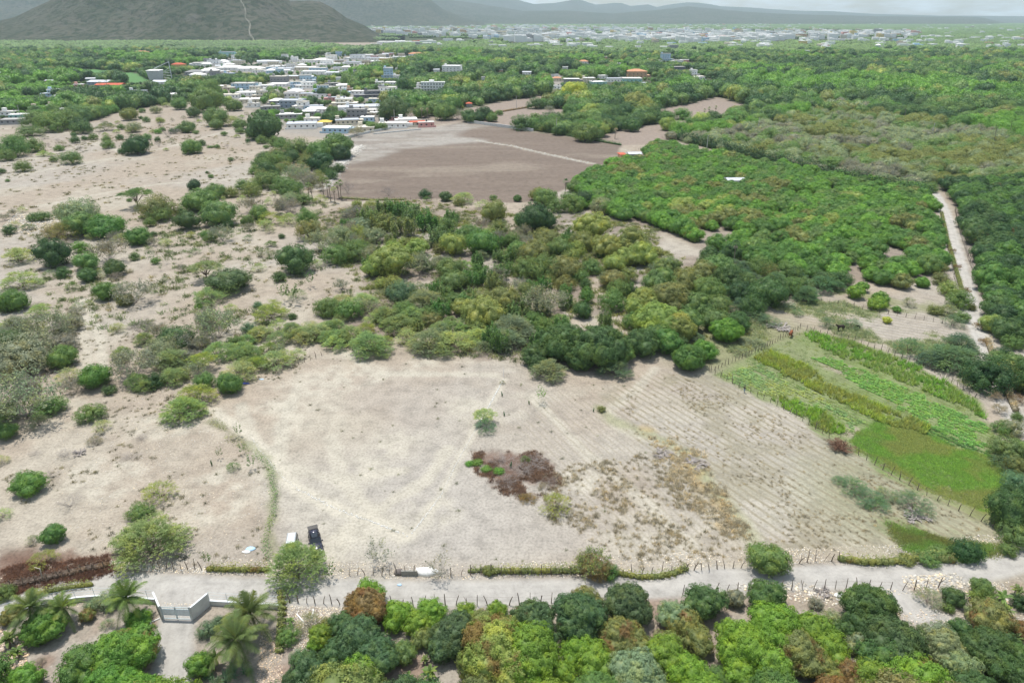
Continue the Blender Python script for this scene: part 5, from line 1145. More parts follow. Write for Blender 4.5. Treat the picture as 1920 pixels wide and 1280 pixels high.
for cx, by, colr, lab in ((528, 129, 'cream', 'cream water tower standing behind flat white roofs'), (417, 129, 'green', 'green and white water tower beside the bright white houses')):
    g = G(cx, by); o = empty('water_tower', (g.x, g.y, 0)); m = MB(); m.tube([(0,0,0),(0,0,8)], 1.3, 12); m.build('shaft', wallm(WC[colr]), o); m = MB(); m.tube([(0,0,8),(0,0,8.6),(0,0,11.5),(0,0,12)], [1.3, 2.3, 2.3, 1.6], 14); m.build('tank', ROOFW, o); tag(o, lab, 'water tower'); HOUSES.append((g.x, g.y, 3))

# ---- the far city: individual blocks for the larger ones, the rest one mass
def far_city():
    rs = RS(44); A = [[(690,58),(1000,50),(1400,62),(1720,62),(1720,70),(1500,74),(1390,82),(1330,84),(1100,76),(960,80),(900,72),(700,66)]]
    P = []
    for k in range(9000):
        px = rs.uniform(690, 1920); py = 44 + 52 * rs.rand() ** 1.15
        core = inpoly(np.array([px]), np.array([py]), A[0])[0]
        p = .66 if core else (.36 if (py < 66 and px < 1500) else .07 if py > 66 else .06)
        if 560 < px < 900 and py > 70: p = 0.02
        if rs.rand() > p * .62: continue
        g = G(px, py); P.append((g.x, g.y, px, py, core))
    P.sort(key=lambda q: q[1]); cols = ['white'] * 30 + ['cream', 'lblue', 'pink', 'beige', 'grey', 'cream', 'yellow', 'orange']
    mats = [ROOFW] + [wallm(WC[c]) for c in ('white', 'cream', 'lblue', 'pink', 'beige', 'grey', 'orange', 'yellow')]; cidx = {c: i + 1 for i, c in enumerate(('white', 'cream', 'lblue', 'pink', 'beige', 'grey', 'orange', 'yellow'))}
    mass = MB(); n = 0
    for (x, y, px, py, core) in P:
        c = cols[rs.randint(len(cols))]; W_ = rs.uniform(12, 26) * (1.25 if core else 1) * (1 + (y > 2500) * .3); D = rs.uniform(10, 20); h = 3.1 * rs.choice([1, 2, 2, 3, 4] if core else [1, 1, 2]) + 7.5; rz = rs.uniform(-.3, .3)
        m = MB(); m.box(-W_/2, W_/2, -D/2, D/2, 0, h, 0)
        if rs.rand() < .5: m.box(-W_/2, W_*.1, -D/4, D/2, h, h + 3, 0)
        m.box(-W_/2-.4, W_/2+.4, -D/2-.4, D/2+.4, h, h+.4, 1) if rs.rand() < .5 else None
        if n < 300 - len(BUILT) - 6:
            o = m.build('house', [mats[cidx[c]], M_REDR if c in ('orange', 'pink') else ROOFW]); o.location = (x, y, 0); o.rotation_euler = (0, 0, rz); tag(o, None, 'house'); BUILT.append((o, px, py, W_ * FPX / DEP(x, y), 0, c, 'city')); HOUSES.append((x, y, W_ * .6)); n += 1
        else:
            co, si = math.cos(rz), math.sin(rz); mass.add([(x + a * co - b * si, y + a * si + b * co, z) for a, b, z in m.v], m.f, cidx[c])
            for i, mm in enumerate(m.m): mass.m[-len(m.m) + i] = cidx[c] if mm == 0 else 0
    tag(mass.build('distant_city', mats), kind='stuff'); print('city', n, len(P))
far_city()

TOWN_CLEAR = [P_TOWN[1], P_TOWN[3]]
# ---- woods round the town and out to the hills
def woods():
    rs = RS(31); pts = []
    OPEN = [P_BROWN, P_UP1, P_UP2, P_UP3, P_MEAD, P_MEAD2, P_LOT, P_ORCH, P_ORCH2] + TOWN_CLEAR
    hx = np.array([h[:3] for h in HOUSES])
    y = 150.0
    while y < 1750:
        sp = 7.2 if y < 700 else 7.2 + (y - 700) * 0.004
        hw = (y * CP + H * SP) * 0.80; x = np.arange(-hw, hw, sp) + rs.rand() * sp; x = x + rs.randn(len(x)) * sp * .3; yy = y + rs.randn(len(x)) * sp * .3
        m = inpoly(x, yy, P_FOREST)
        for P in OPEN: m &= ~inpoly(x, yy, P)
        x, yy = x[m], yy[m]
        for (a, b, d) in zip(x, yy, [0] * len(x)): pts.append((a, b))
        y += sp * .92
    P = np.array(pts)
    # gardens: trees beside and in front of buildings stay low, none stand in them
    top = np.full(len(P), 99.0)
    for k in range(0, len(P), 2000):
        dx = np.abs(P[k:k+2000, None, 0] - hx[None, :, 0]); dy = hx[None, :, 1] - P[k:k+2000, None, 1]; R_ = hx[None, :, 2]
        t = np.where(np.hypot(dx, dy) < R_ + 1.5, 0.0, 99.0)
        t = np.minimum(t, np.where((dx < R_ * 1.0 + np.where(hx[None, :, 1] > 900, 7, 3)) & (dy > 0), np.maximum(dy - R_, 0) * np.where(hx[None, :, 1] > 900, 42, 58) / np.maximum(hx[None, :, 1], 1) + 1.3, 99.0)); top[k:k+2000] = t.min(1)
    intown = np.zeros(len(P), bool)
    for q in P_TOWN: intown |= inpoly(P[:, 0], P[:, 1], q)
    keep = (top > 2.2) & ~(intown & (rs.rand(len(P)) < .45)); P = P[keep]; top = top[keep]
    x, y = P[:, 0], P[:, 1]; px, py = PX(x, y)
    # thinner scrub belts, with earth between: the dry wood on the east and the garden suburb in the north
    n = fbm(x, y, 3, 45); n2 = fbm(x + 300, y, 3, 22); n3 = fbm(x, y + 500, 3, 120); r = rs.rand(len(P))
    dry = inpoly(px, py, [(1240,262),(1400,250),(1560,200),(1920,265),(2400,300),(2400,400),(1925,352),(1745,362),(1500,318)])
    keep = r < np.where(dry, .93, np.where(n2 > .7, .6, .95)); x, y, n, n2, n3, dry, px, py, top = [q[keep] for q in (x, y, n, n2, n3, dry, px, py, top)]; r = rs.rand(len(x))
    tint = np.zeros((len(x), 3)); names = []
    far = sstep(500, 1400, y)
    for i in range(len(x)):
        v = n[i] + (r[i] - .5) * .35
        if dry[i]: t = 'grey' if v > .66 else 'sage' if v > .50 else 'mid' if v > .40 else 'olive'
        elif n3[i] > .58 and px[i] > 1200 or (n3[i] > .62): t = 'fresh' if v > .45 else 'bright'
        else: t = 'deep' if v < .40 else 'dark' if v < .52 else 'mid' if v < .63 else 'bright' if v < .72 else 'olive' if v < .8 else 'yolive'
        tint[i] = np.array(T[t]) * rs.uniform(1.0, 1.35)
        names.append(t)
    w_ = np.where(dry, rs.uniform(5, 9.5, len(x)), 6.2 + 8.5 * rs.rand(len(x)) ** 1.8)
    w_ = np.minimum(w_, np.maximum(top, 2.4) * 1.25)
    inframe = (px > -20) & (px < 1940)
    size = np.where(inframe, w_ / DEP(x, y), 0); order = np.argsort(-size)
    near = order[:285]; rest = order[285:]; keyn = {}
    for i in near:
        t = names[i]; key = 'grey' if (t == 'grey') else 'thorn_dense' if (t == 'sage' and r[i] < .7) else ('rough' if dry[i] or r[i] < .3 else 'round')
        o = link('woodland_tree', solo(key, int(r[i] * 50))); s = w_[i] / 10; o.location = (x[i], y[i], 0); o.rotation_euler = (0, 0, r[i] * 20); o.scale = (s * 1.1, s * 1.1, s * rs.uniform(.9, 1.15))
        o['tint'] = [float(c) for c in tint[i]]; o['flush'] = 0.0; tag(o, None, 'tree'); EVERY.append((o, 'wood_dry' if dry[i] else 'wood', px[i], py[i], w_[i], t, 0))
    q = rest; mid = y[q] < 620; a = q[mid]; b = q[~mid]
    def put(nm, a, meshes, k=1.0):
        scatter(nm, np.stack([x[a], y[a]], 1), w_[a] / 10 * k, r[a] * 6.28 * 7, tint[a], (r[a] < .012) * .6, (rs.rand(len(a)) * len(meshes)).astype(int), meshes, rs.uniform(.85, 1.2, len(a)))
    put('woods', a, [PROTO[k][i][0] for k, i in (('round', 0), ('round', 1), ('round', 2), ('rough', 0), ('rough', 1), ('thorn_dense', 0))], 1.1)
    put('distant_woods', b, FAR_TREES, 1.12)
    # palms standing above the wood
    pk = [(c, d) for c, d in ((200,170),(212,172),(197,150),(186,158),(560,118),(548,120),(900,150),(915,152),(930,145),(940,155),(860,140),(880,148),(905,135),(1142,165),(1150,163),(1160,166),(1180,165),(1230,168),(1268,175),(1280,178),(960,140),(1000,150),(950,168),(925,170),(1090,120),(1115,118),(1380,215),(1420,205),(1470,175),(1520,205),(1560,210),(1900,230),(1870,245),(1745,230),(1700,205),(1600,215),(1580,228),(890,160),(975,120),(1010,130),(1040,128),(1750,118),(1770,120),(1790,125),(1810,122),(1830,126),(1850,120),(1780,130),(1735,125),(470,128),(480,132))]
    for (c, d) in pk: plant('palm_tall' if d < 200 or c % 2 == 0 else 'fan_palm', c, d, 20, 'mid', 'coconut_palm' if d < 200 or c % 2 == 0 else 'fan_palm', 'palm tree', 0, 1, R0, split=False)
    # groves out to the foot of the mountains
    G_ = []; y = 1700.0
    while y < 9500:
        st_ = 74 if y < 4000 else 110; hw = (y * CP + H * SP) * .82
        for gx in np.arange(-hw, hw, st_): G_.append((gx + rs.randn() * 8, y + rs.randn() * 8, st_ / 74))
        y += st_ * .95
    g = np.array(G_); gp = PX(g[:, 0], g[:, 1]); keep = ~((gp[0] < 700) & (g[:, 1] > 2430)) & ~inpoly(g[:, 0], g[:, 1], P_LOT)
    dens = np.where((gp[1] < 84) & (gp[1] > 56) & (gp[0] > 690) & (gp[0] < 1720), .16, .9); keep &= rs.rand(len(g)) < dens
    g = g[keep]; nn = fbm(g[:, 0], g[:, 1], 3, 500); tt = np.array([T['dark']]) * (1 - nn[:, None]) + np.array([T['mid']]) * nn[:, None]; tt = tt * 1.1 * rs.uniform(.85, 1.15, (len(g), 1))
    scatter('faraway_woods', g[:, :2], g[:, 2] * 1.0, rs.rand(len(g)) * 6.28, tt, np.zeros(len(g)), (rs.rand(len(g)) * 4).astype(int), GROVES, 1 / g[:, 2])
woods()
# ================================================================== FENCES, HEDGES, WALLS
M_POST = plain('weathered_fence_post', (.16, .13, .10), .9, noise=.3); M_WIRE = plain('rusty_wire', (.20, .17, .15), .6); M_CONC = plain('pale_concrete', (.56, .56, .53), .85, noise=.15, scale=.8); M_CAP = plain('white_painted_wall_cap', (.68, .71, .72), .7)
M_BLUEP = plain('pale_blue_painted_steel', (.42, .52, .55), .5, .2); M_WHITEP = plain('white_sheet', (.80, .79, .76), .6); M_BLUET = plain('blue_plastic', (.05, .09, .42), .5); M_LBLUE = plain('light_blue_plastic', (.40, .58, .75), .5)
RF = random.Random(4)
def resample(line, step):
    out = []; acc = 0.0
    P = [Vector((*p, 0)) for p in line]
    for a, b in zip(P[:-1], P[1:]):
        L_ = (b - a).length; s = acc
        while s < L_: out.append(a.lerp(b, s / L_)); s += step
        acc = s - L_
    return out
def stick_fence(px, step, hgt, lab, wires=2, rough=.25, mat=None, grp=None):
    pts = resample(gpoly(px), step)[:99]; c = pts[0].copy(); o = empty('stick_fence', c)
    for p in pts:
        h = hgt * RF.uniform(.75, 1.25); d = p - c; lx, ly = RF.gauss(0, rough) * .5, RF.gauss(0, rough) * .5; r = RF.uniform(.045, .08)
        m = MB(); m.tube([(d.x, d.y, -.2), (d.x + lx * .4, d.y + ly * .3, h * .5), (d.x + lx, d.y + ly, h)], [r * 1.2, r, r * .7], 5)
        if RF.random() < .25: m.tube([(d.x + lx * .4, d.y + ly * .3, h * .55), (d.x + lx * .4 + RF.gauss(0, .3), d.y + RF.gauss(0, .2), h * .95)], [r * .6, r * .4], 4)
        m.build('post', mat or M_POST, o)
    w_ = MB()
    for k in range(wires):
        z = hgt * (.45 + .35 * k); w_.tube([(p - c) + Vector((0, 0, z + .02 * math.sin(i))) for i, p in enumerate(pts)], .012, 3)
    if wires: w_.build('wire', M_WIRE, o)
    return tag(o, lab, 'fence')
stick_fence([(286,1064),(392,1069)], 1.1, 1.5, 'leaning stick fence between the road rubble and the big feathery thorn tree', rough=.7)
stick_fence([(0,1106),(60,1093),(130,1078),(200,1064)], 1.5, 1.4, 'stick fence wrapped in dark red creeper at the west end of the road')
stick_fence([(655,1078),(745,1078),(790,1078)], 1.2, 1.7, 'crooked stick fence behind the two pale leafless shrubs by the road', rough=.6)
stick_fence([(845,1079),(935,1076),(1160,1078),(1286,1072)], 1.5, 1.7, 'stick fence standing in the long green hedge north of the road', rough=.4)
stick_fence([(1286,1069),(1400,1064)], 1.2, 1.6, 'stick fence running up to the round dark roadside bush', rough=.6)
stick_fence([(1482,1056),(1580,1050)], 1.3, 1.7, 'stick fence between the round dark bush and the vine hedge', rough=.7)
stick_fence([(528,1128),(645,1132)], 1.2, 1.6, 'stick fence beyond the end of the pale farm wall', rough=.5)
stick_fence([(735,1136),(830,1134),(970,1134),(1045,1130)], 1.5, 1.9, 'stick fence between the road and the lime green mangoes', rough=.5)
stick_fence([(1280,1114),(1350,1111),(1450,1107),(1600,1103),(1672,1105)], 1.6, 1.8, 'stick fence south of the road from the dark mangoes to the track', rough=.35)
stick_fence([(1692,1107),(1775,1101)], 1.8, 1.9, 'short stick fence east of the forking track', rough=.3)
stick_fence([(1330,697),(1470,768),(1600,848),(1730,925),(1866,990)], 1.7, 1.7, 'long stick fence dividing the ploughed fan from the green lawn', rough=.4)
stick_fence([(1333,697),(1430,655),(1500,616)], 1.3, 1.5, 'stick fence along the northwest end of the green crops')
stick_fence([(1500,616),(1600,640),(1735,688),(1838,752)], 1.7, 1.6, 'stick fence between the tall maize rows and the weedy terrace')
stick_fence([(560,683),(630,656)], 1.6, 1.5, 'short stick fence at the upper edge of the cleared plot')
stick_fence([(1540,565),(1640,585),(1790,610)], 2.2, 1.5, 'thin fence between the terrace saplings and the orchard edge')
stick_fence([(1790,395),(1800,440),(1820,500),(1842,560),(1858,620)], 2.2, 2.0, 'post fence under the dense mangoes east of the side lane', rough=.2)
stick_fence([(1762,395),(1772,450),(1784,500),(1797,560)], 2.4, 1.7, 'post fence on the orchard side of the side lane', rough=.2)
stick_fence([(640,377),(760,375),(860,376),(960,386)], 2.4, 1.6, 'stick fence at the near edge of the big dark field', rough=.3)
stick_fence([(1180,290),(1290,236)], 3.5, 1.5, 'fence beside the upper pasture next to the orchard')

def hedge(px, width, hgt, tint, lab, flush=0.0, n=220, leaf=.24, seed=1, name='hedge', core=True, jag=.3):
    line = gpoly(px); pts = resample(line, .35); rs = RS(seed); P = np.array([(p.x, p.y) for p in pts]); k = rs.randint(0, len(P), int(n * 2.2 * len(P) / 25))
    hh = hgt * (1 - jag + 2 * jag * fbm(P[:, 0] * 3, P[:, 1] * 3, 3, 4))[k]; th = rs.rand(len(k)) * math.pi; rr = rs.uniform(.65, 1.2, len(k))
    n0 = np.array([0., 1.]); X = P[k, 0] + rs.randn(len(k)) * .3; Y = P[k, 1] + np.cos(th) * width * .5 * rr; Z = np.sin(th) ** .6 * hh * rr + .05
    Nn = unit(np.stack([rs.randn(len(k)) * .4, np.cos(th), np.sin(th) + .4], 1) + rs.randn(len(k), 3) * .4); c = P[0]
    V, F, r = leaves(np.stack([X - c[0], Y - c[1], Z], 1), Nn, leaf, leaf * .6, rs); VV = [V]; F3 = []; rr_ = [r]; b = len(V)
    if core:
        for q in pts[::3]:
            s = ICO1[0] * np.array((.8, width * .34, hgt * .36)) + np.array((q.x - c[0], q.y - c[1], hgt * .28)); VV.append(s); F3.append(ICO1[1] + b); b += len(s); rr_.append(np.full(len(s), .4))
    me = mesh_np(name, np.concatenate(VV), [F] + ([np.concatenate(F3)] if F3 else []), [M_LEAF], {'rnd': np.concatenate(rr_)}); o = link(name, me); o.location = (c[0], c[1], 0); o['tint'] = T[tint] if isinstance(tint, str) else tint; o['flush'] = flush
    return tag(o, lab, 'hedge')
hedge([(395,1069),(450,1070),(508,1070)], 1.4, 1.3, 'olive', 'low hedge with red blossom west of the roadside feathery tree', .75, seed=2)
hedge([(930,1073),(1000,1073),(1090,1072)], 1.5, 1.4, 'olive', 'trimmed olive green hedge north of the road, west of the rusty shrub', .1, seed=3)
hedge([(1158,1076),(1200,1083),(1235,1082),(1262,1076),(1288,1066)], 1.5, 1.0, 'olive', 'sagging low hedge east of the rusty roadside shrub', .2, seed=4)
hedge([(1578,1050),(1620,1056),(1665,1056),(1700,1050),(1745,1050),(1790,1052)], 2.0, 1.4, 'olive', 'tangled vine hedge between the stick fence and the dark roadside tree', .55, seed=5)
hedge([(885,1072),(905,1070),(930,1072)], 1.0, .9, 'olive', 'small clump of hedge on its own beside stick posts', .1, seed=6)
hedge([(0,1103),(50,1093),(120,1078),(170,1066),(205,1060)], 2.2, .9, (.15,.11,.08), 'dark red dry creeper hedge at the west end of the road', .0, seed=7, n=200)
hedge([(60,1118),(100,1108),(150,1100),(170,1097)], 1.3, 1.0, 'olive', 'creeper growing over the farm wall behind the palms', .2, seed=8)
hedge([(527,1112),(530,1140),(528,1180),(524,1230)], .8, 1.1, 'olive', 'thin hedge running south from the end of the farm wall', .1, seed=9)
hedge([(1000,243),(1050,252),(1100,262),(1165,273)], 2.5, 1.8, 'dark', 'dark hedge on the far edge of the big dark field', .2, seed=10, n=120, leaf=.4)
hedge([(885,220),(930,212),(985,203),(1045,190)], 3, 1.6, 'rust', 'brown dry hedge between the two upper pastures', .5, seed=11, n=100, leaf=.4)
hedge([(1765,400),(1776,450),(1790,500),(1803,545)], 1.4, 1.0, 'olive', 'rusty hedge on the west side of the side lane', .3, seed=12)
hedge([(1850,640),(1880,720),(1905,775)], 2.0, 1.8, 'dry', 'dry pinkish hedge along the lower side lane', .4, seed=13)
hedge([(1270,262),(1400,296),(1500,322),(1600,345),(1740,372)], 7, 6.5, 'deep', 'tall dark hedgerow of trees behind the mango orchard', .0, seed=14, n=120, leaf=.9, jag=.25)
hedge([(640,372),(700,376),(760,375)], 1.6, 1.0, 'olive', 'low weeds under the fence of the big dark field', .2, seed=15)
for i, q in enumerate([[(397,790),(430,806)], [(425,822),(460,838),(468,850)], [(478,852),(500,868),(512,885)], [(510,888),(516,930),(514,965)], [(512,968),(502,1000),(497,1018)], [(498,1020),(506,1050)]]):
    hedge(q, 2.0, .8, ['olive', 'olive', 'mid', 'bright', 'mid', 'bright'][i], 'patch of green weeds in the line west of the cars, %s' % ['top of the line', 'beside small agaves', 'above the white track', 'brightest and thickest stretch', 'next to the lowest plants', 'nearest the red blossom hedge'][i], .05, 120, .22, 20 + i, 'weed_strip', False, .5)['kind'] = 'stuff'

# boundary wall of the farm: low rendered wall with a white cap and a wire fence on it
def wall_run(px, lab, hgt=.75, thick=.2, fence=1.5):
    L_ = gpoly(px); c = Vector((*L_[0], 0)); o = empty('boundary_wall', c); m = MB(); cp = MB(); w_ = MB()
    for a, b in zip(L_[:-1], L_[1:]):
        a = Vector((*a, 0)) - c; b = Vector((*b, 0)) - c; d = (b - a).normalized(); n = Vector((-d.y, d.x, 0)) * thick / 2; z = Vector((0, 0, hgt))
        for mm, e, z0, z1 in ((m, 1.0, -.2, hgt), (cp, 1.5, hgt, hgt + .10)):
            mm.add([a - n*e + Vector((0,0,z0)), b - n*e + Vector((0,0,z0)), b + n*e + Vector((0,0,z0)), a + n*e + Vector((0,0,z0)), a - n*e + Vector((0,0,z1)), b - n*e + Vector((0,0,z1)), b + n*e + Vector((0,0,z1)), a + n*e + Vector((0,0,z1))], [(0,3,2,1),(4,5,6,7),(0,1,5,4),(1,2,6,5),(2,3,7,6),(3,0,4,7)])
        if fence:
            for k in range(3): w_.tube([a + Vector((0,0,hgt+.1+fence*(k+1)/3)), b + Vector((0,0,hgt+.1+fence*(k+1)/3))], .014, 3)
    m.build('wall', M_CONC, o); cp.build('wall_cap', M_CAP, o)
    if fence:
        w_.build('wire', M_BLUEP, o)
        for p in resample(L_, 2.6):
            q = MB(); d = p - c; q.tube([(d.x, d.y, hgt + .1), (d.x, d.y, hgt + .1 + fence)], .03, 5); q.build('post', M_BLUEP, o)
    return tag(o, lab, 'wall')
wall_run([(-60,1178),(25,1153),(90,1138),(145,1127),(180,1124),(240,1127),(293,1130)], 'curving farm wall with white cap and wire, west of the white gate')
wall_run([(395,1133),(460,1137),(524,1141)], 'straight farm wall with white cap and wire, east of the white gate')
def wing(px, hgt, lab):
    L_ = gpoly(px); a, b = [Vector((*p, 0)) for p in L_]; d = (b - a); n = Vector((-d.y, d.x, 0)).normalized() * .09; o = empty('gate_wall', a); m = MB(); cp = MB()
    for mm, e, z0, z1 in ((m, 1, -.2, hgt), (cp, 1.35, hgt, hgt + .08)):
        q = [-n*e, d - n*e, d + n*e, n*e]; mm.add([p + Vector((0,0,z0)) for p in q] + [p + Vector((0,0,z1)) for p in q], [(0,3,2,1),(4,5,6,7),(0,1,5,4),(1,2,6,5),(2,3,7,6),(3,0,4,7)])
    m.build('wall', M_CONC, o); cp.build('wall_cap', M_CAP, o); return tag(o, lab, 'wall')
wing([(293,1131),(305,1159)], 2.2, 'tall slanting wall on the west side of the white gate'); wing([(394,1134),(362,1161)], 2.2, 'tall slanting pale wall on the east side of the white gate')
a, b = G(306, 1160), G(361, 1162); mid = (a + b) / 2; g = empty('driveway_gate', mid, math.atan2(b.y - a.y, b.x - a.x)); hw = (b - a).length / 2
for s in (-1, 1):
    lf = MB(); x0, x1 = (0.03, hw - .12) if s > 0 else (-hw + .12, -.03)
    for z in (.15, .85, 1.9, 2.25): lf.box(x0, x1, -.03, .03, z, z + .07)
    for x in (x0, x1 - .06): lf.box(x, x + .06, -.032, .032, .15, 2.32)
    o = lf.build('leaf_frame', M_BLUEP, g); p = MB(); p.box(x0 + .06, x1 - .06, -.01, .01, .925, 1.9); p.build('sheet_panel', M_CAP, o)
    for i in range(9): xx = x0 + .1 + (x1 - x0 - .2) * i / 8; p = MB(); p.tube([(xx, 0, .22), (xx, 0, .85)], .012, 4); p.tube([(xx, 0, 1.97), (xx, 0, 2.25)], .012, 4); p.build('bar', M_BLUEP, o)
    q = MB(); q.tube([(s * hw, 0, 0), (s * hw, 0, 2.5)], .09, 8); q.build('gate_post', M_CONC, g)
tag(g, 'pale blue and white double leaf steel gate closing the farm driveway', 'gate')
# walls and stones round the dark field
wall_run([(876,230),(920,236),(1000,247)], 'dark grey block wall at the far corner of the big dark field', 2.0, .25, 0)
wall_run([(640,262),(690,250),(740,240),(800,235)], 'low pale wall between the houses and the graded field', 1.4, .25, 0)
wall_run([(700,252),(790,243)], 'second thin kerb wall in front of the pink house row', .6, .25, 0)
wall_run([(600,205),(640,206),(655,214)], 'grey yard wall among the town houses', 1.8, .2, 0); wall_run([(215,203),(240,202),(260,199)], 'grey block wall beside the western pasture trees', 1.6, .25, 0)

# ---- small things by the road
def blob_thing(name, px, py, sx, sy, sz, mat, lab, cat, seed, sub=ICO2):
    g = G(px, py); v = sub[0].copy(); n = fbm(v[:, 0] * 2 + seed, v[:, 1] * 2 + v[:, 2], 3, .8); v = v * (.7 + .6 * n)[:, None] * np.array((sx, sy, sz)); v[:, 2] = np.maximum(v[:, 2], -.02) + .02
    o = link(name, mesh_np(name, v, sub[1], [mat])); o.location = g; return tag(o, lab, cat)
blob_thing('plastic_sheet', 470, 1029, .9, .6, .25, M_LBLUE, 'crumpled light blue and white plastic sheet on bare soil west of the cars', 'sheet', 1); blob_thing('plastic_sheet', 462, 1034, .7, .4, .2, M_WHITEP, 'small white plastic sheet touching the crumpled blue one', 'sheet', 2)
blob_thing('tarp', 458, 719, 1.4, .35, .25, M_BLUET, 'strip of dark blue tarp under the bright green bush', 'tarp', 3); blob_thing('plastic_sheet', 490, 711, .6, .25, .12, M_LBLUE, 'thin light blue scrap on the plot near the blue tarp', 'sheet', 4)
blob_thing('tarp', 800, 1073, 1.9, .9, .9, M_WHITEP, 'large white tarp heaped by the fence next to a pale shrub', 'tarp', 5); blob_thing('stone', 749, 1074, .8, .6, .8, plain('dark_boulder', (.16, .14, .13), .9), 'dark boulder with pale top beside the white tarp', 'stone', 6)
blob_thing('stone', 1574, 1116, .9, .45, .3, M_WHITEP, 'white boulder lying in the clearing south of the road', 'stone', 7); blob_thing('plastic_sheet', 749, 1096, .35, .25, .15, M_LBLUE, 'tiny blue plastic scrap on the road verge below the boulder', 'sheet', 8)
g = G(768, 1078); m = MB(); m.box(-1.2, 1.2, -.12, .12, 0, .9); o = m.build('block_wall', plain('grey_blockwork', (.27, .26, .23), .9)); o.location = g; tag(o, 'short grey block wall between the boulder and the white tarp', 'wall')
g = G(1575, 840); mb, _ = bare_shrub('brush', 4.6, 1.5, 61, 22, 3, r0=.05); o = mb.build('brush_pile', plain('reddish_cut_brush', (.17, .095, .06), .9)); o.location = g; tag(o, 'heap of reddish brown cut branches on the ploughed fan near the lawn', 'brush pile')
for i, (x, y, w_, lab) in enumerate(((1545, 1113, 2.2, 'tangle of bleached branches in the clearing south of the road'), (1240, 850, 4.0, 'thin bleached branches lying among the furrows near the straw'), (1305, 868, 4.5, 'big bleached branch tangle on the straw patch'), (1720, 968, 4, 'fallen twigs above the green weeds in the east corner'), (1705, 1045, 3, 'bleached twigs beside the vine hedge'), (150, 850, 2.6, 'dead twigs lying on the pale western soil'), (1460, 614, 6, 'pale fallen branch in the grass west of the brown cow'))):
    mb, _ = bare_shrub('branches', w_, .5, 70 + i, 6, 3, r0=.05); o = mb.build('fallen_branch', M_DEAD); o.location = G(x, y); tag(o, lab, 'branch')
for i, (x, y, x2, y2, lab) in enumerate(((282, 1166, 300, 1158, 'white plank leaning near the gate'), (281, 1152, 283, 1170, 'white plank standing by the clipped mango'), (556, 1150, 570, 1166, 'white pole lying south of the stick fence'), (584, 1158, 588, 1142, 'second pale pole lying beside the rusty mango'))):
    a, b = G(x, y, .1), G(x2, y2, .1); m = MB(); m.tube([(0, 0, 0), tuple(b - a)], .09, 5); o = m.build('plank', M_WHITEP); o.location = a; tag(o, lab, 'plank')
a = G(80, 1086); m = MB(); m.tube([(0,0,0),(.3,-.1,2.2)], .07, 6); m.tube([(.3,-.1,2.2),(-.6,.1,2.3)], .05, 5); o = m.build('bent_post', plain('bleached_wood', (.55, .50, .42), .8)); o.location = a; tag(o, 'bleached bent post standing in the dark red creeper', 'post')
g = G(944, 706); m = MB(); m.tube([(0,0,0),(0,0,2.4)], .05, 6); o = m.build('survey_stake', M_WHITEP); o.location = g; tag(o, 'white stake at the head of the chalk line', 'stake')

# white lines and stone rows on the ground
def dashes(name, line, step, rr, lab, cat, seed, mat, jit=.25, flat=.35):
    rs = RS(seed); V = []; F = []; b = 0; c = line[0]
    for p in resample(line, step):
        s = rr * rs.uniform(.5, 1.3); q = ICO1[0] * np.array((s, s, s * flat)) + np.array((p.x - c[0] + rs.randn() * jit, p.y - c[1] + rs.randn() * jit, s * flat * .3)); V.append(q); F.append(ICO1[1] + b); b += len(q)
    o = link(name, mesh_np(name, np.concatenate(V), np.concatenate(F), [mat])); o.location = (c[0], c[1], 0); o['kind'] = 'stuff'; return o
M_CHALK = plain('white_lime', (.62, .61, .57), .9); M_STONE = plain('pale_stone', (.56, .53, .48), .9, noise=.25, scale=2)
for i, ln in enumerate((LN_WHITE1[:2], LN_WHITE1[1:4], LN_WHITE1[3:])): dashes('chalk_line', ln, .22, [.20, .10, .13][i], '', '', 3 + i, M_CHALK, .06, .12)
for i, ln in enumerate((LN_WHITE2[1:4], LN_WHITE2[3:])): dashes('chalk_line', ln, .25, [.10, .17][i], '', '', 9 + i, M_CHALK, .12, .12)
dashes('stone_row', LN_WHITEROW, .8, .55, '', '', 15, M_STONE, .9)
dashes('stone_row', LN_STONES, .06, .55, '', '', 16, M_STONE, 1.9, .6)
# ================================================================== LOW COVER: stones, stubble, weeds, crops
M_TUFT = leaf_material('tufts', .35, .25, .7, .15)
def tuft_form(name, n, ln, wd, seed, spread=.25, up=1.0):
    rs = RS(seed); P = np.stack([rs.randn(n) * spread, rs.randn(n) * spread, np.zeros(n)], 1); az = rs.rand(n) * 6.28; d = unit(np.stack([np.cos(az), np.sin(az), np.full(n, up)], 1)); L_ = ln * rs.uniform(.6, 1.1, n)[:, None]
    s = np.stack([-np.sin(az), np.cos(az), np.zeros(n)], 1) * wd; V = np.stack([P - s, P + s, P + d * L_ * .6 + s * .7, P + d * L_ + s * .0 + np.array((0, 0, -ln * .1)), P + d * L_ * .6 - s * .7], 1).reshape(-1, 3)
    return mesh_np(name, V, np.arange(n * 5).reshape(n, 5), [M_TUFT], {'rnd': np.repeat(rs.rand(n), 5)})
def stone_form(seed):
    rs = RS(seed); v = ICO1[0] * (.6 + .6 * rs.rand(len(ICO1[0]), 1)) * np.array((.13, .11, .07)); me = mesh_np('stone', v, ICO1[1], [M_STONE2], {'rnd': rs.rand(len(v))}); return me
M_STONE2 = leaf_material('rubble_stones', .2, 0, .9, .1)
STONES = [stone_form(i) for i in range(3)]
TUFTS = [tuft_form('dry_tuft', 26, .55, .03, i) for i in range(3)]; CORN = [tuft_form('maize', 16, 1.5, .06, 10 + i, .12, 2.2) for i in range(3)]; BEAN = [tuft_form('bean', 34, .42, .08, 20 + i, .22, .6) for i in range(3)]; GRASSF = [tuft_form('grass', 30, .30, .025, 30 + i, .3, 1.6) for i in range(3)]
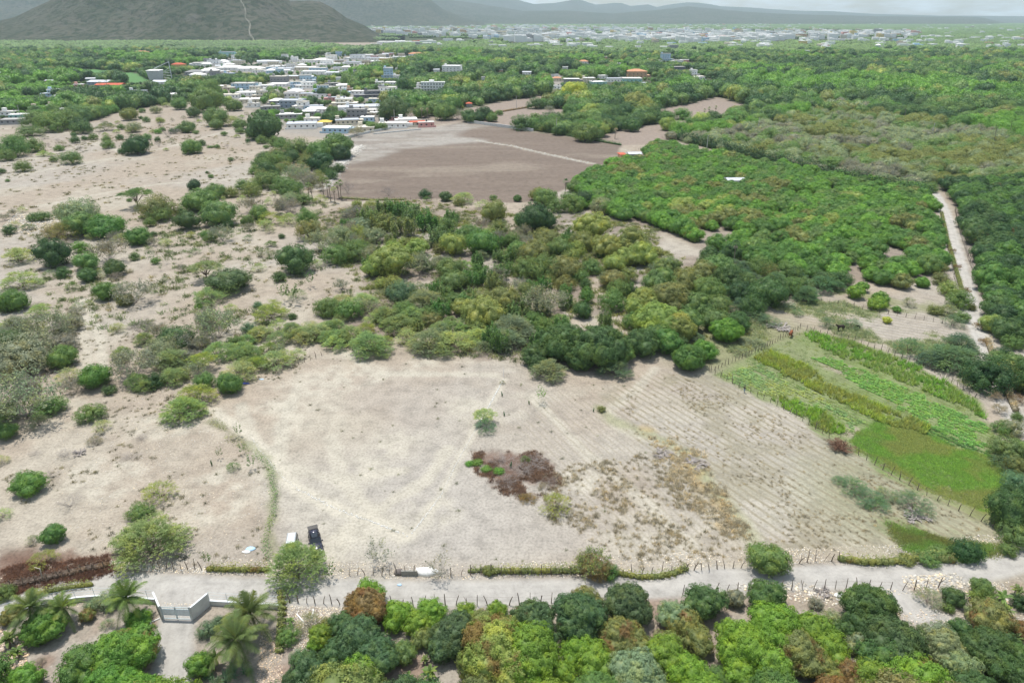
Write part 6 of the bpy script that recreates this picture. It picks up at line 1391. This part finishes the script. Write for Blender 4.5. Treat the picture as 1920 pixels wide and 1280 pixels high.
def fill(name, poly_px, n, forms, tint, sc=(.7, 1.3), seed=1, mask=None, tj=.2, flush=0, zs=None, row=None, tint2=None):
    rs = RS(seed); poly = gpoly(poly_px); lo, hi = poly.min(0), poly.max(0)
    if row:
        d = np.array(row[0]); nr = np.array([-d[1], d[0]]); c = poly.mean(0); U = (poly - c) @ d; Vv = (poly - c) @ nr; pts = []
        for v in np.arange(Vv.min(), Vv.max(), row[1]):
            k = np.arange(U.min(), U.max(), row[2]) + rs.rand() * row[2]; pts.append(c + (k + rs.randn(len(k)) * row[2] * .25)[:, None] * d + (v + rs.randn(len(k)) * row[1] * .10)[:, None] * nr)
        P = np.concatenate(pts); P = P[rs.rand(len(P)) < n]
    else: P = lo + (hi - lo) * rs.rand(n, 2)
    P = P[inpoly(P[:, 0], P[:, 1], poly)]
    if not row and not name.startswith('rub'): P = P[sdpoly(P[:, 0], P[:, 1], poly) > (fbm(P[:, 0], P[:, 1], 3, 3.5) - .30) * 9 * rs.rand(len(P))]
    if row: P = P[sdpoly(P[:, 0], P[:, 1], poly) > (fbm(P[:, 0], P[:, 1], 3, 2.0) - .42) * 4.0]; P = P[fbm(P[:, 0] + 9, P[:, 1], 3, 3) > .30]
    if mask is not None: P = P[mask(P[:, 0], P[:, 1], rs)]
    if not len(P): return
    tv = np.array(T[tint] if isinstance(tint, str) else tint)[None] * rs.uniform(1 - tj, 1 + tj, (len(P), 1))
    if tint2 is not None: f = sstep(.42, .6, fbm(P[:, 0], P[:, 1], 3, 5))[:, None]; tv = tv * (1 - f) + np.array(T[tint2] if isinstance(tint2, str) else tint2)[None] * f
    scatter(name, P, rs.uniform(*sc, len(P)), rs.rand(len(P)) * 6.28, tv, np.full(len(P), flush), rs.randint(0, len(forms), len(P)), forms)
def verge(lo, hi, side, dens=.5):
    def f(x, y, rs):
        d = segdist(x, y, LN_ROAD); return (d > lo) & (d < hi) & (rs.rand(len(x)) < dens * (.3 + 1.4 * sstep(.35, .65, fbm(x, y, 3, 5))))
    return f
WHITE_S = (.50, .475, .43); TT = 1.0
fill('rubble', [(0,1060),(1920,1000),(1920,1110),(0,1140)], 60000, STONES, WHITE_S, (.4, 1.3), 1, verge(2.8, 6.3, 1, .42), .25)
fill('rubble', [(200,1050),(650,1085),(650,1108),(500,1108),(200,1088)], 16000, STONES, WHITE_S, (.5, 1.5), 2, verge(3.0, 7.5, 1, .6), .25)
fill('rubble', [(1380,1095),(1500,1090),(1600,1120),(1560,1140),(1400,1110)], 500, STONES, WHITE_S, (.6, 2.6), 3); fill('rubble', [(1690,1080),(1790,1075),(1840,1095),(1760,1110),(1700,1100)], 700, STONES, (.45,.43,.39), (.6, 2.6), 4)
fill('rubble', [(0,1180),(60,1190),(50,1240),(0,1300)], 1500, STONES, (.50,.42,.36), (.6, 2.2), 5); fill('rubble', [(540,1135),(660,1140),(640,1190),(560,1230),(530,1200)], 2600, STONES, WHITE_S, (.4, 1.2), 6); fill('rubble', [(490,1180),(530,1180),(530,1280),(480,1280)], 1400, STONES, (.5,.42,.35), (.4, 1.2), 7)
fill('rubble', [(30,400),(140,405),(60,440),(0,430)], 1600, STONES, WHITE_S, (2, 5), 8); fill('rubble', [(350,700),(440,800),(530,900),(500,1060),(100,1050),(100,800)], 2600, STONES, WHITE_S, (.5, 1.2), 9); fill('rubble', [(1660,1150),(1920,1120),(1920,1280),(1800,1250)], 1600, STONES, (.5,.46,.42), (.5,2.0), 10)
DRYT = (.36, .33, .24)
fill('stubble', [(1180,850),(1310,830),(1440,1050),(1200,1070),(1030,980),(1000,880)], 5200, TUFTS, DRYT, (.5, 1.1), 11, lambda x, y, rs: rs.rand(len(x)) < .12 + .55 * sstep(.4, .6, fbm(x, y, 3, 6)), .3)
fill('stubble', [(1200,700),(1345,702),(1860,980),(1830,1035),(1690,1030),(1420,1040),(1290,900),(1140,790)], 5500, TUFTS, (.34,.31,.22), (.3, .7), 12, lambda x, y, rs: rs.rand(len(x)) < .10 + .9 * sstep(.45, .65, fbm(x, y, 3, 8)), .3)
fill('straw', [(1200,790),(1320,840),(1370,920),(1400,1010),(1320,1020),(1240,900)], 1900, TUFTS, (.52, .46, .32), (.6, 1.3), 13, lambda x, y, rs: rs.rand(len(x)) < .38 * sstep(.48, .66, fbm(x, y, 3, 4)), .25)
fill('weeds', [(0,560),(600,560),(640,660),(400,780),(520,880),(500,1060),(0,1060)], 5200, TUFTS, (.20,.20,.13), (.4, 1.1), 14, lambda x, y, rs: rs.rand(len(x)) < sstep(.45, .75, fbm(x, y, 3, 9)), .35)
fill('weeds', [(0,240),(540,220),(640,380),(700,520),(600,640),(0,640)], 9000, TUFTS, (.22,.22,.13), (.8, 2.4), 15, lambda x, y, rs: rs.rand(len(x)) < sstep(.42, .72, fbm(x, y, 3, 14)), .35)
fill('weeds', [(0,430),(640,380),(700,520),(600,640),(0,640)], 2600, TUFTS, (.17,.22,.10), (1.2, 3.2), 16, lambda x, y, rs: rs.rand(len(x)) < sstep(.45, .72, fbm(x + 60, y, 3, 12)), .35)
fill('undergrowth', [(600,400),(760,372),(860,385),(960,400),(1100,400),(1240,430),(1240,470),(1420,520),(1400,660),(1180,660),(1000,690),(640,640),(680,560),(620,480)], 15000, TUFTS, (.20,.24,.12), (.9, 2.8), 17, lambda x, y, rs: rs.rand(len(x)) < .15 + .9 * sstep(.42, .62, fbm(x + 20, y, 3, 10)), .35, tint2='olive')
fill('weeds', [(640,660),(900,668),(1180,700),(1380,1040),(640,1075),(520,1060),(520,880),(400,775)], 120, TUFTS, (.17,.20,.11), (.3, .9), 18, None, .4)
fill('burnt_weeds', [(880,845),(1020,845),(1060,905),(1000,945),(940,930),(885,885)], 4200, TUFTS, (.21,.145,.11), (.5, 1.2), 19, lambda x, y, rs: rs.rand(len(x)) < sstep(.40, .56, fbm(x, y, 4, 3.5)), .3)
fill('creeper', [(0,1060),(200,1040),(240,1062),(200,1085),(60,1105),(0,1125)], 6500, TUFTS, (.17,.10,.075), (.5, 1.2), 20, lambda x, y, rs: rs.rand(len(x)) < .3 + sstep(.42, .56, fbm(x, y, 3, 4)), .3)
# crops
fill('maize_rows', [(1410,672),(1440,655),(1525,690),(1545,718),(1640,755),(1745,798),(1735,818),(1640,790),(1560,748),(1480,712)], .85, CORN, (.38,.50,.11), (.55, 1.0), 21, None, .2, 0, None, (FD1, .75, .45), (.36,.42,.13))
fill('maize_rows', [(1440,746),(1472,742),(1545,772),(1592,806),(1588,826),(1556,818),(1500,784)], .85, CORN, (.28,.48,.08), (.5, .95), 22, None, .2, 0, None, (FD1, .75, .45), 'yolive')
fill('maize_rows', [(1498,628),(1520,620),(1600,642),(1735,692),(1828,750),(1850,790),(1790,760),(1650,700),(1560,665)], .8, CORN, (.24,.46,.09), (.5, 1.0), 23, None, .2, 0, None, (FD1, .9, .5), (.28,.42,.12))
fill('bean_rows', [(1560,670),(1650,705),(1790,770),(1855,800),(1868,850),(1800,830),(1690,770),(1580,705),(1520,672)], .78, BEAN, (.17,.37,.09), (.7, 1.3), 24, None, .2, 0, None, (FD1, 1.1, .45), (.18,.36,.09))
fill('bean_rows', [(1345,705),(1420,678),(1560,755),(1625,795),(1590,815),(1560,775),(1470,745),(1430,745)], .75, BEAN, (.22,.36,.14), (.6, 1.1), 25, None, .2, 0, None, (FD1, 1.0, .5), (.30,.38,.13))
fill('bean_rows', [(1700,780),(1790,815),(1868,852),(1880,862),(1800,842),(1700,800)], .85, BEAN, (.09,.20,.06), (.7, 1.1), 26, None, .2, 0, None, (FD1, 1.2, .5))
fill('grass', [(1335,702),(1440,652),(1505,620),(1600,640),(1730,690),(1830,748),(1862,800),(1885,850),(1892,900),(1868,962),(1850,966),(1730,920),(1600,848),(1470,770)], 6000, GRASSF, (.24,.34,.14), (.5, 1.3), 31, lambda x, y, rs: rs.rand(len(x)) < .15 + .65 * sstep(.42, .6, fbm(x, y, 3, 4)), .25, 0, None, None, (.30,.38,.13))
fill('grass', [(1590,822),(1640,790),(1720,800),(1800,840),(1885,860),(1890,905),(1868,960),(1850,964),(1730,918),(1600,845)], 16000, GRASSF, (.24,.44,.09), (.5, 1.0), 27, None, .25, 0, None, None, (.33,.40,.13))
fill('grass', [(1655,975),(1720,985),(1770,1010),(1850,1020),(1900,1015),(1880,1045),(1790,1055),(1700,1040),(1665,1005)], 5000, GRASSF, (.21,.38,.09), (.7, 1.3), 28, None, .25, 0, None, None, 'olive')
fill('grass', [(1380,655),(1430,560),(1600,545),(1840,640),(1840,740),(1700,690),(1520,622),(1440,655)], 9000, GRASSF, (.28,.35,.18), (.8, 2.0), 29, lambda x, y, rs: rs.rand(len(x)) < sstep(.42, .62, fbm(x, y, 3, 9)), .25)
# ================================================================== CARS, CATTLE, A WALKER, POLES
def paint(name, col, metal=.5, rough=.22):
    m, nt, p = new_mat(name); p.inputs['Base Color'].default_value = (*col, 1); p.inputs['Metallic'].default_value = metal; p.inputs['Roughness'].default_value = rough; p.inputs['Coat Weight'].default_value = .6; p.inputs['Coat Roughness'].default_value = .06
    tcn = N(nt, 'TexCoord'); nz = N(nt, 'TexNoise', i_Scale=3.0, i_Detail=6.0); nt.links.new(tcn.outputs['Object'], nz.inputs['Vector']); c = mixc(nt, ramp(nt, nz.outputs[0], [(.45, 0), (.8, .35)]), col, (.30, .27, .23)); nt.links.new(c, p.inputs['Base Color']); return m
M_TYRE = plain('tyre_rubber', (.025, .025, .025), .85); M_RIM = plain('alloy_rim', (.45, .45, .46), .3, .8); M_CGLASS = plain('tinted_glass', (.02, .025, .03), .06, spec=.8, noise=0); M_LAMP = plain('headlamp_glass', (.75, .75, .72), .15); M_RED = plain('tail_lamp', (.35, .02, .02), .2); M_BLK = plain('black_trim', (.03, .03, .03), .5)
def car(name, loc, rz, L_, W_, Hh, pm, boxy, lab, open_tail, roofm=None):
    """x forward; built from lofted sections"""
    o = empty(name, loc, rz); w = W_ / 2
    def sect(x, ww, z0, z1, tw):      # rounded box section
        return [(x, -ww * .90, z0), (x, -ww, z0 + .18), (x, -ww, z1 - .16), (x, -ww * tw, z1), (x, ww * tw, z1), (x, ww, z1 - .16), (x, ww, z0 + .18), (x, ww * .90, z0)]
    b = MB(); hb = Hh * .56; nose = .84 if boxy else .74
    prof = [(-.5, .80, .42, hb * .92), (-.485, .93, .30, hb * .98), (-.40, 1, .26, hb), (-.1, 1, .25, hb), (.12, 1, .25, hb), (.22, .99, .25, hb * .99), (.38, .97, .26, hb * (.96 if boxy else .90)), (.46, .92, .30, hb * nose), (.495, .80, .40, hb * nose * .86)]
    b.loft([sect(x * L_, w * k, z0, z1, .86) for x, k, z0, z1 in prof]); b.build('body', pm, o, True)
    c = MB(); r0, r1 = -.46, (.20 if boxy else .17)          # glasshouse
    zt = Hh
    def cs(x, ww, z): return [(x * L_, -w * ww, z), (x * L_, w * ww, z)]
    base = [(r0, .93), (r1, .93)]; top = [(r0 + .05, .76), (r1 - (.07 if boxy else .15), .76)]
    V = [(base[0][0]*L_, -w*.93, hb-.03), (base[1][0]*L_, -w*.93, hb-.03), (base[1][0]*L_, w*.93, hb-.03), (base[0][0]*L_, w*.93, hb-.03), (top[0][0]*L_, -w*.78, zt-.08), (top[1][0]*L_, -w*.78, zt-.08), (top[1][0]*L_, w*.78, zt-.08), (top[0][0]*L_, w*.78, zt-.08)]
    c.add(V, [(0,1,5,4),(2,3,7,6),(3,0,4,7)]); c.build('side_windows', M_CGLASS, o); ws = MB(); ws.add([V[1], V[2], V[6], V[5]], [(0,1,2,3)]); ws.build('windscreen', M_CGLASS, o)
    p = MB()
    for i, j in ((0, 4), (1, 5), (2, 6), (3, 7)): p.tube([V[i], V[j]], .045, 5)
    for s in (0, 3):
        for f in (.36, .68):
            q = 1 if s == 0 else 2; lo = Vector(V[s]).lerp(Vector(V[q]), f); hi = Vector(V[s + 4]).lerp(Vector(V[q + 4]), f + .02); p.tube([lo, hi], .04, 4)
    p.build('pillars', pm, o)
    r = MB(); xs = [top[0][0]*L_ - .06, top[0][0]*L_ + .15, 0, top[1][0]*L_ - .15, top[1][0]*L_ + .05]; r.loft([[(x, -w*k*.78, zt - .10), (x, -w*k*.76, zt - .03 + d), (x, 0, zt + d), (x, w*k*.76, zt - .03 + d), (x, w*k*.78, zt - .10)] for x, k, d in zip(xs, (.94, 1.0, 1.0, 1.0, .95), (-.05, 0, .03, .0, -.04))]); ro = r.build('roof', roofm or pm, o, True)
    if not boxy: s = MB(); s.box(-L_*.22, L_*.02, -w*.5, w*.5, zt + .025, zt + .045); s.build('sunroof', M_CGLASS, ro)
    for s in (-1, 1):
        q = MB(); q.box(-L_*.38, L_*.03, s*w*.70-.02, s*w*.70+.02, zt+.0, zt+.06); q.build('roof_rail', M_RIM if boxy else M_BLK, ro)
        for fx in (-.30, .31):
            t = MB(); t.tube([(fx*L_, s*(w-.24), .36), (fx*L_, s*(w+.01), .36)], .36, 18); ty = t.build('wheel', M_TYRE, o); t = MB(); t.tube([(fx*L_, s*(w+.0), .36), (fx*L_, s*(w+.02), .36)], .22, 12); t.build('rim', M_RIM, ty)
            a = MB(); a.tube([(fx*L_ + .42*math.cos(k*.314), s*(w-.02), .36 + .42*math.sin(k*.314)) for k in range(11)], .05, 4); a.build('wheel_arch', M_BLK, o)
        h = MB(); h.box(L_*.455, L_*.497, min(s*w*.45, s*w*.80), max(s*w*.45, s*w*.80), hb*nose*.66, hb*nose*.90); h.build('headlight', M_LAMP, o)
        h = MB(); h.box(-L_*.503, -L_*.47, min(s*w*.62, s*w*.86), max(s*w*.62, s*w*.86), hb*.62, hb*.92); h.build('tail_light', M_RED, o)
        m = MB(); m.box(L_*.10, L_*.14, min(s*w*.98, s*(w+.20)), max(s*w*.98, s*(w+.20)), hb+.02, hb+.20); m.build('mirror', pm, o)
    g = MB(); g.box(L_*.485, L_*.503, -w*.42, w*.42, .45, hb*nose*.8); g.build('grille', M_BLK, o); g = MB(); g.box(L_*.48, L_*.512, -w*.85, w*.85, .28, .44); g.build('bumper', M_BLK if boxy else pm, o)
    q = MB(); q.add([(L_*.24, -w*.02, hb*1.0+.005), (L_*.24, w*.02, hb*1.0+.005), (L_*.44, w*.02, hb*.93+.004), (L_*.44, -w*.02, hb*.93+.004)], [(0,1,2,3)])
    if open_tail:      # raised tailgate
        t = MB(); hx = top[0][0]*L_; t.loft([[(hx - d*math.cos(.35), -w*k, zt - .05 + d*math.sin(.35)), (hx - d*math.cos(.35), w*k, zt - .05 + d*math.sin(.35)), (hx - d*math.cos(.35) - .03, w*k, zt + .03 + d*math.sin(.35)), (hx - d*math.cos(.35) - .03, -w*k, zt + .03 + d*math.sin(.35))] for d, k in ((0, .78), (.3, .84), (.55, .86), (.68, .80))]); t.build('tailgate', M_BLK, o)
    return tag(o, lab, 'car')
a, b = G(588.5, 1003), G(596.5, 1039); d = b - a; mid = (a + b) / 2
car('parked_car', mid, math.atan2(d.y, d.x), 4.55, 1.86, 1.62, paint('dark_blue_paint', (.035, .035, .06)), False, 'dark blue parked SUV with its tailgate raised and a sunroof', True)
a, b = G(550, 1015), G(546, 1044); d = b - a; mid = (a + b) / 2
car('parked_car', mid, math.atan2(d.y, d.x), 4.3, 1.78, 1.85, paint('silver_green_paint', (.40, .44, .43)), True, 'boxy silver parked car half hidden behind the feathery roadside tree', False, paint('white_roof_paint', (.72, .76, .78), .1, .3))

def skin_body(name, verts, edges, radii, mat, root=0, sub=1):
    me = bpy.data.meshes.new(name); me.from_pydata(verts, edges, []); me.materials.append(mat); o = bpy.data.objects.new(name, me); COL.objects.link(o)
    md = o.modifiers.new('skin', 'SKIN'); sv = me.skin_vertices[0].data if me.skin_vertices else None
    if sv is None:
        bpy.context.view_layer.objects.active = o; bpy.ops.mesh.customdata_skin_add(); sv = me.skin_vertices[0].data
    for i, r in enumerate(radii): sv[i].radius = (r, r) if not hasattr(r, '__len__') else r; sv[i].use_root = (i == root)
    if sub: s = o.modifiers.new('sub', 'SUBSURF'); s.levels = sub; s.render_levels = sub
    return o
def cow(px, py, rz, col, lab, k=1.0, name='cow', cat='cow', graze=True):
    hz_ = .55 if graze else 1.55
    v = [(-.75,0,1.22),(-.3,0,1.18),(.25,0,1.16),(.62,0,1.24),(.95,0,1.2 if graze else 1.42),(1.25,0,hz_+.35 if graze else 1.62),(1.48,0,hz_ if graze else 1.55),
         (-.72,.20,.95),(-.60,.22,.62),(-.78,.22,.42),(-.72,.22,.03),(-.72,-.20,.95),(-.60,-.22,.62),(-.78,-.22,.42),(-.72,-.22,.03),(.55,.18,.9),(.60,.19,.5),(.57,.19,.03),(.55,-.18,.9),(.50,-.19,.5),(.57,-.19,.03),(-.98,0,1.1),(-1.03,0,.6),(1.22,.22,hz_+.42 if graze else 1.72),(1.22,-.22,hz_+.42 if graze else 1.72)]
    e = [(0,1),(1,2),(2,3),(3,4),(4,5),(5,6),(0,7),(7,8),(8,9),(9,10),(0,11),(11,12),(12,13),(13,14),(3,15),(15,16),(16,17),(3,18),(18,19),(19,20),(0,21),(21,22),(5,23),(5,24)]
    r = [.28,(.33,.34),(.34,.36),.30,.20,.14,.09,.17,.10,.06,.06,.17,.10,.06,.06,.14,.075,.06,.14,.075,.06,.03,.04,.04,.04]
    o = skin_body(name, [tuple(c * k for c in q) for q in v], e, [tuple(c * k for c in q) if hasattr(q, '__len__') else q * k for q in r], plain(name + '_hide_%d' % px, col, .8, noise=.3, scale=2), 1); o.location = G(px, py); o.rotation_euler = (0, 0, rz); return tag(o, lab, cat)
cow(1482, 631, 1.0, (.22, .075, .03), 'reddish brown cow grazing in the weeds west of the maize', 1.15); cow(1575, 620, 3.3, (.045, .032, .028), 'dark brown cow walking on the furrowed terrace beyond the fence', 1.15, graze=False); cow(1609, 615, 2.2, (.02, .018, .018), 'small black goat beside the teal feathery shrub', .55, 'goat', 'goat')
# a walker on the field edge
skin = plain('skin', (.16, .09, .055), .6)
v = [(0,0,.95),(0,0,1.15),(.02,0,1.40),(.04,0,1.52),(.06,0,1.62),(.06,0,1.74),(0,.10,.90),(.12,.11,.50),(.02,.11,.08),(.14,.11,.03),(0,-.10,.90),(-.08,-.11,.50),(-.22,-.11,.10),(-.10,-.11,.04),(.02,.20,1.40),(-.08,.27,1.12),(.06,.28,.90),(.02,-.20,1.40),(.10,-.27,1.12),(.26,-.27,.95),(.12,.28,.84),(.32,-.26,.90)]
e = [(0,1),(1,2),(2,3),(3,4),(4,5),(0,6),(6,7),(7,8),(8,9),(0,10),(10,11),(11,12),(12,13),(2,14),(14,15),(15,16),(16,20),(2,17),(17,18),(18,19),(19,21)]
r = [(.15,.12),(.15,.11),(.17,.11),.06,.09,.085,.085,.06,.045,.04,.085,.06,.045,.04,.055,.042,.035,.055,.042,.035,.03,.03]
pr = skin_body('person', v, e, r, skin); pr.location = G(1395, 736); pr.rotation_euler = (0, 0, -2.4)
sh = skin_body('shirt', [(0,0,.98),(0,0,1.18),(.02,0,1.42),(.02,.21,1.40),(-.07,.27,1.16),(.02,-.21,1.40),(.09,-.27,1.16)], [(0,1),(1,2),(2,3),(3,4),(2,5),(5,6)], [(.17,.13),(.17,.13),(.18,.12),.075,.06,.075,.06], plain('dark_green_cloth', (.03, .06, .05), .9), 0); sh.parent = pr
tr = skin_body('trousers', [(0,0,.97),(0,.10,.88),(.12,.11,.50),(.02,.11,.14),(0,-.10,.88),(-.08,-.11,.50),(-.22,-.11,.15)], [(0,1),(1,2),(2,3),(0,4),(4,5),(5,6)], [(.16,.13),.10,.075,.06,.10,.075,.06], plain('pale_blue_cloth', (.30, .42, .48), .9), 0); tr.parent = pr
hat = MB(); hat.tube([(.06,0,1.78),(.06,0,1.80)], .20, 12); hat.tube([(.06,0,1.80),(.06,0,1.90)], [.10, .08], 10); hat.build('hat', plain('dark_hat', (.04, .04, .04), .9), pr)
tag(pr, 'person in dark shirt, pale trousers and hat standing at the field fence', 'person')

# utility poles and the lines between them
M_POLE = plain('pale_concrete_pole', (.52, .50, .46), .8)
def poles(lst, hgt, where, wires=True):
    ps = []
    for i, (x, y) in enumerate(lst):
        g = G(x, y); o = empty('utility_pole', g); m = MB(); m.tube([(0,0,0),(0,0,hgt)], [.24, .14], 8); m.build('pole', M_POLE, o); m = MB(); m.box(-1.1, 1.1, -.06, .06, hgt-.7, hgt-.55)
        for s in (-1, 0, 1): m.tube([(s, 0, hgt-.55), (s, 0, hgt-.3)], .07, 5)
        m.build('crossarm', M_POST, o); POLES.append((o, x, y)); tag(o, None, 'utility pole'); ps.append(g)
    if wires and len(ps) > 1:
        m = MB(); c = ps[0]
        for a, b in zip(ps[:-1], ps[1:]):
            for s in (-1, 1): m.tube([(a - c).lerp(b - c, t) + Vector((s, 0, hgt - .3 - 4 * t * (1 - t) * 1.2)) for t in np.linspace(0, 1, 9)], .02, 3)
        o = m.build('power_line', M_WIRE); o.location = c; tag(o, 'overhead power wires strung between the poles %s' % where, 'power line')
POLES = []
poles([(40, 224), (80, 200), (154, 184), (212, 203), (288, 176), (338, 171), (404, 168)], 11, 'through the western suburb')
poles([(104, 112), (158, 113), (215, 115), (255, 117), (320, 119), (352, 119)], 10, 'along the green meadow')
poles([(1043, 254), (968, 206)], 12, 'by the upper pastures'); poles([(1324, 288), (1420, 250), (1745, 262)], 11, 'over the eastern woods'); poles([(604, 178), (665, 139), (700, 200), (740, 228), (640, 190)], 9, 'among the town houses', False); poles([(810, 98), (832, 92), (900, 110), (865, 150), (1110, 150), (1085, 152), (1060, 165), (1160, 152)], 9, '', False)
# ================================================================== LABELS: say which one, by look and by what stands near it
LMARK = [('the pale double gate', 334, 1135), ('the dark parked SUV', 592, 1010), ('the red blossom hedge', 450, 1069), ('the dark red creeper', 70, 1085), ('the burnt brown weeds', 965, 885), ('the chalk line', 850, 880), ('the stake', 944, 706),
 ('the big dark field', 880, 310), ('the tapering grain store', 288, 145), ('the slender fan palms', 612, 350), ('the furrowed fan', 1330, 780), ('the green lawn', 1750, 880), ('the yellow maize strip', 1570, 715), ('the second maize block', 1520, 780), ('the side lane', 1790, 490),
 ('the white orchard shed', 1380, 346), ('the brush heap', 1575, 838), ('the grazing brown cow', 1482, 628), ('the pink house row', 780, 232), ('the white apartment block', 811, 162), ('the scrub hill', 380, 60), ('the forking track', 1700, 1125), ('the white boulder', 1574, 1116),
 ('the vine hedge', 1680, 1053), ('the trimmed roadside hedge', 1010, 1072), ('the white tarp', 800, 1072), ('the farm wall', 460, 1135), ('the curving wall', 150, 1125), ('the long fence', 1660, 885), ('the terrace saplings', 1650, 565), ('the block wall corner', 930, 236),
 ('the stone row', 640, 312), ('the pasture tracks', 180, 268), ('the western pasture', 120, 360), ('the plot fence', 595, 668), ('the wheel ruts', 175, 620), ('the weed line', 500, 880), ('the blue tarp', 458, 719), ('the round silo', 1646, 92), ('the warehouse', 750, 80),
 ('the far city', 1100, 70), ('the cream water tower', 528, 125), ('the green water tower', 417, 124), ('the meadow', 200, 135), ('the upper pasture', 1300, 222), ('the rubbly bank', 70, 415), ('the bleached branch tangle', 1305, 868), ('the straw patch', 1320, 920), ('the bent post', 80, 1080), ('the sunken hedge', 1225, 1080),
 ('the orchard rows', 1450, 420), ('the driveway', 325, 1220), ('the thicket path', 1120, 560), ('the bleached twigs', 1705, 1045), ('the tan market wall', 302, 182), ('the orange roofed villa', 265, 103), ('the bare gap', 700, 560), ('the dark cow', 1575, 618)]
TW = dict(dark='dark green', deep='very dark green', blue='blue green', mid='mid green', lime='lime green', fresh='fresh green', olive='olive', yolive='yellow olive', gold='golden', grey='grey', sage='grey green', pale='pale green', feather='feathery green', teal='teal green',
 rust='rust brown', palm='green', yellow='yellow', bright='bright green', dry='straw coloured')
FORM = {'mango_big': 'broad mango', 'mango': 'mango', 'round': 'rounded tree', 'rough': 'ragged bush', 'shoots': 'upright leafy thicket clump', 'umbrella': 'huge domed tree', 'thorn': 'spreading thorn tree', 'thorn_dense': 'dense thorn tree', 'thorn_flat': 'flat topped thorn tree', 'thorn_thin': 'thin see-through shrub', 'bare': 'leafless shrub',
 'grey': 'twiggy half bare tree', 'sparse': 'pale sparse shrub', 'sapling': 'thin sapling', 'palm': 'short coconut palm', 'palm_tall': 'tall coconut palm', 'fan_palm': 'slender fan palm', 'banana': 'banana plant', 'agave': 'spiky clump', 'cactus': 'column cactus'}
ORD = ['first', 'second', 'third', 'fourth', 'fifth', 'sixth', 'seventh', 'eighth', 'ninth', 'tenth', 'eleventh', 'twelfth', 'thirteenth', 'fourteenth', 'fifteenth', 'sixteenth', 'seventeenth', 'eighteenth', 'nineteenth', 'twentieth']
SZ = ['tiny', 'small', 'medium', 'large', 'huge']
def where(px, py):
    best = sorted(LMARK, key=lambda l: math.hypot(px - l[1], (py - l[2]) * (1.6 if py > 400 else 3)))[0]; dx, dy = px - best[1], py - best[2]; dist = math.hypot(dx, dy)
    if dist < 14: return 'at ' + best[0]
    ang = math.degrees(math.atan2(-dy, dx)) % 360; k = int((ang + 22.5) // 45) % 8
    return ['east of', 'northeast of', 'north of', 'northwest of', 'west of', 'southwest of', 'south of', 'southeast of'][k] + ' ' + best[0]
def assign(items):
    """items: (obj, size class, words, px, py); repeats of a phrase are told apart by size rank, then order from west to east"""
    from collections import defaultdict
    d = defaultdict(list)
    for it in items: d[(it[2], where(it[3], it[4]))].append(it)
    for (wds, wh), L_ in d.items():
        if len(L_) == 1: L_[0][0]['label'] = wds + ' ' + wh; continue
        L_.sort(key=lambda q: q[3])
        for i, it in enumerate(L_):
            n = len(L_); it[0]['label'] = ('%s from west of %ss %s' % (ORD[i], wds, wh)) if i < n - 1 and i < 20 else 'easternmost of %ss %s' % (wds, wh) if i == n - 1 else 'one of many %ss %s' % (wds, wh)
            if i == 0: it[0]['label'] = 'westernmost of %ss %s' % (wds, wh)
items = []
for (o, key, px, py, w_, tint, fl) in EVERY:
    if key in FORM:
        words = (TW[tint] if isinstance(tint, str) else 'green') + ' ' + FORM[key]
        if key in ('agave', 'cactus', 'banana', 'palm', 'sapling', 'bare', 'sparse', 'palm_tall', 'fan_palm'): words = FORM[key]
        if fl >= .6: words = 'rust flushed ' + FORM[key]
        if key == 'bare': o['label'] = ''
        items.append((o, 0, words, px, py))
        o['group'] = {'mango_tree': 'mango trees', 'thorn_tree': 'feathery thorn trees', 'scrub_tree': 'ragged scrub bushes', 'shade_tree': 'rounded shade trees', 'sapling': 'thin saplings', 'cactus': 'cactus columns'}.get(o.name.split('.')[0], o.name.split('.')[0].replace('_', ' ') + ' group')
assign(items)
items = []
for (o, key, px, py, w_, tint, fl) in EVERY:
    q = {'orchard1': ('orchard mango', 'mangoes of the orchard rows'), 'orchard2': ('grove mango', 'mangoes east of the side lane'), 'wood': ('woodland tree', 'trees of the wood'), 'wood_dry': ('dry wood tree', 'trees of the dry wood')}.get(key)
    if q: o['group'] = '%s %s' % (TW[tint], q[1]); items.append((o, 0, '%s %s' % (TW[tint], q[0]), px, py))
assign(items)
WN = dict(white='white', cream='cream', grey='grey', dgrey='dark grey', lblue='light blue', blue='blue', pink='pink', teal='teal', yellow='yellow', orange='orange', red='red', beige='beige', slate='slate grey', green='green')
RN = {'flat': 'flat roofed', 'hipo': 'orange roofed', 'hipr': 'red roofed', 'hipg': 'grey roofed', 'hipw': 'white roofed', 'tin': 'tin roofed', 'hipy': 'yellow roofed', 'tinr': 'red roofed'}
items = []
for (o, px, py, w_, st, wall, roof) in BUILT:
    o['group'] = 'houses of the far city' if roof == 'city' else 'houses of the suburb'
    if roof == 'city': o['label'] = '%s building among the crowded blocks of the far city' % WN[wall]; o['group'] = '%s buildings of the far city' % WN[wall]
    else: items.append((o, 0, '%s %s%s house' % (WN[wall], {1: '', 2: 'two storey ', 3: 'three storey '}[st], RN[roof]), px, py))
assign(items)
assign([(o, 0, 'pale utility pole', px, py) for o, px, py in POLES])
for o, _, _ in POLES: o['group'] = 'utility poles'
